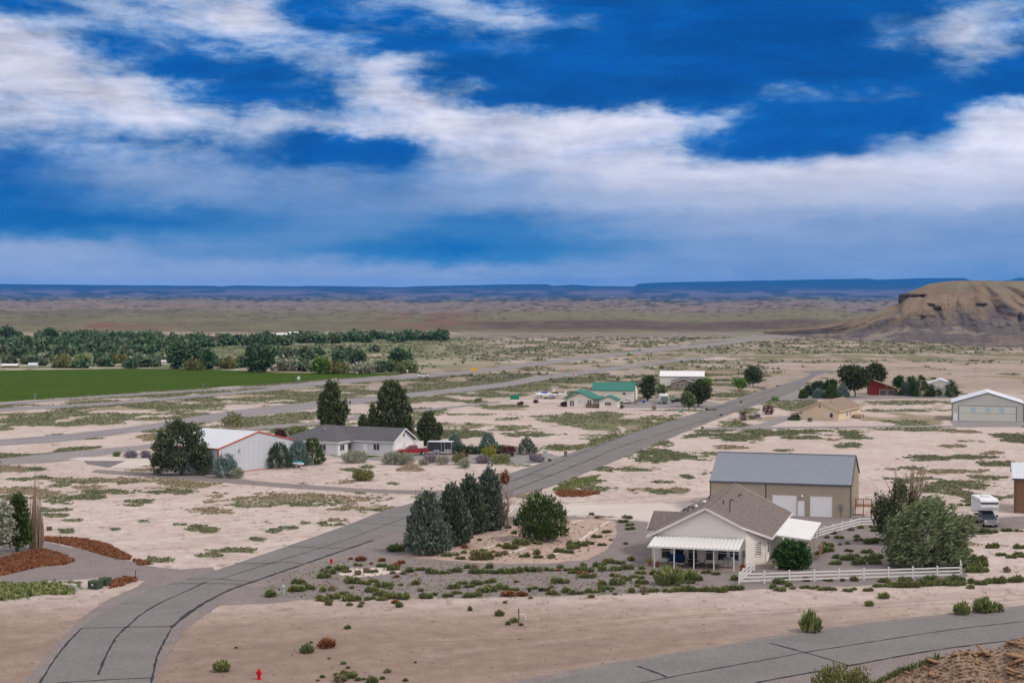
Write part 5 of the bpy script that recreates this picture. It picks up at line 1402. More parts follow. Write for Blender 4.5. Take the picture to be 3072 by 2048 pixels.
# angled wall window
tw = empty('window_holder_tmp', (0, 0, 0)); bpy.data.objects.remove(tw)
d_ = (c1 - c0).normalized(); wc = c0 + d_ * 1.9
fm = MB(); gm_ = MB(); 
for a0, a1, z0, z1, b in ((-.5, -.38, .95, 2.6, .07), (.38, .5, .95, 2.6, .07), (-.38, .38, 2.48, 2.6, .068), (-.38, .38, .95, 1.07, .068), (-.38, .38, 1.5, 1.56, .06), (-.38, .38, 2.05, 2.11, .06)):
    pts = [wc + d_ * a + nn * q + Vector((0, 0, z)) for z in (z0, z1) for a, q in ((a0, 0), (a1, 0), (a1, b), (a0, b))]
    fm.add(pts, [(0, 3, 2, 1), (4, 5, 6, 7), (0, 1, 5, 4), (1, 2, 6, 5), (2, 3, 7, 6), (3, 0, 4, 7)])
wo_ = fm.build('window', M['white'], H_)
pts = [wc + d_ * a + nn * q + Vector((0, 0, z)) for z in (1.07, 2.48) for a, q in ((-.38, 0), (.38, 0), (.38, .03), (-.38, .03))]
gm_.add(pts, [(0, 3, 2, 1), (4, 5, 6, 7), (0, 1, 5, 4), (1, 2, 6, 5), (2, 3, 7, 6), (3, 0, 4, 7)]); gm_.build('pane', M['glass'], wo_)
# porch: slab, posts, pan roof with ribs
MB().box(-1.5, 9.9, .0, U0 - .05, -.3, .08).build('patio_slab', M['patio'], H_)
MB().box(9.9, 13.4, U0 - 1.2, U0 + 2.6, -.3, .06).build('walkway', M['patio'], H_)
aw = empty('porch_awning', (0, 0, 0)); aw.parent = H_
pq = [(-.75, .35, 2.44), (9.45, .35, 2.44), (9.45, U0 - .08, 3.02), (-.75, U0 - .08, 3.02)]
rib_panels(aw, pq, .44, 'white', 'awning_panel', .07, .05, 1)
MB().bar((-.8, .33, 2.42), (9.5, .33, 2.42), .12, .18).build('gutter', M['white'], aw)
for x in (0.0, 2.22, 4.44, 6.66, 8.88): MB().box(x - .06, x + .06, .42, .54, 0.05, 2.4).build('post', M['white'], aw)
# side patio cover
sc_ = empty('side_awning', (0, 0, 0)); sc_.parent = H_
MB().slab([(12.2, 10.2, 2.88), (16.4, 9.3, 2.62), (16.4, 23.8, 2.62), (12.2, 25.0, 2.88)], .16).build('awning_sheet', M['white'], sc_)
for x, y in ((16.1, 9.8), (16.1, 14.5), (16.1, 19.2), (16.1, 23.4)): MB().box(x - .06, x + .06, y - .06, y + .06, 0, 2.5).build('post', M['white'], sc_)
MB().box(11.6, 16.4, 9.8, 24, -.3, .07).build('side_slab', M['patio'], H_)
# meter boxes on the front wall
for x, z, w, h in ((9.9 - .62, 1.35, .22, .42), (9.15 - .62, 1.6, .2, .4), (9.9 - .62, 1.0, .25, .3)):
    MB().box(x, x + w + .1, U0 - .17, U0 - .03, z, z + h).build('meter_box', M['grey_box'], H_)
mb = MB()
for x in (9.3, 9.45): mb.tube((x, U0 - .1, .05), (x, U0 - .1, 1.1), .035, .035, 6)
mb.build('conduit', M['grey_box'], H_)


def loc_to_world(base, azd, x, y, z=0.0):
    a = math.radians(azd); return (base[0] + x * math.cos(a) + y * math.sin(a), base[1] - x * math.sin(a) + y * math.cos(a), z)


HB = G(1961, 1706)
def hp(x, y, z=.08): return loc_to_world(HB, 15.9, x, y, z)


def set_thing(name, loc, azd, label, cat, group=None):
    t = empty(name, loc, azd); return tag(t, label, cat, group)


# patio furniture
t = set_thing('porch_swing', hp(2.0, 3.1), 15.9, 'blue cushioned swing bench under the porch awning', 'bench')
MB().box(-.85, .85, -.3, .35, .38, .5).build('seat', M['blue'], t, .03); MB().slab([(-.85, .3, .5), (.85, .3, .5), (.85, .5, 1.15), (-.85, .5, 1.15)], .1).build('backrest', M['blue'], t)
for x in (-.95, .95): mb = MB(); mb.bar((x, -.4, 0), (x, 0, 1.15), .05); mb.bar((x, .45, 0), (x, 0, 1.15), .05); mb.build('frame', M['black'], t)
t = set_thing('patio_table', hp(4.1, 2.0), 15.9, 'dark round patio table on the porch', 'table')
MB().lathe([(.72, 0), (.72, .035)], (0, 0, .7), 18).build('table_top', M['black'], t)
for i in range(4): a = math.pi / 4 + i * math.pi / 2; MB().tube((math.cos(a) * .5, math.sin(a) * .5, 0), (math.cos(a) * .35, math.sin(a) * .35, .7), .025, .025, 6).build('leg', M['black'], t)
def chair(x, y, rz, lab, mat='black'):
    t = set_thing('patio_chair', hp(x, y), 15.9 + rz, lab, 'chair', 'chairs round the porch table')
    MB().box(-.25, .25, -.25, .25, .4, .46).build('seat', M[mat], t); mb = MB()
    for i in range(5): mb.bar((-.2 + i * .1, .26, .46), (-.2 + i * .1, .34, .95), .03)
    mb.bar((-.25, .34, .95), (.25, .34, .95), .04); mb.build('backrest', M['black'], t)
    for a in (-.22, .22):
        for b in (-.22, .22): MB().bar((a, b, 0), (a, b, .4), .035).build('leg', M['black'], t)
chair(2.95, 1.5, 200, 'patio chair with a pale cushion left of the porch table', 'white_paint'); chair(4.3, .95, 180, 'black patio chair in front of the porch table')
chair(5.05, 2.3, 90, 'black patio chair right of the porch table'); chair(3.7, 2.9, 0, 'black patio chair behind the porch table')
t = set_thing('side_table', hp(2.45, 1.6), 15.9, 'small white side table between the swing and the chairs', 'table')
MB().box(-.25, .25, -.2, .2, .42, .46).build('table_top', M['white'], t)
for a in (-.22, .22):
    for b in (-.17, .17): MB().bar((a, b, 0), (a, b, .42), .03).build('leg', M['white'], t)
t = set_thing('fire_pit', hp(6.1, 2.0), 15.9, 'low round rusty fire basket near the middle of the porch', 'fire pit')
MB().lathe([(.16, 0), (.38, .12), (.42, .36), (.38, .36), (.3, .15)], (0, 0, .1), 14).build('bowl', M['rust'], t)
for i in range(3): a = i * 2.09; MB().tube((math.cos(a) * .3, math.sin(a) * .3, 0), (math.cos(a) * .25, math.sin(a) * .25, .2), .02, .02, 5).build('leg', M['rust'], t)
t = set_thing('grill', hp(8.0, 2.6), 15.9, 'large steel gas grill at the right end of the porch', 'grill')
MB().box(-.55, .55, -.3, .3, .12, .85).build('cabinet', M['chrome'], t, .01); MB().box(-.95, .95, -.32, .32, .85, .9).build('shelf', M['chrome'], t)
MB().prism([(-.3, .9), (.3, .9), (.3, 1.08), (.1, 1.24), (-.2, 1.2), (-.3, 1.05)], 'x', -.5, .5).build('lid', M['grey_box'], t)
for x in (-.54, 0, .54): MB().box(x - .02, x + .02, -.315, -.3, .14, .83).build('door_edge', M['black'], t)
for x, y, lab in ((.25, .8, 'terracotta flower pot at the left porch corner'), (-.9, 2.2, 'pale pot with flowers left of the porch posts'), (9.7, 1.4, 'terracotta pot with flowers by the right porch post'), (13.2, 3.6, 'white pot with pale flowers in front of the rounded shrub')):
    t = set_thing('flower_pot', hp(x, y, .05), 0, lab, 'flower pot')
    MB().lathe([(.14, 0), (.22, .34), (.24, .36), (.2, .36)], n=10).build('pot', M['white' if 'white' in lab else 'terracotta'], t)
    tag(link('flowers', npmesh('fl', *lobes_crown([(0, 0, .45, .2, .2, .16, 1)], 90, .14, 'out', .45)), M['yellow_leaf' if 'pale' in lab else 'rust_weed'], t), kind='stuff')

# deck panel leaning at the side cover
t = set_thing('deck_rail', hp(17.3, 10.5, 0), 15.9, 'brown slatted ramp rail beside the side awning', 'railing')
for i in range(26): MB().bar((.0, i * .22, .25 + i * .012), (.0, i * .22, 1.2 + i * .012), .1, .03).build('slat', M['wood_red'], t)
MB().bar((0, -.1, 1.2), (0, 5.6, 1.5), .06, .1).build('rail', M['wood_red'], t)


# --- steel barn behind the house
B0 = G(2556, 1553)
B_ = empty('barn', loc_to_world(B0, 15.9, -.2, 0), 15.9); tag(B_, 'large tan metal workshop with grey steel roof behind the beige house', 'barn')
BL_, BW, BE, BR = 19.4, 16.2, 4.62, 7.85
gable_shell(-BL_, -.01, .01, BW, BE - .05, BR - .08, 'x').build('wall', M['barn_wall'], B_)
dr = [(-1.75 - 3.35 + .0, -1.75, 2.9), (-8.9, -5.6 - .0, 2.9)]
wall_panels(B_, 'F', 0, -BL_, 0, lambda a: BE - .06, 'barn_wall', .97)
wall_panels(B_, 'R', 0, 0, BW, lambda a: BE + (BR - BE) * (1 - abs(a - BW / 2) / (BW / 2)) - .08, 'barn_wall', .95)
for q in roof_planes(-BL_, 0, 0, BW, BE, BR, 'x', .25, .15):
    MB().slab(q, .05).build('roof', M['barn_roof'], B_); rib_panels(B_, lift(q, .01), .94, 'barn_roof', 'roof_panel', .035, .02, 3)
MB().bar((-BL_ - .15, BW / 2, BR + .05), (.15, BW / 2, BR + .05), .4, .06).build('ridge_cap', M['barn_roof'], B_)
trim_bars(B_, [((-BL_ - .16, -.27, BE - .16), (.16, -.27, BE - .16)), ((.17, -.26, BE - .14), (.17, BW / 2, BR - .03)), ((.17, BW / 2, BR - .03), (.17, BW + .26, BE - .14))], .16, 'trim_dark')
trim_bars(B_, [((.05, -.05, 0), (.05, -.05, BE - .1)), ((-BL_, -.05, 0), (-BL_, -.05, BE - .1)), ((-11.6, -.06, 0), (-11.6, -.06, BE - .1))], .14, 'trim_dark', 'corner_trim')
for a, w, h in ((-4.0, 3.0, 2.85), (-9.0, 3.4, 2.85), (-14.5, 3.4, 2.85)):
    door(B_, 'F', -.07, a, w, h, 'door', 'garage_door', 5, 'barn_wall')
door(B_, 'F', -.07, -6.75, 1.0, 2.15, 'door', 'door', 0, 'barn_wall')
MB().lathe([(.2, 0), (.12, .2), (.03, .25)], (-6.6, -.25, 2.75), 8).build('lamp', M['white'], B_)
MB().box(-1.55, -1.1, -.2, -.07, .95, 1.85).build('meter_box', M['grey_box'], B_); MB().tube((-1.3, -.13, 0), (-1.3, -.13, 1), .04, .04, 6).build('conduit', M['grey_box'], B_)
# wooden landing at the right end
t = set_thing('wooden_landing', loc_to_world(B0, 15.9, 1.4, 3.2), 15.9, 'raised wooden landing with railings at the right end of the tan workshop', 'landing')
MB().box(-1.2, 1.2, -1, 1, 1.35, 1.45).build('deck', M['wood_red'], t)
for x in (-1.1, 0, 1.1): MB().box(x - .06, x + .06, -1.0, -.88, 0, 2.4).build('post', M['wood_red'], t)
MB().box(-1.2, 1.2, -1.02, -.95, 2.35, 2.45).build('rail', M['wood_red'], t)
for i in range(9): MB().box(-.95 + i * .24 - .03, -.95 + i * .24 + .03, -1.0, -.95, 1.45, 2.35).build('baluster', M['wood_red'], t)

# --- metal building with orange trim
W0 = G(655, 1424)
Wm = empty('metal_building', W0, 33.7); tag(Wm, 'white ribbed metal hangar with orange red roof trim', 'metal building')
WW, WL, WE, WR = 20.0, 13.2, 4.45, 6.7
gable_shell(-WL, 0, 0, WW, WE, WR, 'x').build('wall', M['white_metal'], Wm)
wf = lambda a: WE + (WR - WE) * (1 - abs(a - WW / 2) / (WW / 2)) - .05
wall_panels(Wm, 'R', 0, 0, WW, wf, 'white_metal', .95); wall_panels(Wm, 'F', 0, -WL, 0, lambda a: WE - .05, 'white_metal', .95)
for q in roof_planes(-WL, 0, 0, WW, WE, WR, 'x', .15, .12): MB().slab(lift(q, .08), .1).build('roof', M['white_metal'], Wm); rib_panels(Wm, lift(q, .09), .95, 'white_metal', 'roof_panel', .03, .02, 2)
for a, b in [((.14, -.15, WE), (.14, WW / 2, WR + .05)), ((.14, WW / 2, WR + .05), (.14, WW + .15, WE)), ((.06, -.05, -.1), (.06, -.05, WE)), ((.06, WW, 0), (.06, WW, WE)), ((-WL, -.17, WE), (.1, -.17, WE))]:
    MB().bar(a, b, .17, .2).build('trim', M['orange_trim'], Wm)
MB().bar((.09, 0, .06), (.09, WW, .06), .06, .12).build('trim', M['orange_trim'], Wm)
MB().lathe([(.3, 0), (.05, .12)], (.35, 5.0, 3.9), 8).build('lamp', M['grey_box'], Wm)

# --- white house with grey hip roof and garage wing
g0 = G(1013, 1367); GA = 26
K = empty('house', g0, GA); tag(K, 'white ranch house with dark grey roof and a double garage wing', 'house')
x0, y0 = loc_to_world((0, 0), 0, 0, 0)[:2]
we = 2.55
MB().box(-13, 0, 0, 13.5, -.4, we).build('wall', M['white_paint'], K)
MB().box(0, 9.3, 5.2, 13.4, -.4, we).build('garage_wall', M['white_paint'], K)
MB().prism([(5.2, we), (13.4, we), (9.3, 4.9)], 'x', 8.9, 9.3).build('gable_wall', M['white_paint'], K)
o_ = .45; zr_ = we + 2.75
a, b, c_, d2 = (-13.4, -o_, we), (.4, -o_, we), (.4, 13.9, we), (-13.4, 13.9, we); r1, r2 = (-7.4, 6.7, zr_), (-5.6, 6.7, zr_)
for q in ([a, b, r2, r1], [b, c_, r2], [c_, d2, r1, r2], [d2, a, r1]): MB().slab([(p[0], p[1], p[2] + .08) for p in q], .12).build('roof', M['grey_shingle'], K)
for q in ([(-6.3, 4.75, we), (9.75, 4.75, we), (9.75, 9.3, 4.95), (-6.3, 9.3, 4.95)], [(9.75, 13.85, we), (-6.3, 13.85, we), (-6.3, 9.3, 4.95), (9.75, 9.3, 4.95)]):
    MB().slab(lift(q, .1), .12).build('wing_roof', M['grey_shingle'], K)
MB().slab([(.2, 1.2, we + .12), (.6, 4.9, we + .12), (-.1, 6.5, we + .95), (-2.5, 3.2, we + 1.4)], .1).build('porch_roof', M['grey_shingle'], K)
for p, q in [((-13.4, -.48, we), (.42, -.48, we)), ((.42, -.48, we), (.42, 4.75, we)), ((.42, 4.72, we), (9.75, 4.72, we)), ((9.78, 4.75, we), (9.78, 9.3, 4.95)), ((9.78, 9.3, 4.95), (9.78, 13.85, we))]: MB().bar(p, q, .05, .22).build('fascia', M['white'], K)
window(K, 'F', -.02, -3.4, .95, 1.5, 1.1, 1, .12, 'white'); window(K, 'R', .02, 1.6, .95, 1.5, 1.1, 1, .12)
window(K, 'F', 5.18, 5.6, .95, 1.3, 1.15, 1, .12); door(K, 'F', 5.18, 3.1, 1.0, 2.1, 'door'); window(K, 'R', .02, 4.2, .2, 1.2, 1.9, 0, .08)
for a in (7.35, 11.25): door(K, 'R', 9.32, a, 2.9, 2.2, 'door', 'garage_door', 4)
window(K, 'R', 9.32, 9.3, 3.4, .5, .5, 0, .06, 'tan_wall')
for x in (.35,): MB().box(x - .08, x + .08, 4.9, 5.06, 0, we).build('post', M['white'], K)
MB().lathe([(.2, 0), (.22, .25), (.1, .35)], (-5.6, 4.2, 4.5), 8).build('roof_vent', M['rim'], K)
MB().box(0, 9.3, 3.6, 5.15, -.2, .06).build('walkway', M['concrete'], K)
MB().bar((9.4, 13.9, 1.0), (9.4, 17.0, 1.0), .05, 1.9).build('side_fence', M['white'], K)

# --- tan house
T0 = G(2514, 1262)
Tn = empty('house', T0, 28); tag(Tn, 'tan stucco house with brown shingle roof and a small wooden deck', 'house')
gable_shell(-9.3, 0, 0, 20.5, 2.5, 4.6, 'y').build('wall', M['tan_wall'], Tn)
for q in roof_planes(-9.3, 0, 0, 20.5, 2.55, 4.65, 'y', .5, .5): MB().slab(lift(q, .08), .14).build('roof', M['tan_shingle'], Tn); tag(courses(lift(q, .08), 16, .03).build('shingle_course', M['tan_shingle'], Tn), kind='stuff')
for p, q in [((-9.8, -.52, 2.35), (-4.65, -.52, 4.6)), ((-4.65, -.52, 4.6), (.5, -.52, 2.35)), ((.53, -.5, 2.3), (.53, 19, 2.3))]: MB().bar(p, q, .05, .2).build('fascia', M['tan_wall'], Tn)
window(Tn, 'F', -.02, -1.7, .75, .85, 1.1, 0, .12); window(Tn, 'R', .02, 7.8, .8, .9, 1.0, 0, .1); window(Tn, 'R', .02, 10.6, .5, .5, 1.4, 0, .08); window(Tn, 'F', -.02, -4.65, 3.2, .35, .5, 0, .06, 'tan_wall')
MB().tube((-3.3, 5, 3.7), (-3.3, 5, 4.6), .06, .06, 6).build('vent_pipe', M['black'], Tn); MB().tube((-1.8, 9, 3.2), (-1.8, 9, 3.7), .06, .06, 6).build('vent_pipe', M['black'], Tn)
MB().tube((.15, .1, 0), (.15, .1, 2.3), .05, .05, 6).build('downspout', M['tan_wall'], Tn)
dk = MB()
for i in range(10): dk.box(.3, 2.4, 11.5 + i * .42, 11.5 + i * .42 + .38, .62, .7)
tag(dk.build('deck', M['wood_red'], Tn), kind=None)
for x in (.5, 2.2):
    for y in (11.7, 15.3): MB().box(x - .08, x + .08, y - .08, y + .08, 0, .62).build('deck_post', M['wood_red'], Tn)

# --- big pale hangar at the right
h0 = G(2856, 1261)
Hg = empty('hangar', h0, 15.8); tag(Hg, 'pale grey metal hangar with a wide bifold door and white roof', 'hangar')
gable_shell(0, 17, 0, 16, 4.4, 7.0, 'y').build('wall', M['pale_wall'], Hg)
wall_panels(Hg, 'F', 0, 0, 17, lambda a: 4.4 + 2.6 * (1 - abs(a - 8.5) / 8.5) - .05, 'pale_wall', .95)
for q in roof_planes(0, 17, 0, 16, 4.45, 7.05, 'y', .3, .25): MB().slab(lift(q, .12), .12).build('roof', M['white_metal'], Hg)
for p, q in [((-.35, -.27, 4.35), (8.5, -.27, 7.05)), ((8.5, -.27, 7.05), (17.35, -.27, 4.35)), ((-.02, -.1, 0), (-.02, -.1, 4.4)), ((17.02, -.1, 0), (17.02, -.1, 4.4))]: MB().bar(p, q, .2, .16).build('trim', M['trim_dark'], Hg)
MB().box(1.7, 15.2, -.16, -.08, 1.95, 3.7).build('door_leaf', M['pale_wall'], Hg); MB().box(1.7, 15.2, -.17, -.08, .05, 1.9).build('door_leaf', M['pale_wall'], Hg)
trim_bars(Hg, [((1.6, -.14, 3.76), (15.3, -.14, 3.76)), ((1.6, -.14, 0), (1.6, -.14, 3.76)), ((15.3, -.14, 0), (15.3, -.14, 3.76))], .1, 'grey_box', 'door_frame')
MB().bar((1.7, -.17, 1.925), (15.2, -.17, 1.925), .03, .04).build('door_seam', M['grey_box'], Hg)
sky_p = material('translucent_panel', (.40, .52, .58), None, .4, 1)
for x in (5.2, 8.6, 11.9): MB().box(x - .55, x + .55, -.19, -.162, 2.1, 3.5).build('light_panel', sky_p, Hg)
door(Hg, 'F', -.08, .85, .9, 1.95)

# --- far right workshop corner
q0 = G(3046, 1538)
Rb = empty('workshop', q0, 15.9); tag(Rb, 'tan workshop with light blue grey roof cut by the right edge of the picture', 'workshop')
gable_shell(0, 12, 0, 9, 5.0, 6.6, 'x').build('wall', M['tan_wall'], Rb)
wall_panels(Rb, 'F', 0, 0, 12, lambda a: 4.95, 'wood_red', 1.2, 'wall_board')
for q in roof_planes(0, 12, 0, 9, 5.0, 6.6, 'x', .5, .5): MB().slab(lift(q, .08), .1).build('roof', M['white_metal'], Rb); rib_panels(Rb, lift(q, .09), .94, 'white_metal', 'roof_panel', .03, .02, 2)
for p, q in [((-.1, -.1, 0), (-.1, -.1, 4.9)), ((-.5, -.52, 4.85), (12.5, -.52, 4.85))]: MB().bar(p, q, .18).build('trim', M['trim_dark'], Rb)

# --- green roofed house, its hangar
A_G = 10
e0 = G(1798, 1224)
Gh = empty('house', e0, A_G); tag(Gh, 'cream house with green metal roofs and a small double gable front', 'house')
def gab(par, v0, v1, u0, u1, e, r, wall, roof, oh=.4, og=.4, ridge='y', rn='roof', fa='green_roof'):
    gable_shell(v0, v1, u0, u1, e, r, ridge).build('wall', M[wall], par)
    for q in roof_planes(v0, v1, u0, u1, e + .05, r + .05, ridge, oh, og): MB().slab(lift(q, .06), .12).build(rn, M[roof], par)
    if ridge == 'y':
        m_ = (v0 + v1) / 2; s = (r - e) / (m_ - v0)
        for p, q in [((v0 - oh, u0 - og - .03, e - s * oh), (m_, u0 - og - .03, r + .02)), ((m_, u0 - og - .03, r + .02), (v1 + oh, u0 - og - .03, e - s * oh))]: MB().bar(p, q, .06, .22).build('fascia', M[fa], par)
gab(Gh, 0, 5.0, 0, 6.0, 2.3, 3.4, 'cream', 'green_roof')
gab(Gh, -9.4, -2.2, 3.0, 16, 2.5, 4.1, 'cream', 'green_roof')
gab(Gh, -10.6, -4.2, 5.5, 17, 2.5, 4.35, 'cream', 'green_roof')
MB().box(-2.3, .2, 4.2, 8, -.2, 2.3).build('wall', M['cream'], Gh); MB().slab([(-2.6, 3.4, 2.35), (.6, 3.4, 2.35), (.6, 8, 3.0), (-2.6, 8, 3.0)], .12).build('roof', M['green_roof'], Gh)
window(Gh, 'F', -.02, 2.4, .85, .75, .8, 1, .08); 
for x in (1.78, 3.02): MB().box(x - .14, x + .14, -.08, -.03, .8, 1.7).build('shutter', M['black'], Gh)
for x in (-8.4, -7.75, -3.5, -2.85): window(Gh, 'F', 2.98, x, .35 if x < -5 else .5, .42, 1.45, 0, .07)
MB().box(-6.1, -5.7, 2.9, 2.99, 1.5, 1.8).build('gable_vent', M['grey_box'], Gh)
window(Gh, 'R', 5.02, 3.6, .8, .7, .9, 0, .08); window(Gh, 'R', 5.02, 1.0, .9, .35, .7, 0, .06)
f_ = empty('picket_fence', loc_to_world(e0, A_G, -3.9, .4), A_G); tag(f_, 'brown wooden picket fence in front of the green roofed house', 'fence')
for i in range(20): MB().box(i * .2, i * .2 + .16, 0, .04, 0, 1.15 + .04 * (i % 3)).build('picket', M['wood'], f_)
for z in (.3, .9): MB().box(0, 4.0, .04, .1, z, z + .08).build('rail', M['wood'], f_)
f1 = G(1900, 1205)
Gg = empty('hangar', f1, A_G); tag(Gg, 'cream hangar with a large green metal roof behind the green roofed house', 'hangar')
gab(Gg, -12.4, 0, 0, 13, 3.3, 5.35, 'cream', 'green_roof', .3, .2, 'x')
MB().bar((.22, -.3, 3.2), (.22, 6.5, 5.35), .12, .16).build('trim', M['green_roof'], Gg); MB().bar((.22, 6.5, 5.35), (.22, 13.3, 3.2), .12, .16).build('trim', M['green_roof'], Gg)
window(Gg, 'F', -.02, -2.7, 2.15, .9, .5, 0, .05, 'cream')

# --- far white hangar and taupe house
p0 = G(1979, 1157)
Fw = empty('hangar', p0, 8); tag(Fw, 'long white hangar with a bright white roof beyond the taupe house', 'hangar')
gable_shell(0, 15.4, 0, 12, 3.3, 4.9, 'x').build('wall', M['cream'], Fw)
for q in roof_planes(0, 15.4, 0, 12, 3.35, 4.95, 'x', .15, .15): MB().slab(lift(q, .08), .12).build('roof', M['white'], Fw)
trim_bars(Fw, [((-.1, -.2, 3.3), (15.5, -.2, 3.3)), ((-.02, -.06, 0), (-.02, -.06, 3.3)), ((15.42, -.06, 0), (15.42, -.06, 3.3))], .1, 'grey_box')
p0 = G(2013, 1164)
Fh = empty('house', p0, 8); tag(Fh, 'small taupe house with grey roof in front of the long white hangar', 'house')
taupe = material('taupe_wall', (.30, .25, .22), None, .8, 1)
gab(Fh, 0, 8.4, 0, 13, 1.9, 3.3, taupe.name if False else 'tan_wall', 'grey_shingle', .4, .4)
for o in Fh.children:
    if o.name.startswith('wall'): o.data.materials.clear(); o.data.materials.append(taupe)
    if o.name.startswith('fascia'): o.data.materials.clear(); o.data.materials.append(M['white'])
window(Fh, 'F', -.02, 2.2, .55, 1.0, 1.0, 1, .1); window(Fh, 'F', -.02, 3.75, .5, .7, 1.1, 1, .1)

# --- red barn and grey shed
r0 = G(2634, 1185)
Rd = empty('red_barn', r0, 8); tag(Rd, 'red board garage with two dark doors and a round green sign', 'barn')
MB().prism([(-2.6, -.3), (5.9, -.3), (5.9, 2.15), (-2.4, 5.1), (-2.6, 5.1)], 'y', 0, 10).build('wall', M['red_wall'], Rd)
MB().slab([(6.4, -.4, 2.05), (6.4, 10.3, 2.05), (-2.6, 10.3, 5.25), (-2.6, -.4, 5.25)], .14).build('roof', M['tan_shingle'], Rd)
MB().bar((-2.6, -.43, 5.1), (6.4, -.43, 1.95), .06, .24).build('fascia', M['tan_shingle'], Rd)
for x in (1.55, 4.1): door(Rd, 'F', -.02, x, 2.05, 1.75, 'grey_door', 'garage_door', 4, 'tan_wall')
MB().prism([(2.6 + .42 * math.cos(i * math.pi / 8), 2.75 + .42 * math.sin(i * math.pi / 8)) for i in range(16)], 'y', -.1, -.03).build('round_sign', M['container'], Rd)
r0 = G(2781, 1190)
Gs = empty('shed', r0, 15); tag(Gs, 'pale grey metal shed with white roof behind the small pines', 'shed')
gab(Gs, 0, 8.0, 0, 9, 4.0, 5.4, 'pale_wall', 'white_metal', .25, .2, fa='white')

# --- distant farm buildings
for px_, py_, w, h, l, lab, wl, rf in [
    (828, 1008, 32, 9, 9, 'small distant white metal shed on the slope beyond the river', 'white_metal', 'white'), (865, 1006, 38, 11, 11, 'larger distant tan metal barn with white roof beyond the river', 'tan_wall', 'white'),
    (4, 1101, 48, 10, 10, 'long low farm shed with white roof at the far left', 'red_wall', 'white'), (86, 1100, 24, 12, 8, 'small blue white farm shed at the far left', 'white_metal', 'white_metal'),
    (418, 1087, 38, 8, 8, 'low white machine shed by the tilted pale shed', 'white_metal', 'white_metal'), (466, 1087, 36, 7, 7, 'light coloured low buildings behind the field', 'cream', 'white')]:
    m_ = mpp(py_); b = empty('farm_shed', G(px_, py_), 0); tag(b, lab, 'shed')
    gable_shell(0, w * m_, 0, l * m_ * 1.5, h * m_ * .55, h * m_, 'x').build('wall', M[wl], b)
    for q in roof_planes(0, w * m_, 0, l * m_ * 1.5, h * m_ * .57, h * m_ * 1.02, 'x', .3, .3): MB().slab(q, .15).build('roof', M[rf], b)
m_ = mpp(1085)
t = empty('tilted_shed', G(376, 1085)); tag(t, 'tall tilted pale tan wedge standing behind the green field', 'hopper')
MB().prism([(0, 0), (12 * m_, 0), (15 * m_, 15 * m_), (9 * m_, 16 * m_)], 'y', 0, 4).build('wedge', M['concrete'], t)

# ------------------------------------------------------------------ white rail fences
def rail_fence(pts, n, label, h=1.28, rails=(.35, .72, 1.08), z0=0):
    P_ = resample([G(*p) for p in pts], n); t = empty('rail_fence', P_[0]); tag(t, label, 'fence', 'white rail fence round the back yard')
    post = MB(); post.box(-.065, .065, -.065, .065, -.2, h).lathe([(.10, h), (.10, h + .04), (.01, h + .1)], n=4)
    pm_ = post.mesh('post'); pm_.materials.append(M['white'])
    for p in P_: link('post', pm_, None, t, (p[0] - P_[0][0], p[1] - P_[0][1], 0))
    for a, b in zip(P_, P_[1:]):
        for z in rails: MB().bar((a[0] - P_[0][0], a[1] - P_[0][1], z), (b[0] - P_[0][0], b[1] - P_[0][1], z), .045, .15).build('rail', M['white'], t)
    return t
rail_fence([(2217, 1752), (2884, 1731)], 10, 'front run of the white three rail fence along the gravel yard')
rail_fence([(2217, 1752), (2263, 1712)], 5, 'short white fence return from the front run to the porch', 1.28)
rail_fence([(2884, 1731), (2872, 1665), (2860, 1595)], 12, 'right run of the white rail fence going back behind the willow')
rail_fence([(2430, 1625), (2460, 1612), (2579, 1580)], 7, 'rear run of the white rail fence in front of the tan workshop')
rail_fence([(2579, 1580), (2640, 1577), (2700, 1575)], 4, 'white rail fence stretch half hidden behind the half dead tree')
t = set_thing('fence_post', (*G(2462, 1662), 0), 0, 'single white post standing alone in the back yard', 'post'); MB().box(-.06, .06, -.06, .06, -.1, 1.25).build('post_body', M['white'], t)

# ------------------------------------------------------------------ vehicles
def wheel(par, x, y, r=.39, w=.26, side=1):
    o = MB().tube((x - w / 2, y, r), (x + w / 2, y, r), r, r, 18).build('wheel', M['tyre'], par)
    s = x + side * w / 2
    MB().tube((s - side * .02, y, r), (s + side * .025, y, r), r * .62, r * .55, 12).build('rim', M['rim'], o)


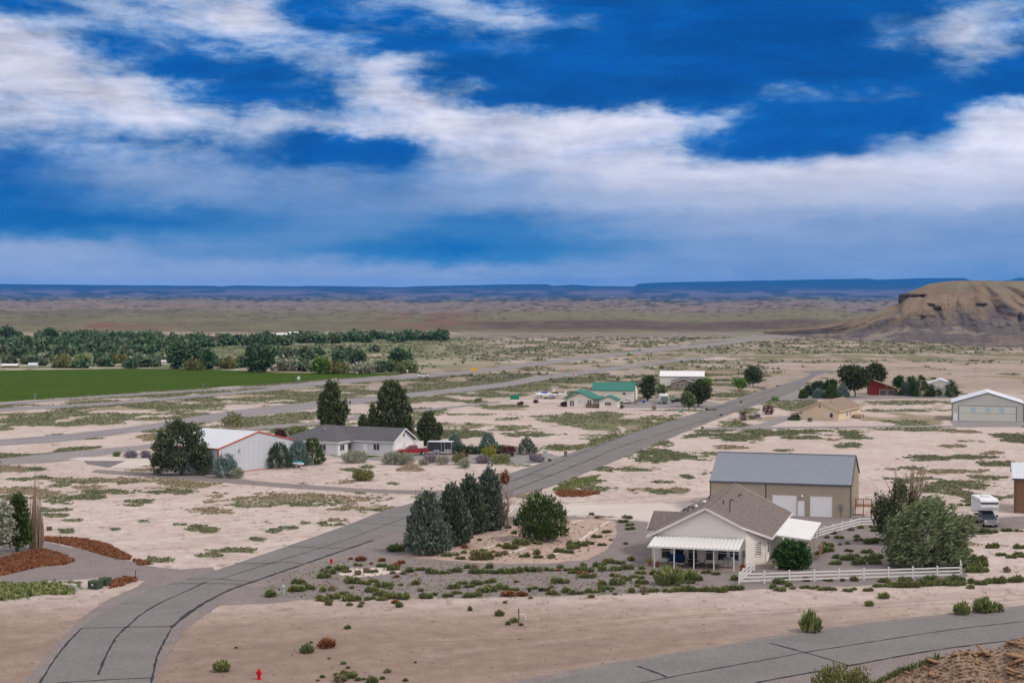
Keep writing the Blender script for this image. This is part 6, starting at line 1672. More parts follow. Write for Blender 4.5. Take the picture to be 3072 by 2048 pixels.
def pickup(name, loc, azd, label, paint, crew=True, bed=True):
    """front towards -y"""
    t = set_thing(name, loc, azd, label, 'pickup truck'); L = 5.9; w = .98
    body = MB()
    body.prism([(-2.95, .5), (-2.95, .95), (-2.8, 1.08), (-1.35, 1.18), (-1.2, 1.2), (1.0, 1.2), (1.05, 1.22), (2.95, 1.22), (2.95, .55), (2.45, .5), (2.3, .8), (1.95, .9), (1.6, .8), (1.45, .48), (-1.35, .48), (-1.5, .8), (-1.85, .9), (-2.2, .8), (-2.35, .5)], 'x', -w, w)
    body.build('body', paint, t, .04)
    cab = MB(); zt, z0 = 1.88, 1.18
    v = [(-w + .05, -1.35, z0), (w - .05, -1.35, z0), (w - .05, 1.0, z0), (-w + .05, 1.0, z0), (-w + .22, -.55, zt), (w - .22, -.55, zt), (w - .22, .85, zt), (-w + .22, .85, zt)]
    cab.add(v, [(0, 3, 2, 1), (4, 5, 6, 7), (0, 1, 5, 4), (1, 2, 6, 5), (2, 3, 7, 6), (3, 0, 4, 7)]); cab.build('cab', paint, t, .05)
    def L3(a, b, q): return tuple(a[i] + (b[i] - a[i]) * q for i in range(3))
    ws = [L3(L3(v[0], v[1], .07), L3(v[4], v[5], .07), .1), L3(L3(v[0], v[1], .93), L3(v[4], v[5], .93), .1), L3(L3(v[0], v[1], .93), L3(v[4], v[5], .93), .9), L3(L3(v[0], v[1], .07), L3(v[4], v[5], .07), .9)]
    MB().slab([(p[0], p[1] - .03, p[2] + .02) for p in ws], .02).build('windshield', M['glass'], t)
    for s, (i0, i1, i2, i3) in ((1, (1, 2, 6, 5)), (-1, (0, 3, 7, 4))):
        for q0_, q1_ in (((.10, .45), (.52, .90))):
            pass
        for qa, qb in ((.16, .50), (.55, .92)):
            p = [L3(L3(v[i0], v[i1], qa), L3(v[i3], v[i2], qa), .12), L3(L3(v[i0], v[i1], qb), L3(v[i3], v[i2], qb), .12), L3(L3(v[i0], v[i1], qb), L3(v[i3], v[i2], qb), .88), L3(L3(v[i0], v[i1], max(qa, .2)), L3(v[i3], v[i2], max(qa, .12)), .88)]
            p = [(x + s * .03, y, z) for x, y, z in p]
            MB().slab(p if s > 0 else p[::-1], .02).build('side_window', M['glass'], t)
    MB().box(-w + .12, w - .12, 1.15, 2.82, 1.05, 1.235).build('bed', M['black'], t)
    MB().box(-.62, .62, -3.0, -2.93, .68, 1.0).build('grille', M['chrome'], t); MB().box(-.58, .58, -3.02, -2.99, .8, .86).build('grille_bar', M['black'], t)
    for s in (-1, 1):
        MB().box(s * .8 - .14, s * .8 + .14, -2.99, -2.9, .76, .98).build('headlight', M['white'], t); MB().box(s * .9 - .06, s * .9 + .06, 2.92, 2.98, .8, 1.1).build('tail_light', M['hydrant'], t)
        MB().box(s * (w + .15) - .13, s * (w + .15) + .13, -1.2, -1.08, 1.2, 1.42).build('mirror', M['black'], t)
    MB().box(-w, w, -3.1, -2.95, .42, .64).build('front_bumper', M['chrome'], t, .02); MB().box(-w + .1, w - .1, 2.95, 3.08, .45, .65).build('rear_bumper', M['chrome'], t, .02)
    for s in (-1, 1):
        for y in (-1.85, 1.95): wheel(t, s * (w - .16), y, .40, .26, s)
    return t


pickup('pickup_truck', (*G(1238, 1364), 0), 80, 'dark red crew cab pickup parked by the cargo trailer', M['truck_red'])
# black cargo trailer
t = set_thing('cargo_trailer', (*G(1322, 1362), 0), 10, 'charcoal enclosed cargo trailer with silver edges beside the red pickup', 'trailer')
MB().box(-2.35, 2.35, -1.05, 1.05, .55, 2.45).build('box', M['trailer_dark'], t, .02)
for p, q in [((-2.37, -1.07, .55), (-2.37, -1.07, 2.45)), ((2.37, -1.07, .55), (2.37, -1.07, 2.45)), ((-2.37, -1.07, .6), (2.37, -1.07, .6)), ((1.0, -1.08, .6), (1.0, -1.08, 2.4)), ((.35, -1.08, .6), (.35, -1.08, 2.4)), ((2.37, 1.05, .55), (2.37, 1.05, 2.45))]: MB().bar(p, q, .09).build('edge_trim', M['rim'], t)
MB().box(-2.42, 2.42, -1.12, 1.1, 2.45, 2.55).build('roof', M['white_metal'], t, .02)
MB().box(.42, .93, -1.085, -1.055, .75, 2.25).build('door', M['trailer_dark'], t); MB().box(1.15, 2.3, -1.085, -1.06, 1.25, 2.2).build('window_screen', M['screen'], t); MB().box(1.05, 2.33, -1.09, -1.06, .62, 1.1).build('stone_guard', M['rim'], t)
MB().prism([(-1.35, .5), (-1.2, .85), (-.95, .98), (-.25, .98), (0, .85), (.15, .5)], 'y', -1.12, -1.05).build('fender', M['rim'], t)
for x in (-.95, -.25):
    o = MB().tube((x, -1.08, .33), (x, -.85, .33), .33, .33, 14).build('wheel', M['tyre'], t); MB().tube((x, -1.11, .33), (x, -1.05, .33), .2, .2, 10).build('rim', M['rim'], o)
MB().bar((2.35, 0, .5), (3.3, 0, .48), .12).build('tongue', M['rim'], t); MB().lathe([(.04, 0), (.04, .5)], (3.2, 0, 0), 6).build('jack', M['rim'], t)
t = set_thing('traffic_cone', (*G(1344, 1364), 0), 0, 'small orange cone in front of the cargo trailer', 'cone'); MB().lathe([(.17, 0), (.17, .03), (.12, .04), (.03, .55)], n=10).build('cone_body', M['orange'], t)
t = set_thing('white_trailer', (*G(1221, 1349), 0), 8, 'white enclosed trailer with a yellow panel behind the red pickup', 'trailer')
MB().box(-1.65, 1.55, -1, 1, .45, 1.75).build('box', M['white_paint'], t, .03); MB().box(-1.05, -.15, -1.04, -1.01, .9, 1.5).build('panel', M['yellow'], t); MB().box(-1.7, 1.6, -1.05, 1.05, 1.75, 1.82).build('roof', M['white_metal'], t); MB().tube((0, -1.05, .3), (0, -.8, .3), .3, .3, 12).build('wheel', M['tyre'], t)

# camper on the dark pickup at the right
tp = G(2979, 1583)
pickup('pickup_truck', (tp[0] + .0, tp[1] + 3.0, 0), 3, 'dark grey pickup facing the camera and carrying the white camper', M['truck_dark'])
t = set_thing('truck_camper', (tp[0] + .15, tp[1] + 3.2, 0), 3, 'tall white truck camper mounted on the dark pickup', 'camper')
MB().prism([(-.6, 1.98), (3.9, 1.25 + .0), (3.9, 3.45), (3.7, 3.6), (-.9, 3.6), (-1.35, 3.35), (-1.5, 2.5), (-1.35, 2.05)], 'x', -1.2, 1.2).build('shell', M['white_paint'], t, .04)
MB().box(-1.15, 1.15, -1.47, -1.4, 2.9, 3.08).build('front_window', M['screen'], t); MB().box(-1.22, 1.22, -1.45, 3.9, 3.1, 3.16).build('stripe', M['grey_box'], t)
MB().box(-.5, .5, .5, 1.2, 3.6, 3.8).build('roof_vent', M['white'], t); MB().box(-.25, .2, 2.0, 2.6, 3.6, 3.78).build('roof_vent', M['white'], t)
MB().box(-.3, .3, -1.53, -1.48, 2.35, 2.5).build('emblem_plate', M['rim'], t)
sh = MB().box(1.2, 2.05, 2.2, 3.7, 1.2, 3.1).build('slide_out', M['white_paint'], t, .03); window(t, 'F', 2.2, 1.62, 2.0, .34, .5, 0, .05, 'black')
MB().box(1.21, 2.0, 1.6, 3.9, .5, 1.2).build('skirt', M['white_paint'], t)

# watercraft on its trailer
t = set_thing('boat_trailer', (*G(893, 1403), 0), -62, 'low metal trailer carrying the small watercraft', 'trailer')
MB().bar((0, -2.1, .35), (0, 1.4, .35), .09).build('frame', M['rim'], t); MB().bar((-.7, .3, .33), (.7, .3, .33), .09).build('axle', M['rim'], t)
for s in (-1, 1): wheel(t, s * .72, .3, .27, .18, s)
t = set_thing('personal_watercraft', (*G(893, 1403), .42), -62, 'white and turquoise personal watercraft on a small trailer in front of the junipers', 'watercraft')
hull = MB(); secs = [(-1.35, .05, .25, .32), (-.9, .38, .05, .38), (-.2, .52, 0, .42), (.8, .52, 0, .40), (1.35, .46, .05, .36)]
vs = []
for y, w, z0, z1 in secs: vs += [(-w, y, z1), (-w * .75, y, z0 + .08), (0, y, z0), (w * .75, y, z0 + .08), (w, y, z1), (w * .7, y, z1 + .16), (-w * .7, y, z1 + .16)]
hull.add(vs, [(i * 7 + j, i * 7 + (j + 1) % 7, (i + 1) * 7 + (j + 1) % 7, (i + 1) * 7 + j) for i in range(4) for j in range(7)] + [tuple(range(6, -1, -1)), tuple(range(28, 35))])
hull.build('hull', M['white'], t, 0, True)
MB().prism([(-.3, .5), (-.15, .85), (.1, .82), (.3, .68), (1.1, .72), (1.2, .5)], 'x', -.24, .24).build('seat', M['jet_blue'], t, .03); MB().bar((-.38, -.2, .9), (.38, -.2, .9), .05).build('handlebar', M['black'], t)
MB().prism([(-1.1, .5), (-.5, .78), (-.3, .55)], 'x', -.28, .28).build('hood', M['jet_blue'], t, .03)

# aeroplane, container and things at the green hangar
def plane(px_, py_, azd, lab, cover):
    t = set_thing('aeroplane', (*G(px_, py_), 0), azd, lab, 'aeroplane')
    MB().lathe([(.05, -3.3), (.28, -3.0), (.48, -2.2), (.52, -.6), (.4, 1.2), (.2, 3.0), (.08, 3.6)], n=12).build('fuselage', M['white'], t, 0, True).matrix_local = Matrix.Translation((0, 0, 1.1)) @ Matrix.Rotation(-math.pi / 2, 4, 'X')
    MB().prism([(-1.1, .8), (.4, .8), (.35, .88), (-1.0, .92)], 'x', -4.6, 4.6).build('wing', M['white'], t); MB().box(-1.5, 1.5, 2.9, 3.5, 1.15, 1.22).build('tailplane', M['white'], t)
    MB().prism([(2.7, 1.2), (3.6, 1.2), (3.9, 2.5), (3.4, 2.5)], 'x', -.05, .05).build('fin', M['white'], t)
    MB().prism([(-1.1, 1.5), (-.6, 1.95), (.6, 1.95), (1.4, 1.5)], 'x', -.38, .38).build('canopy', M['plane_blue' if cover else 'glass'], t, .05)
    for x, y in ((-1.2, -.3), (1.2, -.3), (0, -2.4)): MB().bar((x, y, .3), (x, y, .85), .06).build('strut', M['rim'], t); MB().tube((x - .07, y, .2), (x + .07, y, .2), .2, .2, 10).build('wheel', M['tyre'], t)
    for s in (-1, 1): MB().tube((s * 4.5, -1.0, .95), (s * 4.5, .9, .95), .12, .06, 8).build('tip_tank', M['plane_blue'], t)
plane(1632, 1193, 60, 'white light aeroplane with a blue canopy cover on the grass apron', True); plane(1664, 1194, 100, 'white light aeroplane with a tall fin nearest the green roofed house', False)
t = set_thing('storage_container', (*G(1544, 1198), 0), 2, 'green storage bin on the grass left of the aeroplanes', 'container')
MB().box(-1.35, 1.35, 0, 1.2, .1, 1.25).build('box', M['container'], t)
for i in range(9): MB().box(-1.3 + i * .31, -1.22 + i * .31, -.05, 0, .1, 1.25).build('rib', M['container'], t)
t = set_thing('camper_trailer', (*G(1994, 1212), 0), 2, 'grey and white fifth wheel camper parked on the gravel lot', 'camper')
MB().prism([(-1.3, .6), (1.3, .6), (1.3, 2.3), (1.1, 2.6), (-1.1, 2.6), (-1.3, 2.3)], 'y', 0, 8).build('shell', M['white_paint'], t); MB().prism([(-1.15, 1.1), (-.5, .5), (.5, .5), (1.15, 1.1), (1.0, 2.2), (-1.0, 2.2)], 'y', -.15, -.01).build('front_cap', M['grey_box'], t, .02)
for x in (-.9, .9): MB().bar((x, -.1, 0), (x, .3, 1.0), .1).build('landing_leg', M['white_paint'], t)
MB().box(-.4, .4, 3, 3.8, 2.6, 2.85).build('roof_vent', M['white'], t); wheel(t, 1.2, 5.5, .35, .25); wheel(t, -1.2, 5.5, .35, .25, -1)
def small_truck(px_, py_, azd, lab, paint, s=1.0):
    t = pickup('pickup_truck', (*G(px_, py_), 0), azd, lab, M[paint]); t.scale = (s,) * 3
small_truck(2016, 1203, 60, 'pale green truck parked behind the fifth wheel camper', 'light_green_truck', .75)
small_truck(2034, 1208, 85, 'black pickup half hidden behind the willow on the gravel lot', 'black', .75)
t = set_thing('flatbed_trailer', (*G(1900, 1211), 0), 92, 'flatbed trailer with wooden deck beside the green hangar', 'trailer')
MB().box(-.8, .8, -2, 2, .55, .68).build('deck', M['wood_red'], t); wheel(t, .8, .6, .28, .2); wheel(t, -.8, .6, .28, .2, -1)
small_truck(1882, 1210, 20, 'small white truck at the corner of the green roofed garage', 'white_paint', .7)
t = set_thing('portable_tank', (*G(1930, 1213), 0), 0, 'blue wheeled tank standing alone on the gravel lot', 'tank')
MB().tube((-.3, 0, .9), (.45, 0, .9), .32, .32, 12).build('tank_body', M['plane_blue'], t)
for x in (-.25, .3): MB().bar((x, -.25, 0), (x, 0, .8), .06).build('leg', M['plane_blue'], t)
def sedan(px_, py_, azd, lab):
    t = set_thing('car', (*G(px_, py_), 0), azd, lab, 'car')
    MB().prism([(-2.2, .35), (-2.25, .7), (-1.2, .9), (1.8, .95), (2.2, .85), (2.2, .35)], 'x', -.85, .85).build('body', M['white'], t, .05)
    MB().prism([(-1.2, .88), (-.5, 1.42), (1.0, 1.42), (1.75, .92)], 'x', -.72, .72).build('cabin', M['glass'], t, .03); MB().box(-.68, .68, -.45, .95, 1.4, 1.46).build('roof', M['white'], t)
    for s in (-1, 1):
        for y in (-1.35, 1.35): wheel(t, s * .78, y, .32, .2, s)
sedan(1268, 1131, 75, 'white car driving on the highway'); sedan(2265, 1010, 65, 'tiny white car far away on the highway near the hill')
t = set_thing('white_van', (*G(537, 1086), 0), 88, 'small white camper van beyond the green field', 'van'); MB().box(-1.4, 1.4, -3.2, 3.2, .5, 3.2).build('body', M['white'], t, .3); MB().box(1.38, 1.45, -2.2, 1.5, 1.9, 2.6).build('side_window', M['glass'], t)
t = set_thing('machine', (*G(1890, 1066), 0), 40, 'lime green machine parked beside the far highway', 'machine')
t.scale = (.55,) * 3
MB().box(-1.6, 1.6, -2, 2, .8, 2.2).build('body', M['lime'], t, .1); MB().box(-1.4, .2, -1.8, -.3, 2.2, 4.2).build('cab', M['lime'], t, .1)
for x in (-1.6, 1.6):
    for y in (-1.3, 1.3): wheel(t, x, y, .8, .5, 1 if x > 0 else -1)

# ------------------------------------------------------------------ signs, boxes, hydrants and other roadside things
def sign(px_, py_, w, h, hp_, mat, lab, diamond=False, name='road_sign'):
    t = set_thing(name, (*G(px_, py_), 0), 0, lab, 'sign')
    MB().box(-.06, .06, -.03, .03, 0, hp_).build('post', M['rim'], t)
    if diamond: MB().prism([(0, hp_ - h / 2), (w / 2, hp_), (0, hp_ + h / 2), (-w / 2, hp_)], 'y', -.08, -.03).build('panel', M[mat], t)
    else: MB().box(-w / 2, w / 2, -.08, -.03, hp_ - h / 2, hp_ + h / 2).build('panel', M[mat], t)
sign(105, 1200, 1.0, 1.1, 1.6, 'grey_box', 'diamond road sign seen from behind in front of the field at the left', True)
sign(610, 1165, 1.0, 1.1, 1.6, 'grey_box', 'diamond road sign seen from behind near the middle of the field edge', True)
sign(896, 1143, 1.1, 1.2, 1.2, 'white_paint', 'square white sign where the frontage road ends'); sign(1423, 1118, 2.3, 1.2, 1.3, 'yellow', 'wide yellow sign beside the highway')
sign(1222, 1122, .7, .9, 1.4, 'white_paint', 'small white sign beyond the highway near the white car'); sign(1919, 1063, 1.4, 1.2, 2.4, 'container', 'small green highway sign beyond the lime machine')
sign(1484, 1122, .25, 1.0, .8, 'white_paint', 'thin white marker right of the yellow sign')
t = set_thing('windsock', (*G(1720, 1143), 0), 0, 'red and white striped windsock beside the runway', 'windsock')
MB().tube((0, 0, 0), (0, 0, 2.9), .05, .05, 6).build('pole', M['rim'], t)
for i in range(5): a = Vector((.1, 0, 2.9)).lerp(Vector((1.0, 0, 1.6)), i / 5); b = Vector((.1, 0, 2.9)).lerp(Vector((1.0, 0, 1.6)), (i + 1) / 5); MB().tube(a, b, .32 - i * .03, .29 - i * .03, 8).build('sock_ring', M['hydrant' if i % 2 == 0 else 'white'], t)


def hydrant(px_, py_, lab, s=1.0):
    t = set_thing('fire_hydrant', (*G(px_, py_), 0), 20, lab, 'fire hydrant'); t.scale = (s,) * 3
    MB().lathe([(.19, 0), (.19, .05), (.13, .06), (.13, .55), (.17, .56), (.17, .62), (.13, .66), (.10, .74), (.03, .78), (.03, .84)], n=14).build('barrel', M['hydrant'], t, 0, False)
    MB().tube((-.25, 0, .45), (.25, 0, .45), .06, .06, 8).build('side_outlet', M['hydrant'], t); MB().tube((0, -.2, .42), (0, 0, .42), .08, .08, 8).build('front_outlet', M['hydrant'], t)
hydrant(777, 2036, 'red fire hydrant on the bare sand at the bottom of the picture', 1.05); hydrant(994, 1691, 'red fire hydrant beside the road bend near the half barrels', .8)


def ubox(px_, py_, w, d, h, mat, lab, azd=0, cap=True, name='utility_box'):
    t = set_thing(name, (*G(px_, py_), 0), azd, lab, 'utility box')
    MB().box(-w / 2, w / 2, 0, d, 0, h * .82).build('cabinet', M[mat], t, .02); MB().prism([(-.04, h * .82), (d * .1, h), (d + .03, h), (d + .03, h * .82)], 'x', -w / 2 - .03, w / 2 + .03).build('lid', M[mat], t)
    if cap: MB().box(-.1, .1, -.02, -.002, h * .45, h * .68).build('label_plate', M['white'], t)
ubox(277, 1767, 1.15, 1.1, .85, 'utility', 'front dark green transformer box at the corner of the side drive', 20); ubox(307, 1757, .95, 1.0, .8, 'utility', 'rear dark green transformer box behind its twin', 20)
ubox(222, 1768, .4, .35, .55, 'pedestal', 'short pale pedestal left of the green transformer boxes'); ubox(850, 1786, .26, .26, 1.05, 'pedestal', 'tall narrow pale green pedestal at the gravel edge', 10, False)
ubox(906, 1770, .45, .4, .5, 'grey_box', 'small grey box among the weeds right of the tall pedestal'); ubox(1636, 1360, .8, .7, .7, 'pedestal', 'pale green utility cabinet right of the last juniper'); ubox(2043, 1237, .9, .8, .6, 'container', 'green utility cabinet near the pale young willow')
ubox(1588, 1776, .25, .25, .28, 'black', 'left of two small black boxes in the gravel yard', 0, False); ubox(1620, 1774, .25, .25, .30, 'black', 'right of two small black boxes in the gravel yard', 0, False)
t = set_thing('trash_bin', (*G(1697, 1370), 0), 5, 'dark grey wheeled trash bin beside the long road', 'trash bin')
MB().add([(-.26, -.3, 0), (.26, -.3, 0), (.26, .3, 0), (-.26, .3, 0), (-.33, -.38, .95), (.33, -.38, .95), (.33, .38, .95), (-.33, .38, .95)], [(0, 3, 2, 1), (4, 5, 6, 7), (0, 1, 5, 4), (1, 2, 6, 5), (2, 3, 7, 6), (3, 0, 4, 7)]).build('bin', M['grey_box'], t); MB().box(-.36, .36, -.42, .42, .95, 1.03).build('lid', M['screen'], t, .02)
for px_, py_, cl_ in ((1649, 1382, 'beside the purple shrub near the trash bin'), (2107, 1284, 'where the long track meets the far road'), (2163, 1246, 'left of the maroon round tree'), (2118, 1228, 'below the pale young willow'), (2332, 1159, 'near the far road end'), (2223, 1207, 'right of the lime ball tree across the road'), (2182, 1190, 'below the lime ball tree')):
    t = set_thing('culvert_pipe', (*G(px_, py_), 0), 60, 'short black culvert pipe ' + cl_, 'pipe', 'culvert ends along the long road'); MB().tube((-.35, 0, .18), (.35, 0, .18), .2, .2, 8).build('pipe', M['black'], t)
# posts
def stake(px_, py_, h, lab, mat='rust', w=.07, tilt=0.0):
    t = set_thing('marker_post', (*G(px_, py_), 0), 0, lab, 'post'); MB().bar((0, 0, -.1), (tilt, 0, h), w).build('stake', M[mat], t)
stake(407, 1738, 1.05, 'rusty steel stake at the corner of the side drive'); stake(857, 1781, 1.15, 'thin wooden stake behind the tall pale pedestal', 'wood', .06)
stake(1247, 1483, .8, 'thin stake beside the gravel lane near the road', 'rust', .05); stake(1556, 1876, 1.6, 'dark weathered post beside the bent white pipe on the sand', 'wood', .13)
t = set_thing('white_pipe', (*G(1560, 1862), 0), 0, 'bent white plastic pipe frame beside the dark post', 'pipe')
for a, b in [((-.35, 0, .2), (-.2, 0, .62)), ((-.2, 0, .62), (.5, 0, .68)), ((.5, 0, .68), (.5, 0, .1))]: MB().tube(a, b, .04, .04, 8).build('pipe_piece', M['white'], t)
for px_, py_, lab in ((1074, 1724, 'left wooden half barrel planter on the white gravel'), (1099, 1717, 'right wooden half barrel planter on the white gravel'), (148, 1590, 'small dark barrel stub on the sand behind the dead poplar')):
    t = set_thing('half_barrel', (*G(px_, py_), 0), 0, lab, 'planter')
    for i in range(14): a = i * 2 * math.pi / 14; MB().bar((math.cos(a) * .25, math.sin(a) * .25, 0), (math.cos(a) * .31, math.sin(a) * .31, .48), .03, .13).build('stave', M['wood'], t)
    MB().lathe([(.28, .1), (.30, .1), (.31, .15), (.29, .15)], n=14).build('hoop', M['rust'], t); MB().lathe([(.26, .38), (.01, .40)], n=12).build('soil', M['mound'], t)
# brush pile
w, h, b = dims(1186, 1276, 1386, 1411)
mb = MB()
for i in range(420):
    a = random.uniform(0, 6.28); q = random.random() ** .6; x = math.cos(a) * q * w * .5; y = math.sin(a) * q * 1.6; zz = h * (1 - q ** 1.6) * random.uniform(.3, 1)
    d = Vector((random.uniform(-1, 1), random.uniform(-.6, .6), random.uniform(-.35, .35))).normalized() * random.uniform(.3, .9)
    p = Vector((x, y, max(.05, zz))); mb.tube(p - d * .5, p + d * .5, .03, .012, 4)
o = mb.build('brush_pile', M['straw'], loc=(*b, 0)); tag(o, 'heap of cut dry branches on the sand in front of the grey sage bushes', 'brush pile')
for px_, py_, l in ((3012, 1636, 1.3),):
    o = MB().box(-l / 2, l / 2, -.1, .1, 0, .06).build('plank', M['dead_wood'], loc=(*G(px_, py_), .01)); o.rotation_euler = (0, 0, -.9); tag(o, 'loose pale plank lying on the sand right of the fence', 'plank')

# ------------------------------------------------------------------ weeds standing on gravel and sand
def weed_mesh(r, h, n, size=.16, seed=0):
    rr = np.random.default_rng(seed); nc = n; th_ = rr.uniform(0, 6.283, nc); q = rr.random(nc) ** .5; el_ = rr.uniform(.15, 1, nc)
    P_ = np.stack([np.cos(th_) * q * r * .75, np.sin(th_) * q * r * .75, h * .75 * el_ * (1 - q ** 2 * .6)], 1)
    D_ = np.stack([np.cos(th_) * q, np.sin(th_) * q, np.full(nc, 1.0)], 1)
    return npmesh('weed', *leaves(P_, D_, size, .22, .3, rr))
WV = {k: [weed_mesh(.5, .55, 260, .22, i + 10 * j) for i in range(3)] for j, k in enumerate(('weed', 'weed_dark', 'olive', 'rust_weed', 'weed_dry'))}
for k, l_ in WV.items():
    for me in l_: me.materials.append(M[k])
LAB = {'weed': 'loose green weed clump on the grey gravel in front of the beige house', 'weed_dark': 'dark green weed clump on the grey gravel in front of the beige house', 'olive': 'yellowish green weed clump on the gravel in front of the beige house',
       'rust_weed': 'rusty brown dried weed on the gravel', 'weed_dry': 'pale dried weed tuft on the gravel'}
def weed(px_, py_, wpx, kind='weed', hs=1.0, label=None, group=None):
    b = G(px_, py_); s = wpx * mpp(py_) * 1.45
    o = bpy.data.objects.new('weed', random.choice(WV[kind])); COL.objects.link(o)
    o.location = (b[0], b[1], .01); o.rotation_euler = (0, 0, random.uniform(0, 6.28)); o.scale = (s, s * random.uniform(.8, 1.1), s * 1.15 * hs)
    tag(o, label or LAB[kind], 'weed', group or (None if label else 'weeds: ' + kind.replace('_', ' ')))
for px_, py_, w_, k_, hs, lab in [
    (664, 2012, 42, 'weed', 1.1, 'round bright green bush on the sand left of the red hydrant'), (681, 2014, 13, 'weed_dark', 1, 'tiny weed beside the round bush left of the hydrant'),
    (921, 1957, 36, 'weed_dark', 1, 'spiky green bush left of the rust brown one'), (980, 1941, 42, 'rust_weed', .9, 'rust brown dry bush on the bare sand'),
    (1043, 1885, 17, 'weed_dark', .9, 'small green weed on the slope above the rust brown bush'), (2431, 1894, 56, 'weed', 1.45, 'tall round green bush at the upper edge of the lower road'),
    (2885, 1842, 42, 'weed', 1.25, 'left of two green bushes at the right end of the lower road'), (2950, 1836, 50, 'weed', 1.2, 'larger green bush with rusty side at the right end of the lower road'),
    (2990, 1834, 34, 'weed', 1.1, 'green side of the right hand roadside bush'), (2966, 1836, 26, 'rust_weed', .8, 'rusty dry part in front of the right hand roadside bush'),
    (2607, 1817, 23, 'weed', 1.0, 'upright spiky weed on the sand below the fence'), (2651, 1793, 34, 'weed', .7, 'low bright weed just below the white fence'),
    (1410, 1831, 14, 'weed_dark', 1.3, 'narrow green weed alone on the sand'), (1498, 1846, 26, 'weed_dark', .9, 'round dark weed on the sand left of the post'),
    (1541, 1866, 22, 'weed', .9, 'green weed at the foot of the white pipe'), (1524, 1873, 14, 'weed_dark', 1, 'small weed left of the white pipe'), (1564, 1875, 12, 'weed_dark', .8, 'small weed right of the dark post'),
    (2010, 1752, 74, 'weed', 1.0, 'large bright green weed in front of the porch'), (2070, 1740, 50, 'weed', .8, 'wide green weed against the porch edge'), (811, 1789, 30, 'weed_dark', .9, 'round weed left of the tall pale pedestal'),
    (1188, 1652, 46, 'weed_dark', .6, 'wide dark weed left of the nearest spruce')]:
    weed(px_, py_, w_, k_, hs, lab)
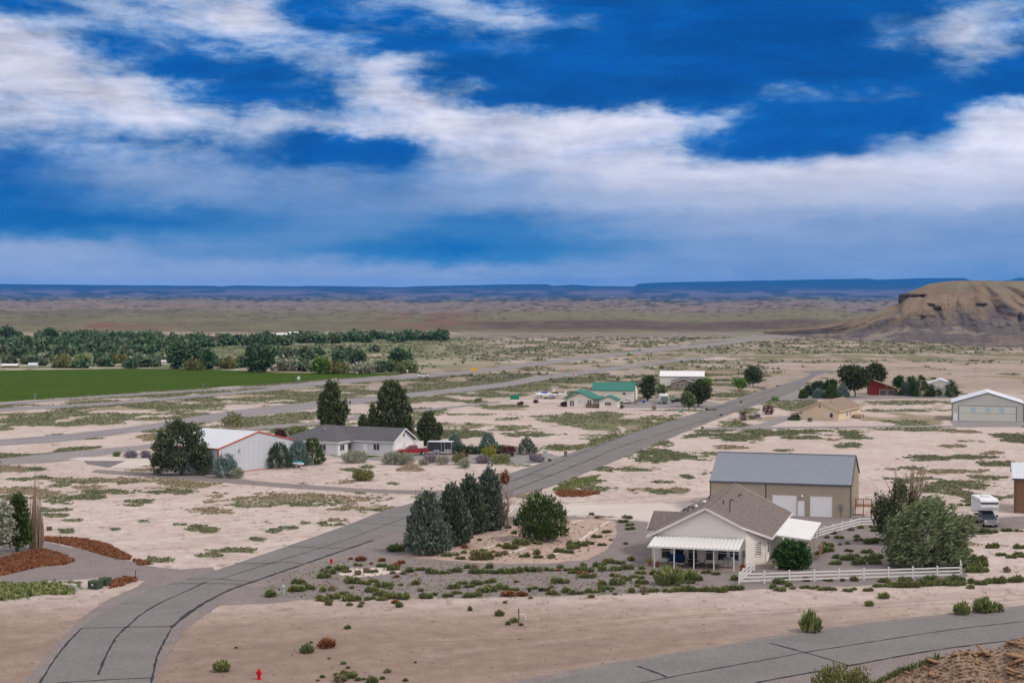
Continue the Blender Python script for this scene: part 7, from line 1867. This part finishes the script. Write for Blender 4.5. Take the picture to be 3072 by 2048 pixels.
# the weedy strips of the front yard (read off the photograph, then thickened along each strip)
Wd = []
def z6(x, y): return (1150 + x / 3.136, 1350 + y / 3.136)
def z7(x, y): return (700 + x / 2.94, 1620 + y / 2.94)
def z8(x, y): return (1500 + x / 2.94, 1700 + y / 2.94)
def z9(x, y): return (2300 + x / 3.047, 1680 + y / 3.047)
def z10(x, y): return (2450 + x / 3.564, 1330 + y / 3.564)
for f, k, l_ in [
    (z6, 3.136, [(600, 1000, 90), (725, 1025, 80), (850, 975, 60), (945, 955, 70), (930, 1030, 180), (1080, 1000, 60), (690, 990, 50), (760, 970, 50), (1200, 930, 130), (1290, 890, 130), (1140, 985, 60), (1330, 1010, 100), (1445, 980, 60), (1460, 1015, 80), (1580, 1015, 60),
                 (1660, 965, 90), (1740, 970, 90), (1780, 900, 90), (1860, 900, 110), (1940, 885, 80), (2100, 780, 70), (2010, 820, 90), (2060, 900, 70), (1790, 930, 110), (1175, 735, 55), (820, 830, 50), (905, 850, 40), (1090, 905, 50), (1230, 785, 50), (1450, 885, 80), (1960, 610, 45), (2015, 640, 45),
                 (2295, 640, 80), (2255, 680, 80), (2320, 710, 70), (2320, 750, 80), (440, 990, 90), (540, 940, 60), (2280, 885, 40), (2140, 850, 35),
                 (350, 1130, 75), (460, 1160, 100), (245, 1145, 70), (580, 1160, 90), (640, 1150, 90), (700, 1145, 70), (790, 1110, 60), (850, 1110, 60), (860, 1160, 100), (960, 1155, 90), (1050, 1160, 100), (1140, 1160, 110), (1250, 1155, 120), (1380, 1140, 110), (1000, 1110, 70), (1560, 1135, 90), (1470, 1140, 60),
                 (1665, 1110, 60), (1740, 1140, 80), (1850, 1145, 130), (1790, 1160, 90), (1950, 1145, 60), (1880, 1100, 60), (2000, 1100, 60), (2120, 1065, 100), (2230, 1070, 90), (2060, 1080, 80), (2190, 1130, 100), (2290, 1120, 110), (2060, 1135, 70), (2180, 1190, 90), (2330, 1040, 60),
                 (660, 1300, 110), (740, 1260, 90), (810, 1290, 90), (880, 1270, 100), (1000, 1250, 100), (1120, 1310, 110), (1010, 1300, 90), (940, 1335, 110), (1040, 1330, 60), (1230, 1325, 80), (860, 1380, 110), (790, 1385, 70), (610, 1380, 95), (695, 1350, 80), (180, 1400, 110), (60, 1390, 120), (400, 1390, 110), (480, 1365, 50),
                 (350, 1325, 45), (305, 1260, 65), (165, 1270, 40), (45, 1280, 90), (1400, 1310, 90), (1520, 1320, 90), (1580, 1360, 95), (1640, 1250, 110), (1720, 1250, 70), (1580, 1295, 50), (1720, 1340, 70), (1780, 1355, 70), (1850, 1350, 85), (1930, 1340, 60), (2010, 1340, 80), (2060, 1330, 60), (1890, 1200, 100), (1980, 1200, 60),
                 (2060, 1275, 70), (2130, 1310, 90), (2200, 1270, 120), (2280, 1230, 90), (2050, 1305, 60), (1960, 1385, 50), (90, 1160, 50), (190, 1160, 45)]),
    (z7, 2.94, [(1100, 225, 70), (1310, 235, 85), (850, 300, 100), (800, 335, 110), (950, 265, 110), (1000, 285, 70), (840, 250, 50), (790, 275, 50), (1410, 268, 95), (1555, 280, 70), (1650, 265, 75), (1500, 300, 45), (1060, 380, 110), (1130, 385, 80), (1020, 365, 70), (1235, 370, 80), (1190, 392, 50), (1300, 415, 100), (1370, 405, 80),
                (1220, 460, 110), (1290, 490, 100), (1390, 515, 120), (1310, 535, 80), (1500, 520, 95), (1205, 525, 95), (1050, 535, 150), (1000, 530, 70), (870, 510, 90), (910, 515, 70), (790, 535, 110), (830, 540, 80), (980, 475, 75), (790, 455, 60), (870, 445, 60), (570, 385, 100), (560, 450, 130), (660, 430, 110), (600, 385, 60), (1045, 425, 40),
                (1610, 390, 65), (1655, 450, 45), (1700, 510, 110), (1770, 485, 50), (1480, 400, 35), (840, 570, 60), (1025, 575, 50), (1135, 560, 45), (1120, 588, 45), (1465, 588, 60), (1385, 430, 40), (1240, 285, 70)]),
    (z7, 2.94, [(1010, 1215, 130), (960, 1240, 80), (930, 1245, 90), (910, 1190, 45), (785, 1208, 40), (1100, 1235, 50), (1150, 1230, 35), (1225, 1258, 90), (1315, 1222, 45), (1360, 1165, 60), (1520, 1240, 45), (970, 1090, 45), (1012, 1128, 35), (845, 1045, 25), (685, 905, 30), (745, 1240, 30), (25, 950, 25), (1605, 1080, 25)]),
    (z8, 2.94, [(1240, 60, 80), (1350, 70, 60), (1390, 90, 50), (1430, 100, 100), (1490, 100, 80), (1480, 55, 60), (1185, 95, 75), (1110, 125, 80), (1000, 140, 50), (1250, 105, 50), (1250, 150, 95), (1440, 155, 75), (1510, 135, 50), (1680, 150, 75), (1160, 225, 60), (1270, 222, 70), (1360, 220, 85), (1480, 222, 80), (1580, 215, 100), (1640, 215, 100),
                (1730, 215, 90), (1800, 215, 90), (1870, 215, 90), (1950, 220, 100), (2020, 210, 100), (2100, 205, 90), (2070, 115, 70), (1250, 20, 50), (1900, 70, 70), (1210, 175, 45), (980, 220, 30), (1015, 245, 35), (1265, 242, 30), (800, 270, 45), (270, 278, 35), (45, 318, 35), (1820, 55, 80), (1760, 120, 60)]),
    (z9, 3.047, [(60, 260, 60), (120, 280, 100), (200, 240, 60), (240, 262, 50), (350, 255, 85), (440, 260, 80), (510, 275, 80), (590, 275, 80), (740, 285, 80), (800, 270, 45), (925, 280, 80), (1020, 245, 80), (120, 215, 110), (1100, 240, 90), (1180, 240, 110), (1260, 245, 130), (1340, 245, 110), (1270, 200, 120), (1440, 230, 120), (1530, 230, 130), (1620, 225, 110), (1700, 230, 110), (1770, 230, 90), (1500, 180, 110),
                 (1570, 195, 90), (1690, 195, 110), (1780, 200, 70), (1070, 200, 90), (560, 190, 80), (690, 190, 50), (360, 190, 60), (150, 190, 100), (1865, 258, 60), (1870, 210, 60), (1955, 222, 100), (2030, 210, 70), (2120, 212, 120), (2270, 200, 120), (2330, 195, 60), (1900, 110, 150), (1980, 110, 90), (1850, 70, 110), (1960, 60, 110), (2195, 108, 65), (1930, 20, 150), (800, 190, 60)]),
    (z10, 3.564, [(240, 1020, 90), (450, 1045, 90), (430, 1005, 60), (580, 1070, 130), (660, 1040, 90), (540, 1175, 110), (350, 1160, 80), (330, 1075, 50), (110, 1010, 50), (400, 1210, 100), (240, 1230, 110), (320, 1250, 130), (430, 1250, 110), (560, 1260, 150), (640, 1230, 130), (200, 1290, 110), (450, 1290, 130), (620, 1290, 120), (120, 1110, 130), (110, 1160, 130), (30, 1180, 80), (250, 1085, 40),
                   (1570, 960, 110), (1640, 960, 110), (1720, 955, 100), (1800, 960, 110), (1880, 960, 90), (2030, 945, 110), (2140, 940, 50), (2195, 940, 30), (1880, 1115, 130), (1560, 1130, 90), (1650, 1155, 50), (1975, 1200, 100), (2080, 1225, 100), (2160, 1190, 90), (2170, 1120, 110), (2200, 1215, 80), (1630, 665, 70), (1740, 665, 60), (1800, 660, 60), (640, 940, 110), (370, 930, 60), (180, 965, 60), (1540, 665, 50), (470, 905, 60), (600, 905, 70)]),
]:
    for x, y, w_ in l_: Wd.append((*f(x, y), w_ / k))
MARK = [('the white gravel patch', 1100, 1717), ('the two half barrels', 1086, 1728), ('the tall pale pedestal', 850, 1775), ('the small grey box', 906, 1765), ('the red hydrant by the road', 1010, 1697), ('the nearest spruce', 1285, 1672), ('the front of the pink gravel bed', 1420, 1692),
        ('the middle of the pink gravel bed', 1560, 1655), ('the right end of the pink gravel bed', 1790, 1625), ('the round pine', 1630, 1640), ('the concrete driveway', 1850, 1560), ('the two small black boxes', 1604, 1776), ('the curve of the gravel drive', 1900, 1690), ('the left porch corner', 1950, 1715),
        ('the porch front', 2080, 1738), ('the short fence return', 2200, 1740), ('the left half of the front rail fence', 2400, 1755), ('the middle of the front rail fence', 2600, 1755), ('the right corner of the rail fence', 2870, 1750), ('the willow', 2700, 1690), ('the side awning', 2480, 1650),
        ('the rear rail fence', 2560, 1600), ('the loose plank', 3010, 1640), ('the dark pickup', 2960, 1600), ('the right picture edge', 3040, 1740), ('the sand edge below the yard', 1350, 1785), ('the sand edge left of the yard', 1000, 1800), ('the middle of the gravel yard', 1480, 1755), ('the left part of the gravel yard', 1220, 1760),
        ('the bottom edge of the picture', 1040, 2040), ('the right part of the gravel yard', 1760, 1765)]
def where(x, y): return min(MARK, key=lambda m: math.hypot(x - m[1], (y - m[2]) * 2.5))[0]
items = []
for x, y, w_ in Wd:
    if w_ * mpp(y) > .85: items += [(x + (j - .5) * w_ * .5, y + random.uniform(-2, 1), w_ * random.uniform(.55, .7), random.choice(['weed', 'weed', 'weed_dark', 'weed_dark', 'olive'])) for j in range(2)]
    else: items.append((x, y, w_, random.choice(['weed', 'weed_dark', 'weed_dark', 'olive', 'weed_dry'])))
items.sort(key=lambda t: -t[2])
TONE = {'weed': 'bright green', 'weed_dark': 'dark green', 'olive': 'yellowish green', 'weed_dry': 'pale dry'}
labs = []
for x, y, w_, k_ in items[:240]:
    lab = ('large ' if w_ > 24 else 'small ' if w_ < 17 else 'middling ') + TONE[k_] + ' weed by ' + where(x, y)
    labs.append((x, y, w_, k_, lab))
ORD = ['leftmost', 'second from left', 'third from left', 'fourth from left', 'fifth from left', 'sixth from left']
for L_ in sorted({l[4] for l in labs}):
    s_ = sorted([l for l in labs if l[4] == L_])
    for i, (x, y, w_, k_, lab) in enumerate(s_):
        nm_ = (ORD[i] if i < len(s_) - 1 else 'rightmost') + ' ' + lab if 1 < len(s_) <= 7 else lab
        weed(x, y, w_, k_, random.uniform(.8, 1.1), nm_, 'weeds in the front yard' if len(s_) <= 7 else 'weeds by ' + where(x, y))
for kk_ in ('weed', 'weed_dark', 'olive', 'weed_dry'):
    V, F_, nb = [], [], 0
    for x, y, w_, k_ in items[240:]:
        if k_ != kk_: continue
        me = random.choice(WV[k_]); n = len(me.vertices); co = np.empty(n * 3, np.float32); me.vertices.foreach_get('co', co); co = co.reshape(-1, 3)
        s_ = w_ * mpp(y) * 1.45; gx_, gy_ = G(x, y); V.append(co * [s_, s_, s_ * .85] + [gx_, gy_, .01]); F_.append(np.arange(n).reshape(-1, 4) + nb); nb += n
    if V: tag(link('small_weeds', npmesh('small_weeds', np.concatenate(V), np.concatenate(F_)), M[kk_]), 'smallest weeds sprinkled over the gravel yard', kind='stuff')
for x, y, w_ in [(1440, 227, 60), (1480, 205, 60), (1440, 328, 45), (1215, 210, 30), (1125, 180, 80), (1310, 185, 60), (1430, 555, 60), (1035, 170, 40), (1985, 1190, 0), (2290, 110, 40), (2040, 70, 55)]:
    if w_: weed(*z7(x, y), w_ / 2.94, 'rust_weed', .7, 'rusty brown dried weed by ' + where(*z7(x, y)), 'rusty dried weeds')
for x, y, w_ in [(75, 255, 110), (195, 252, 90), (145, 135, 45), (515, 35, 45), (520, 245, 30), (730, 75, 90)]: weed(*z8(x, y), w_ / 2.94, 'rust_weed', .55, 'low rusty dried weed by ' + where(*z8(x, y)), 'rusty dried weeds')
# stones and twigs lying on the bare sand
V, F_, nb = [], [], 0
px, py = sample(5200, 1420, 2060); x, y = Gn(px, py); ok = ~on_pavement(x, y); x, y = x[ok], y[ok]
for i in range(len(x)):
    s = rng.uniform(.04, .13); q = rng.normal(0, 1, (4, 3)); q = q / np.linalg.norm(q, axis=1)[:, None] * s * np.array([1.3, 1, .55])
    V.append(q + [x[i], y[i], .02]); F_.append(np.array([(0, 1, 2), (0, 3, 1), (0, 2, 3), (1, 3, 2)]) + nb); nb += 4
tag(link('scattered_stones', npmesh('scattered_stones', np.concatenate(V), np.concatenate(F_)), M['dirt']), 'small stones and twigs scattered over the bare sand', kind='stuff')
# rusty weed beds at the left and along the roadside
def bed(name, label, poly, n, mat, size=(.25, .45), k=5):
    P_ = np.array(poly, float); lo, hi = P_.min(0), P_.max(0); x = rng.uniform(lo[0], hi[0], n); y = rng.uniform(lo[1], hi[1], n); ins = np.zeros(n, bool)
    for a, b in zip(P_, np.roll(P_, -1, 0)):
        if a[1] != b[1]: ins ^= ((a[1] > y) != (b[1] > y)) & (x < (b[0] - a[0]) * (y - a[1]) / (b[1] - a[1]) + a[0])
    x, y = x[ins], y[ins]; wx_, wy_ = Gn(x, y); s = rng.uniform(size[0], size[1], len(x)); P3 = np.repeat(np.stack([wx_, wy_, s * .2], 1), k, 0); ss = np.repeat(s, k)
    P3[:, :2] += rng.normal(0, .3, (len(P3), 2)) * ss[:, None]
    tb = rng.uniform(0, 6.283, len(P3)); D_ = np.stack([np.cos(tb) * .8, np.sin(tb) * .8, np.full(len(tb), .9)], 1)
    tag(link(name, npmesh(name, *leaves(P3, D_, ss, .25, .3)), M[mat]), label, kind='stuff')
bed('rusty_weeds', 'rusty red dried weeds beside the side drive', [(0, 1676), (60, 1660), (130, 1648), (180, 1660), (226, 1684), (190, 1694), (120, 1700), (60, 1714), (0, 1728), (-150, 1740), (-150, 1690)], 9000, 'rust_weed', (.18, .42))
bed('rusty_weed_strip', 'rusty red dried weeds along the upper side of the drive', [(128, 1612), (180, 1612), (250, 1616), (320, 1632), (360, 1652), (392, 1670), (390, 1680), (350, 1676), (300, 1662), (240, 1644), (170, 1628), (128, 1622)], 7000, 'rust_weed', (.16, .40))
bed('rusty_weed_patch', 'rusty dried weeds under the rusty stake', [(330, 1745), (380, 1730), (412, 1733), (408, 1745), (370, 1756), (330, 1765)], 350, 'rust_weed')
bed('rusty_weed_corner', 'rusty dried weeds at the drive corner', [(400, 1680), (430, 1682), (450, 1692), (420, 1696)], 160, 'rust_weed')
bed('roadside_rusty_weeds', 'rust red dried weeds on the roadside behind the round pine', [(1660, 1478), (1700, 1470), (1770, 1474), (1800, 1480), (1750, 1490), (1680, 1490)], 700, 'rust_weed', (.3, .5))
bed('green_weed_bed', 'thick green weeds left of the transformer boxes', [(-100, 1760), (0, 1752), (60, 1756), (150, 1750), (220, 1772), (215, 1782), (120, 1784), (60, 1792), (0, 1800), (-100, 1810)], 1600, 'weed', (.35, .65))
bed('pine_litter', 'brown needle litter under the round pine', [(1500, 1620), (1560, 1600), (1680, 1600), (1700, 1615), (1640, 1626), (1540, 1630)], 900, 'rust_weed', (.05, .12), 3)
bed('spruce_litter', 'brown needle litter under the row of spruces', [(1205, 1660), (1300, 1655), (1380, 1630), (1460, 1590), (1500, 1590), (1420, 1625), (1330, 1660), (1230, 1665)], 1200, 'rust_weed', (.05, .12), 3)
bed('roadside_grass', 'green and tan grass strip along the left side of the long road', [(1690, 1345), (1790, 1325), (1870, 1290), (1960, 1262), (2060, 1235), (2075, 1238), (1950, 1280), (1860, 1306), (1780, 1338), (1700, 1352)], 1300, 'weed_dry', (.25, .5))
bed('roadside_green', 'green weeds along the left side of the long road', [(1610, 1352), (1700, 1340), (1790, 1328), (1880, 1292), (1980, 1262), (2000, 1266), (1870, 1308), (1780, 1340), (1690, 1354)], 3200, 'weed', (.25, .5))
bed('roadside_mat', 'green weeds along the right side of the long road', [(1655, 1470), (1720, 1440), (1800, 1425), (1780, 1445), (1740, 1462), (1690, 1475)], 2600, 'weed', (.25, .45))

bed('bed_litter', 'dry stems and leaf litter scattered over the pink gravel bed', [(1300, 1672), (1500, 1600), (1600, 1568), (1830, 1568), (1840, 1600), (1740, 1672), (1600, 1686), (1420, 1684)], 900, 'weed_dry', (.10, .28), 4)
bed('yard_litter', 'dry stems and sparse grass scattered over the gravel front yard', [(770, 1790), (800, 1720), (960, 1680), (1200, 1680), (1700, 1700), (1950, 1690), (1990, 1740), (2230, 1765), (1900, 1785), (1500, 1795), (1000, 1798)], 1700, 'weed_dry', (.10, .26), 4)
bed('yard_grass', 'low green seedlings scattered over the gravel front yard', [(770, 1790), (800, 1720), (960, 1700), (1200, 1690), (1700, 1700), (1950, 1690), (1990, 1740), (2230, 1765), (1900, 1785), (1500, 1795), (1000, 1798)], 1300, 'weed', (.10, .24), 4)

# ------------------------------------------------------------------ hillside and rock spoil at the bottom right
# the slope the picture is taken from: crest close to the camera, falling to the lower road
CP = [(1400, 2500), (2200, 2330), (2500, 2140), (2640, 2062), (2700, 2030), (2780, 1997), (2860, 1964), (2905, 1958), (2960, 1962), (3000, 1950), (3072, 1922), (3200, 1900), (3500, 1880), (4500, 1990), (6000, 2600)]
xs_ = np.concatenate([np.linspace(-60, 5.8, 34), np.linspace(6.0, 14, 100), np.linspace(14.4, 60, 40)])
cz = np.interp(xs_ / 33 * FPX + 1536, [p[0] for p in CP], [HC - 33 * (p[1] - YH) / FPX for p in CP])
yv = np.concatenate([np.linspace(-6, 29, 18), np.linspace(29.5, 35, 56), np.linspace(35.8, 100, 44)])
mx, my = np.meshgrid(xs_, yv)
base_z = 28.2 - .32 * np.maximum(my, 0) - np.maximum(abs(mx) - 35, 0) * .8
crest = cz[None, :].repeat(len(yv), 0) - np.where(my < 33, (33 - my) * .50, (my - 33) * .62)
mz = np.maximum(base_z, crest)
mz += (fbm(mx * 1.6, my * 1.6, 4) - .5) * .10 + (fbm(mx * 6, my * 6, 4) - .5) * .05
mz = np.maximum(mz, -1.0)
mo = npmesh('hillside', np.stack([mx, my, mz], -1).reshape(-1, 3), grid_faces(*mx.shape))
tag(link('hillside', mo, M['mound']), kind='structure')
def mound_z(x, y): return float(mz[np.argmin(abs(yv - y)), np.argmin(abs(xs_ - x))])
rocks = []
for i in range(7):
    mb = MB(); k = random.randint(5, 7); a0 = random.uniform(0, 6)
    ring = [(math.cos(a0 + j * 6.283 / k) * random.uniform(.6, 1), math.sin(a0 + j * 6.283 / k) * random.uniform(.4, .75)) for j in range(k)]
    mb.prism(ring, 'z', 0, random.uniform(.16, .32)); me = mb.mesh('rock', .04); me.materials.append(M['rock']); rocks.append(me)
for i in range(230):
    x = random.uniform(7.7, 11.4); y = random.uniform(31.2, 33.05); s = random.choice([.04, .05, .06, .07, .09, .12])
    if i < 16: s = random.uniform(.15, .26)
    o = bpy.data.objects.new('rock', random.choice(rocks)); COL.objects.link(o); o.location = (x, y, mound_z(x, y) + .01); o.scale = (s, s, s); o.rotation_euler = (random.uniform(-.6, .6), random.uniform(-.6, .6), random.uniform(0, 6.28))
    tag(o, 'flat tan shale fragment on the brown earth slope in the lower right corner', 'rock', 'shale fragments on the earth slope')
V = []; F_ = []; nb = 0
for i in range(5000):
    x = random.uniform(7.2, 11.8); y = random.uniform(31, 33.3); s = random.uniform(.015, .06); z = mound_z(x, y); q = np.random.default_rng(i).normal(0, 1, (4, 3)); q = q / np.linalg.norm(q, axis=1)[:, None] * s * np.array([1, 1, .5])
    V.append(q + [x, y, z + .01]); F_.append(np.array([(0, 1, 2), (0, 3, 1), (0, 2, 3), (1, 3, 2)]) + nb); nb += 4
tag(link('shale_chips', npmesh('shale_chips', np.concatenate(V), np.concatenate(F_)), M['rock']), 'small shale chips scattered on the earth slope', kind='stuff')
# bush and grass at the foot of the frame
def near_bush(px_, py_, dist, r, h, n, mat, name, lab, cat='shrub', size=.12, mode='up', stuff=False):
    x = (px_ - 1536) / FPX * dist; z = HC - (py_ - YH) / FPX * dist
    me = npmesh('foliage', *lobes_crown([(0, 0, h * .4, r, r * .8, h * .5, 2), (r * .5, 0, h * .45, r * .5, r * .5, h * .4, 1), (-r * .5, 0, h * .4, r * .5, r * .5, h * .45, 1)], n, size, mode, .22, .5, clump=8, fill=.4))
    t = empty(name, (x, dist, z)); tag(t, lab, cat); link('foliage', me, M[mat], t); MB().tube((0, 0, -.6), (0, 0, h * .5), .03, .02, 5).build('stem', M['bark'], t)
near_bush(2533, 2128, 33.4, .62, 1.0, 3600, 'olive', 'sage_bush', 'yellow grey sagebrush cut by the bottom edge beside the earth slope', size=.075)
xg = rng.uniform(7.4, 8.95, 5200); yg = rng.uniform(33.0, 34.2, 5200)
zg_ = np.array([mound_z(a, b) for a, b in zip(xg, yg)])
D_ = rng.normal(0, .4, (5200, 3)) + [0, 0, 1.0]
v, f = leaves(np.stack([xg, yg, zg_ + .03], 1), D_, .15, .13, .2)
tag(link('slope_grass', npmesh('slope_grass', v, f), M['weed_dark']), 'dark green grass growing along the top of the earth slope', kind='stuff')

# tell like weeds apart by their place from the left
byl = {}
for o in COL.objects:
    if o.parent is None and o.get('category') == 'weed': byl.setdefault(o['label'], []).append(o)
ORD2 = ['leftmost', 'second from left', 'third from left', 'fourth from left', 'fifth from left', 'sixth from left', 'seventh from left', 'rightmost']
for lab, l_ in byl.items():
    if 1 < len(l_) <= 8:
        l_.sort(key=lambda o: proj(o.location.x, o.location.y)[0])
        for i, o in enumerate(l_): o['label'] = (ORD2[i] if i < len(l_) - 1 else 'rightmost') + ' ' + lab

# ------------------------------------------------------------------ air
hz_m = bpy.data.materials.new('haze'); hz_m.use_nodes = True
ht = hz_m.node_tree; ht.nodes.clear()
vo = ht.nodes.new('ShaderNodeVolumePrincipled'); oo = ht.nodes.new('ShaderNodeOutputMaterial')
vo.inputs['Color'].default_value = (.030, .31, .92, 1); vo.inputs['Density'].default_value = HAZE = 2.3e-5; vo.inputs['Anisotropy'].default_value = 0.0
ht.links.new(vo.outputs[0], oo.inputs['Volume'])
top = max(float(zs.max()), 60.0) + 12; bot = min(float(zs.min()), -5.0) - 1.0
MBh = MB().box(-48000, 48000, -400, 44000, bot, top)
tag(MBh.build('haze', hz_m), kind='stuff')
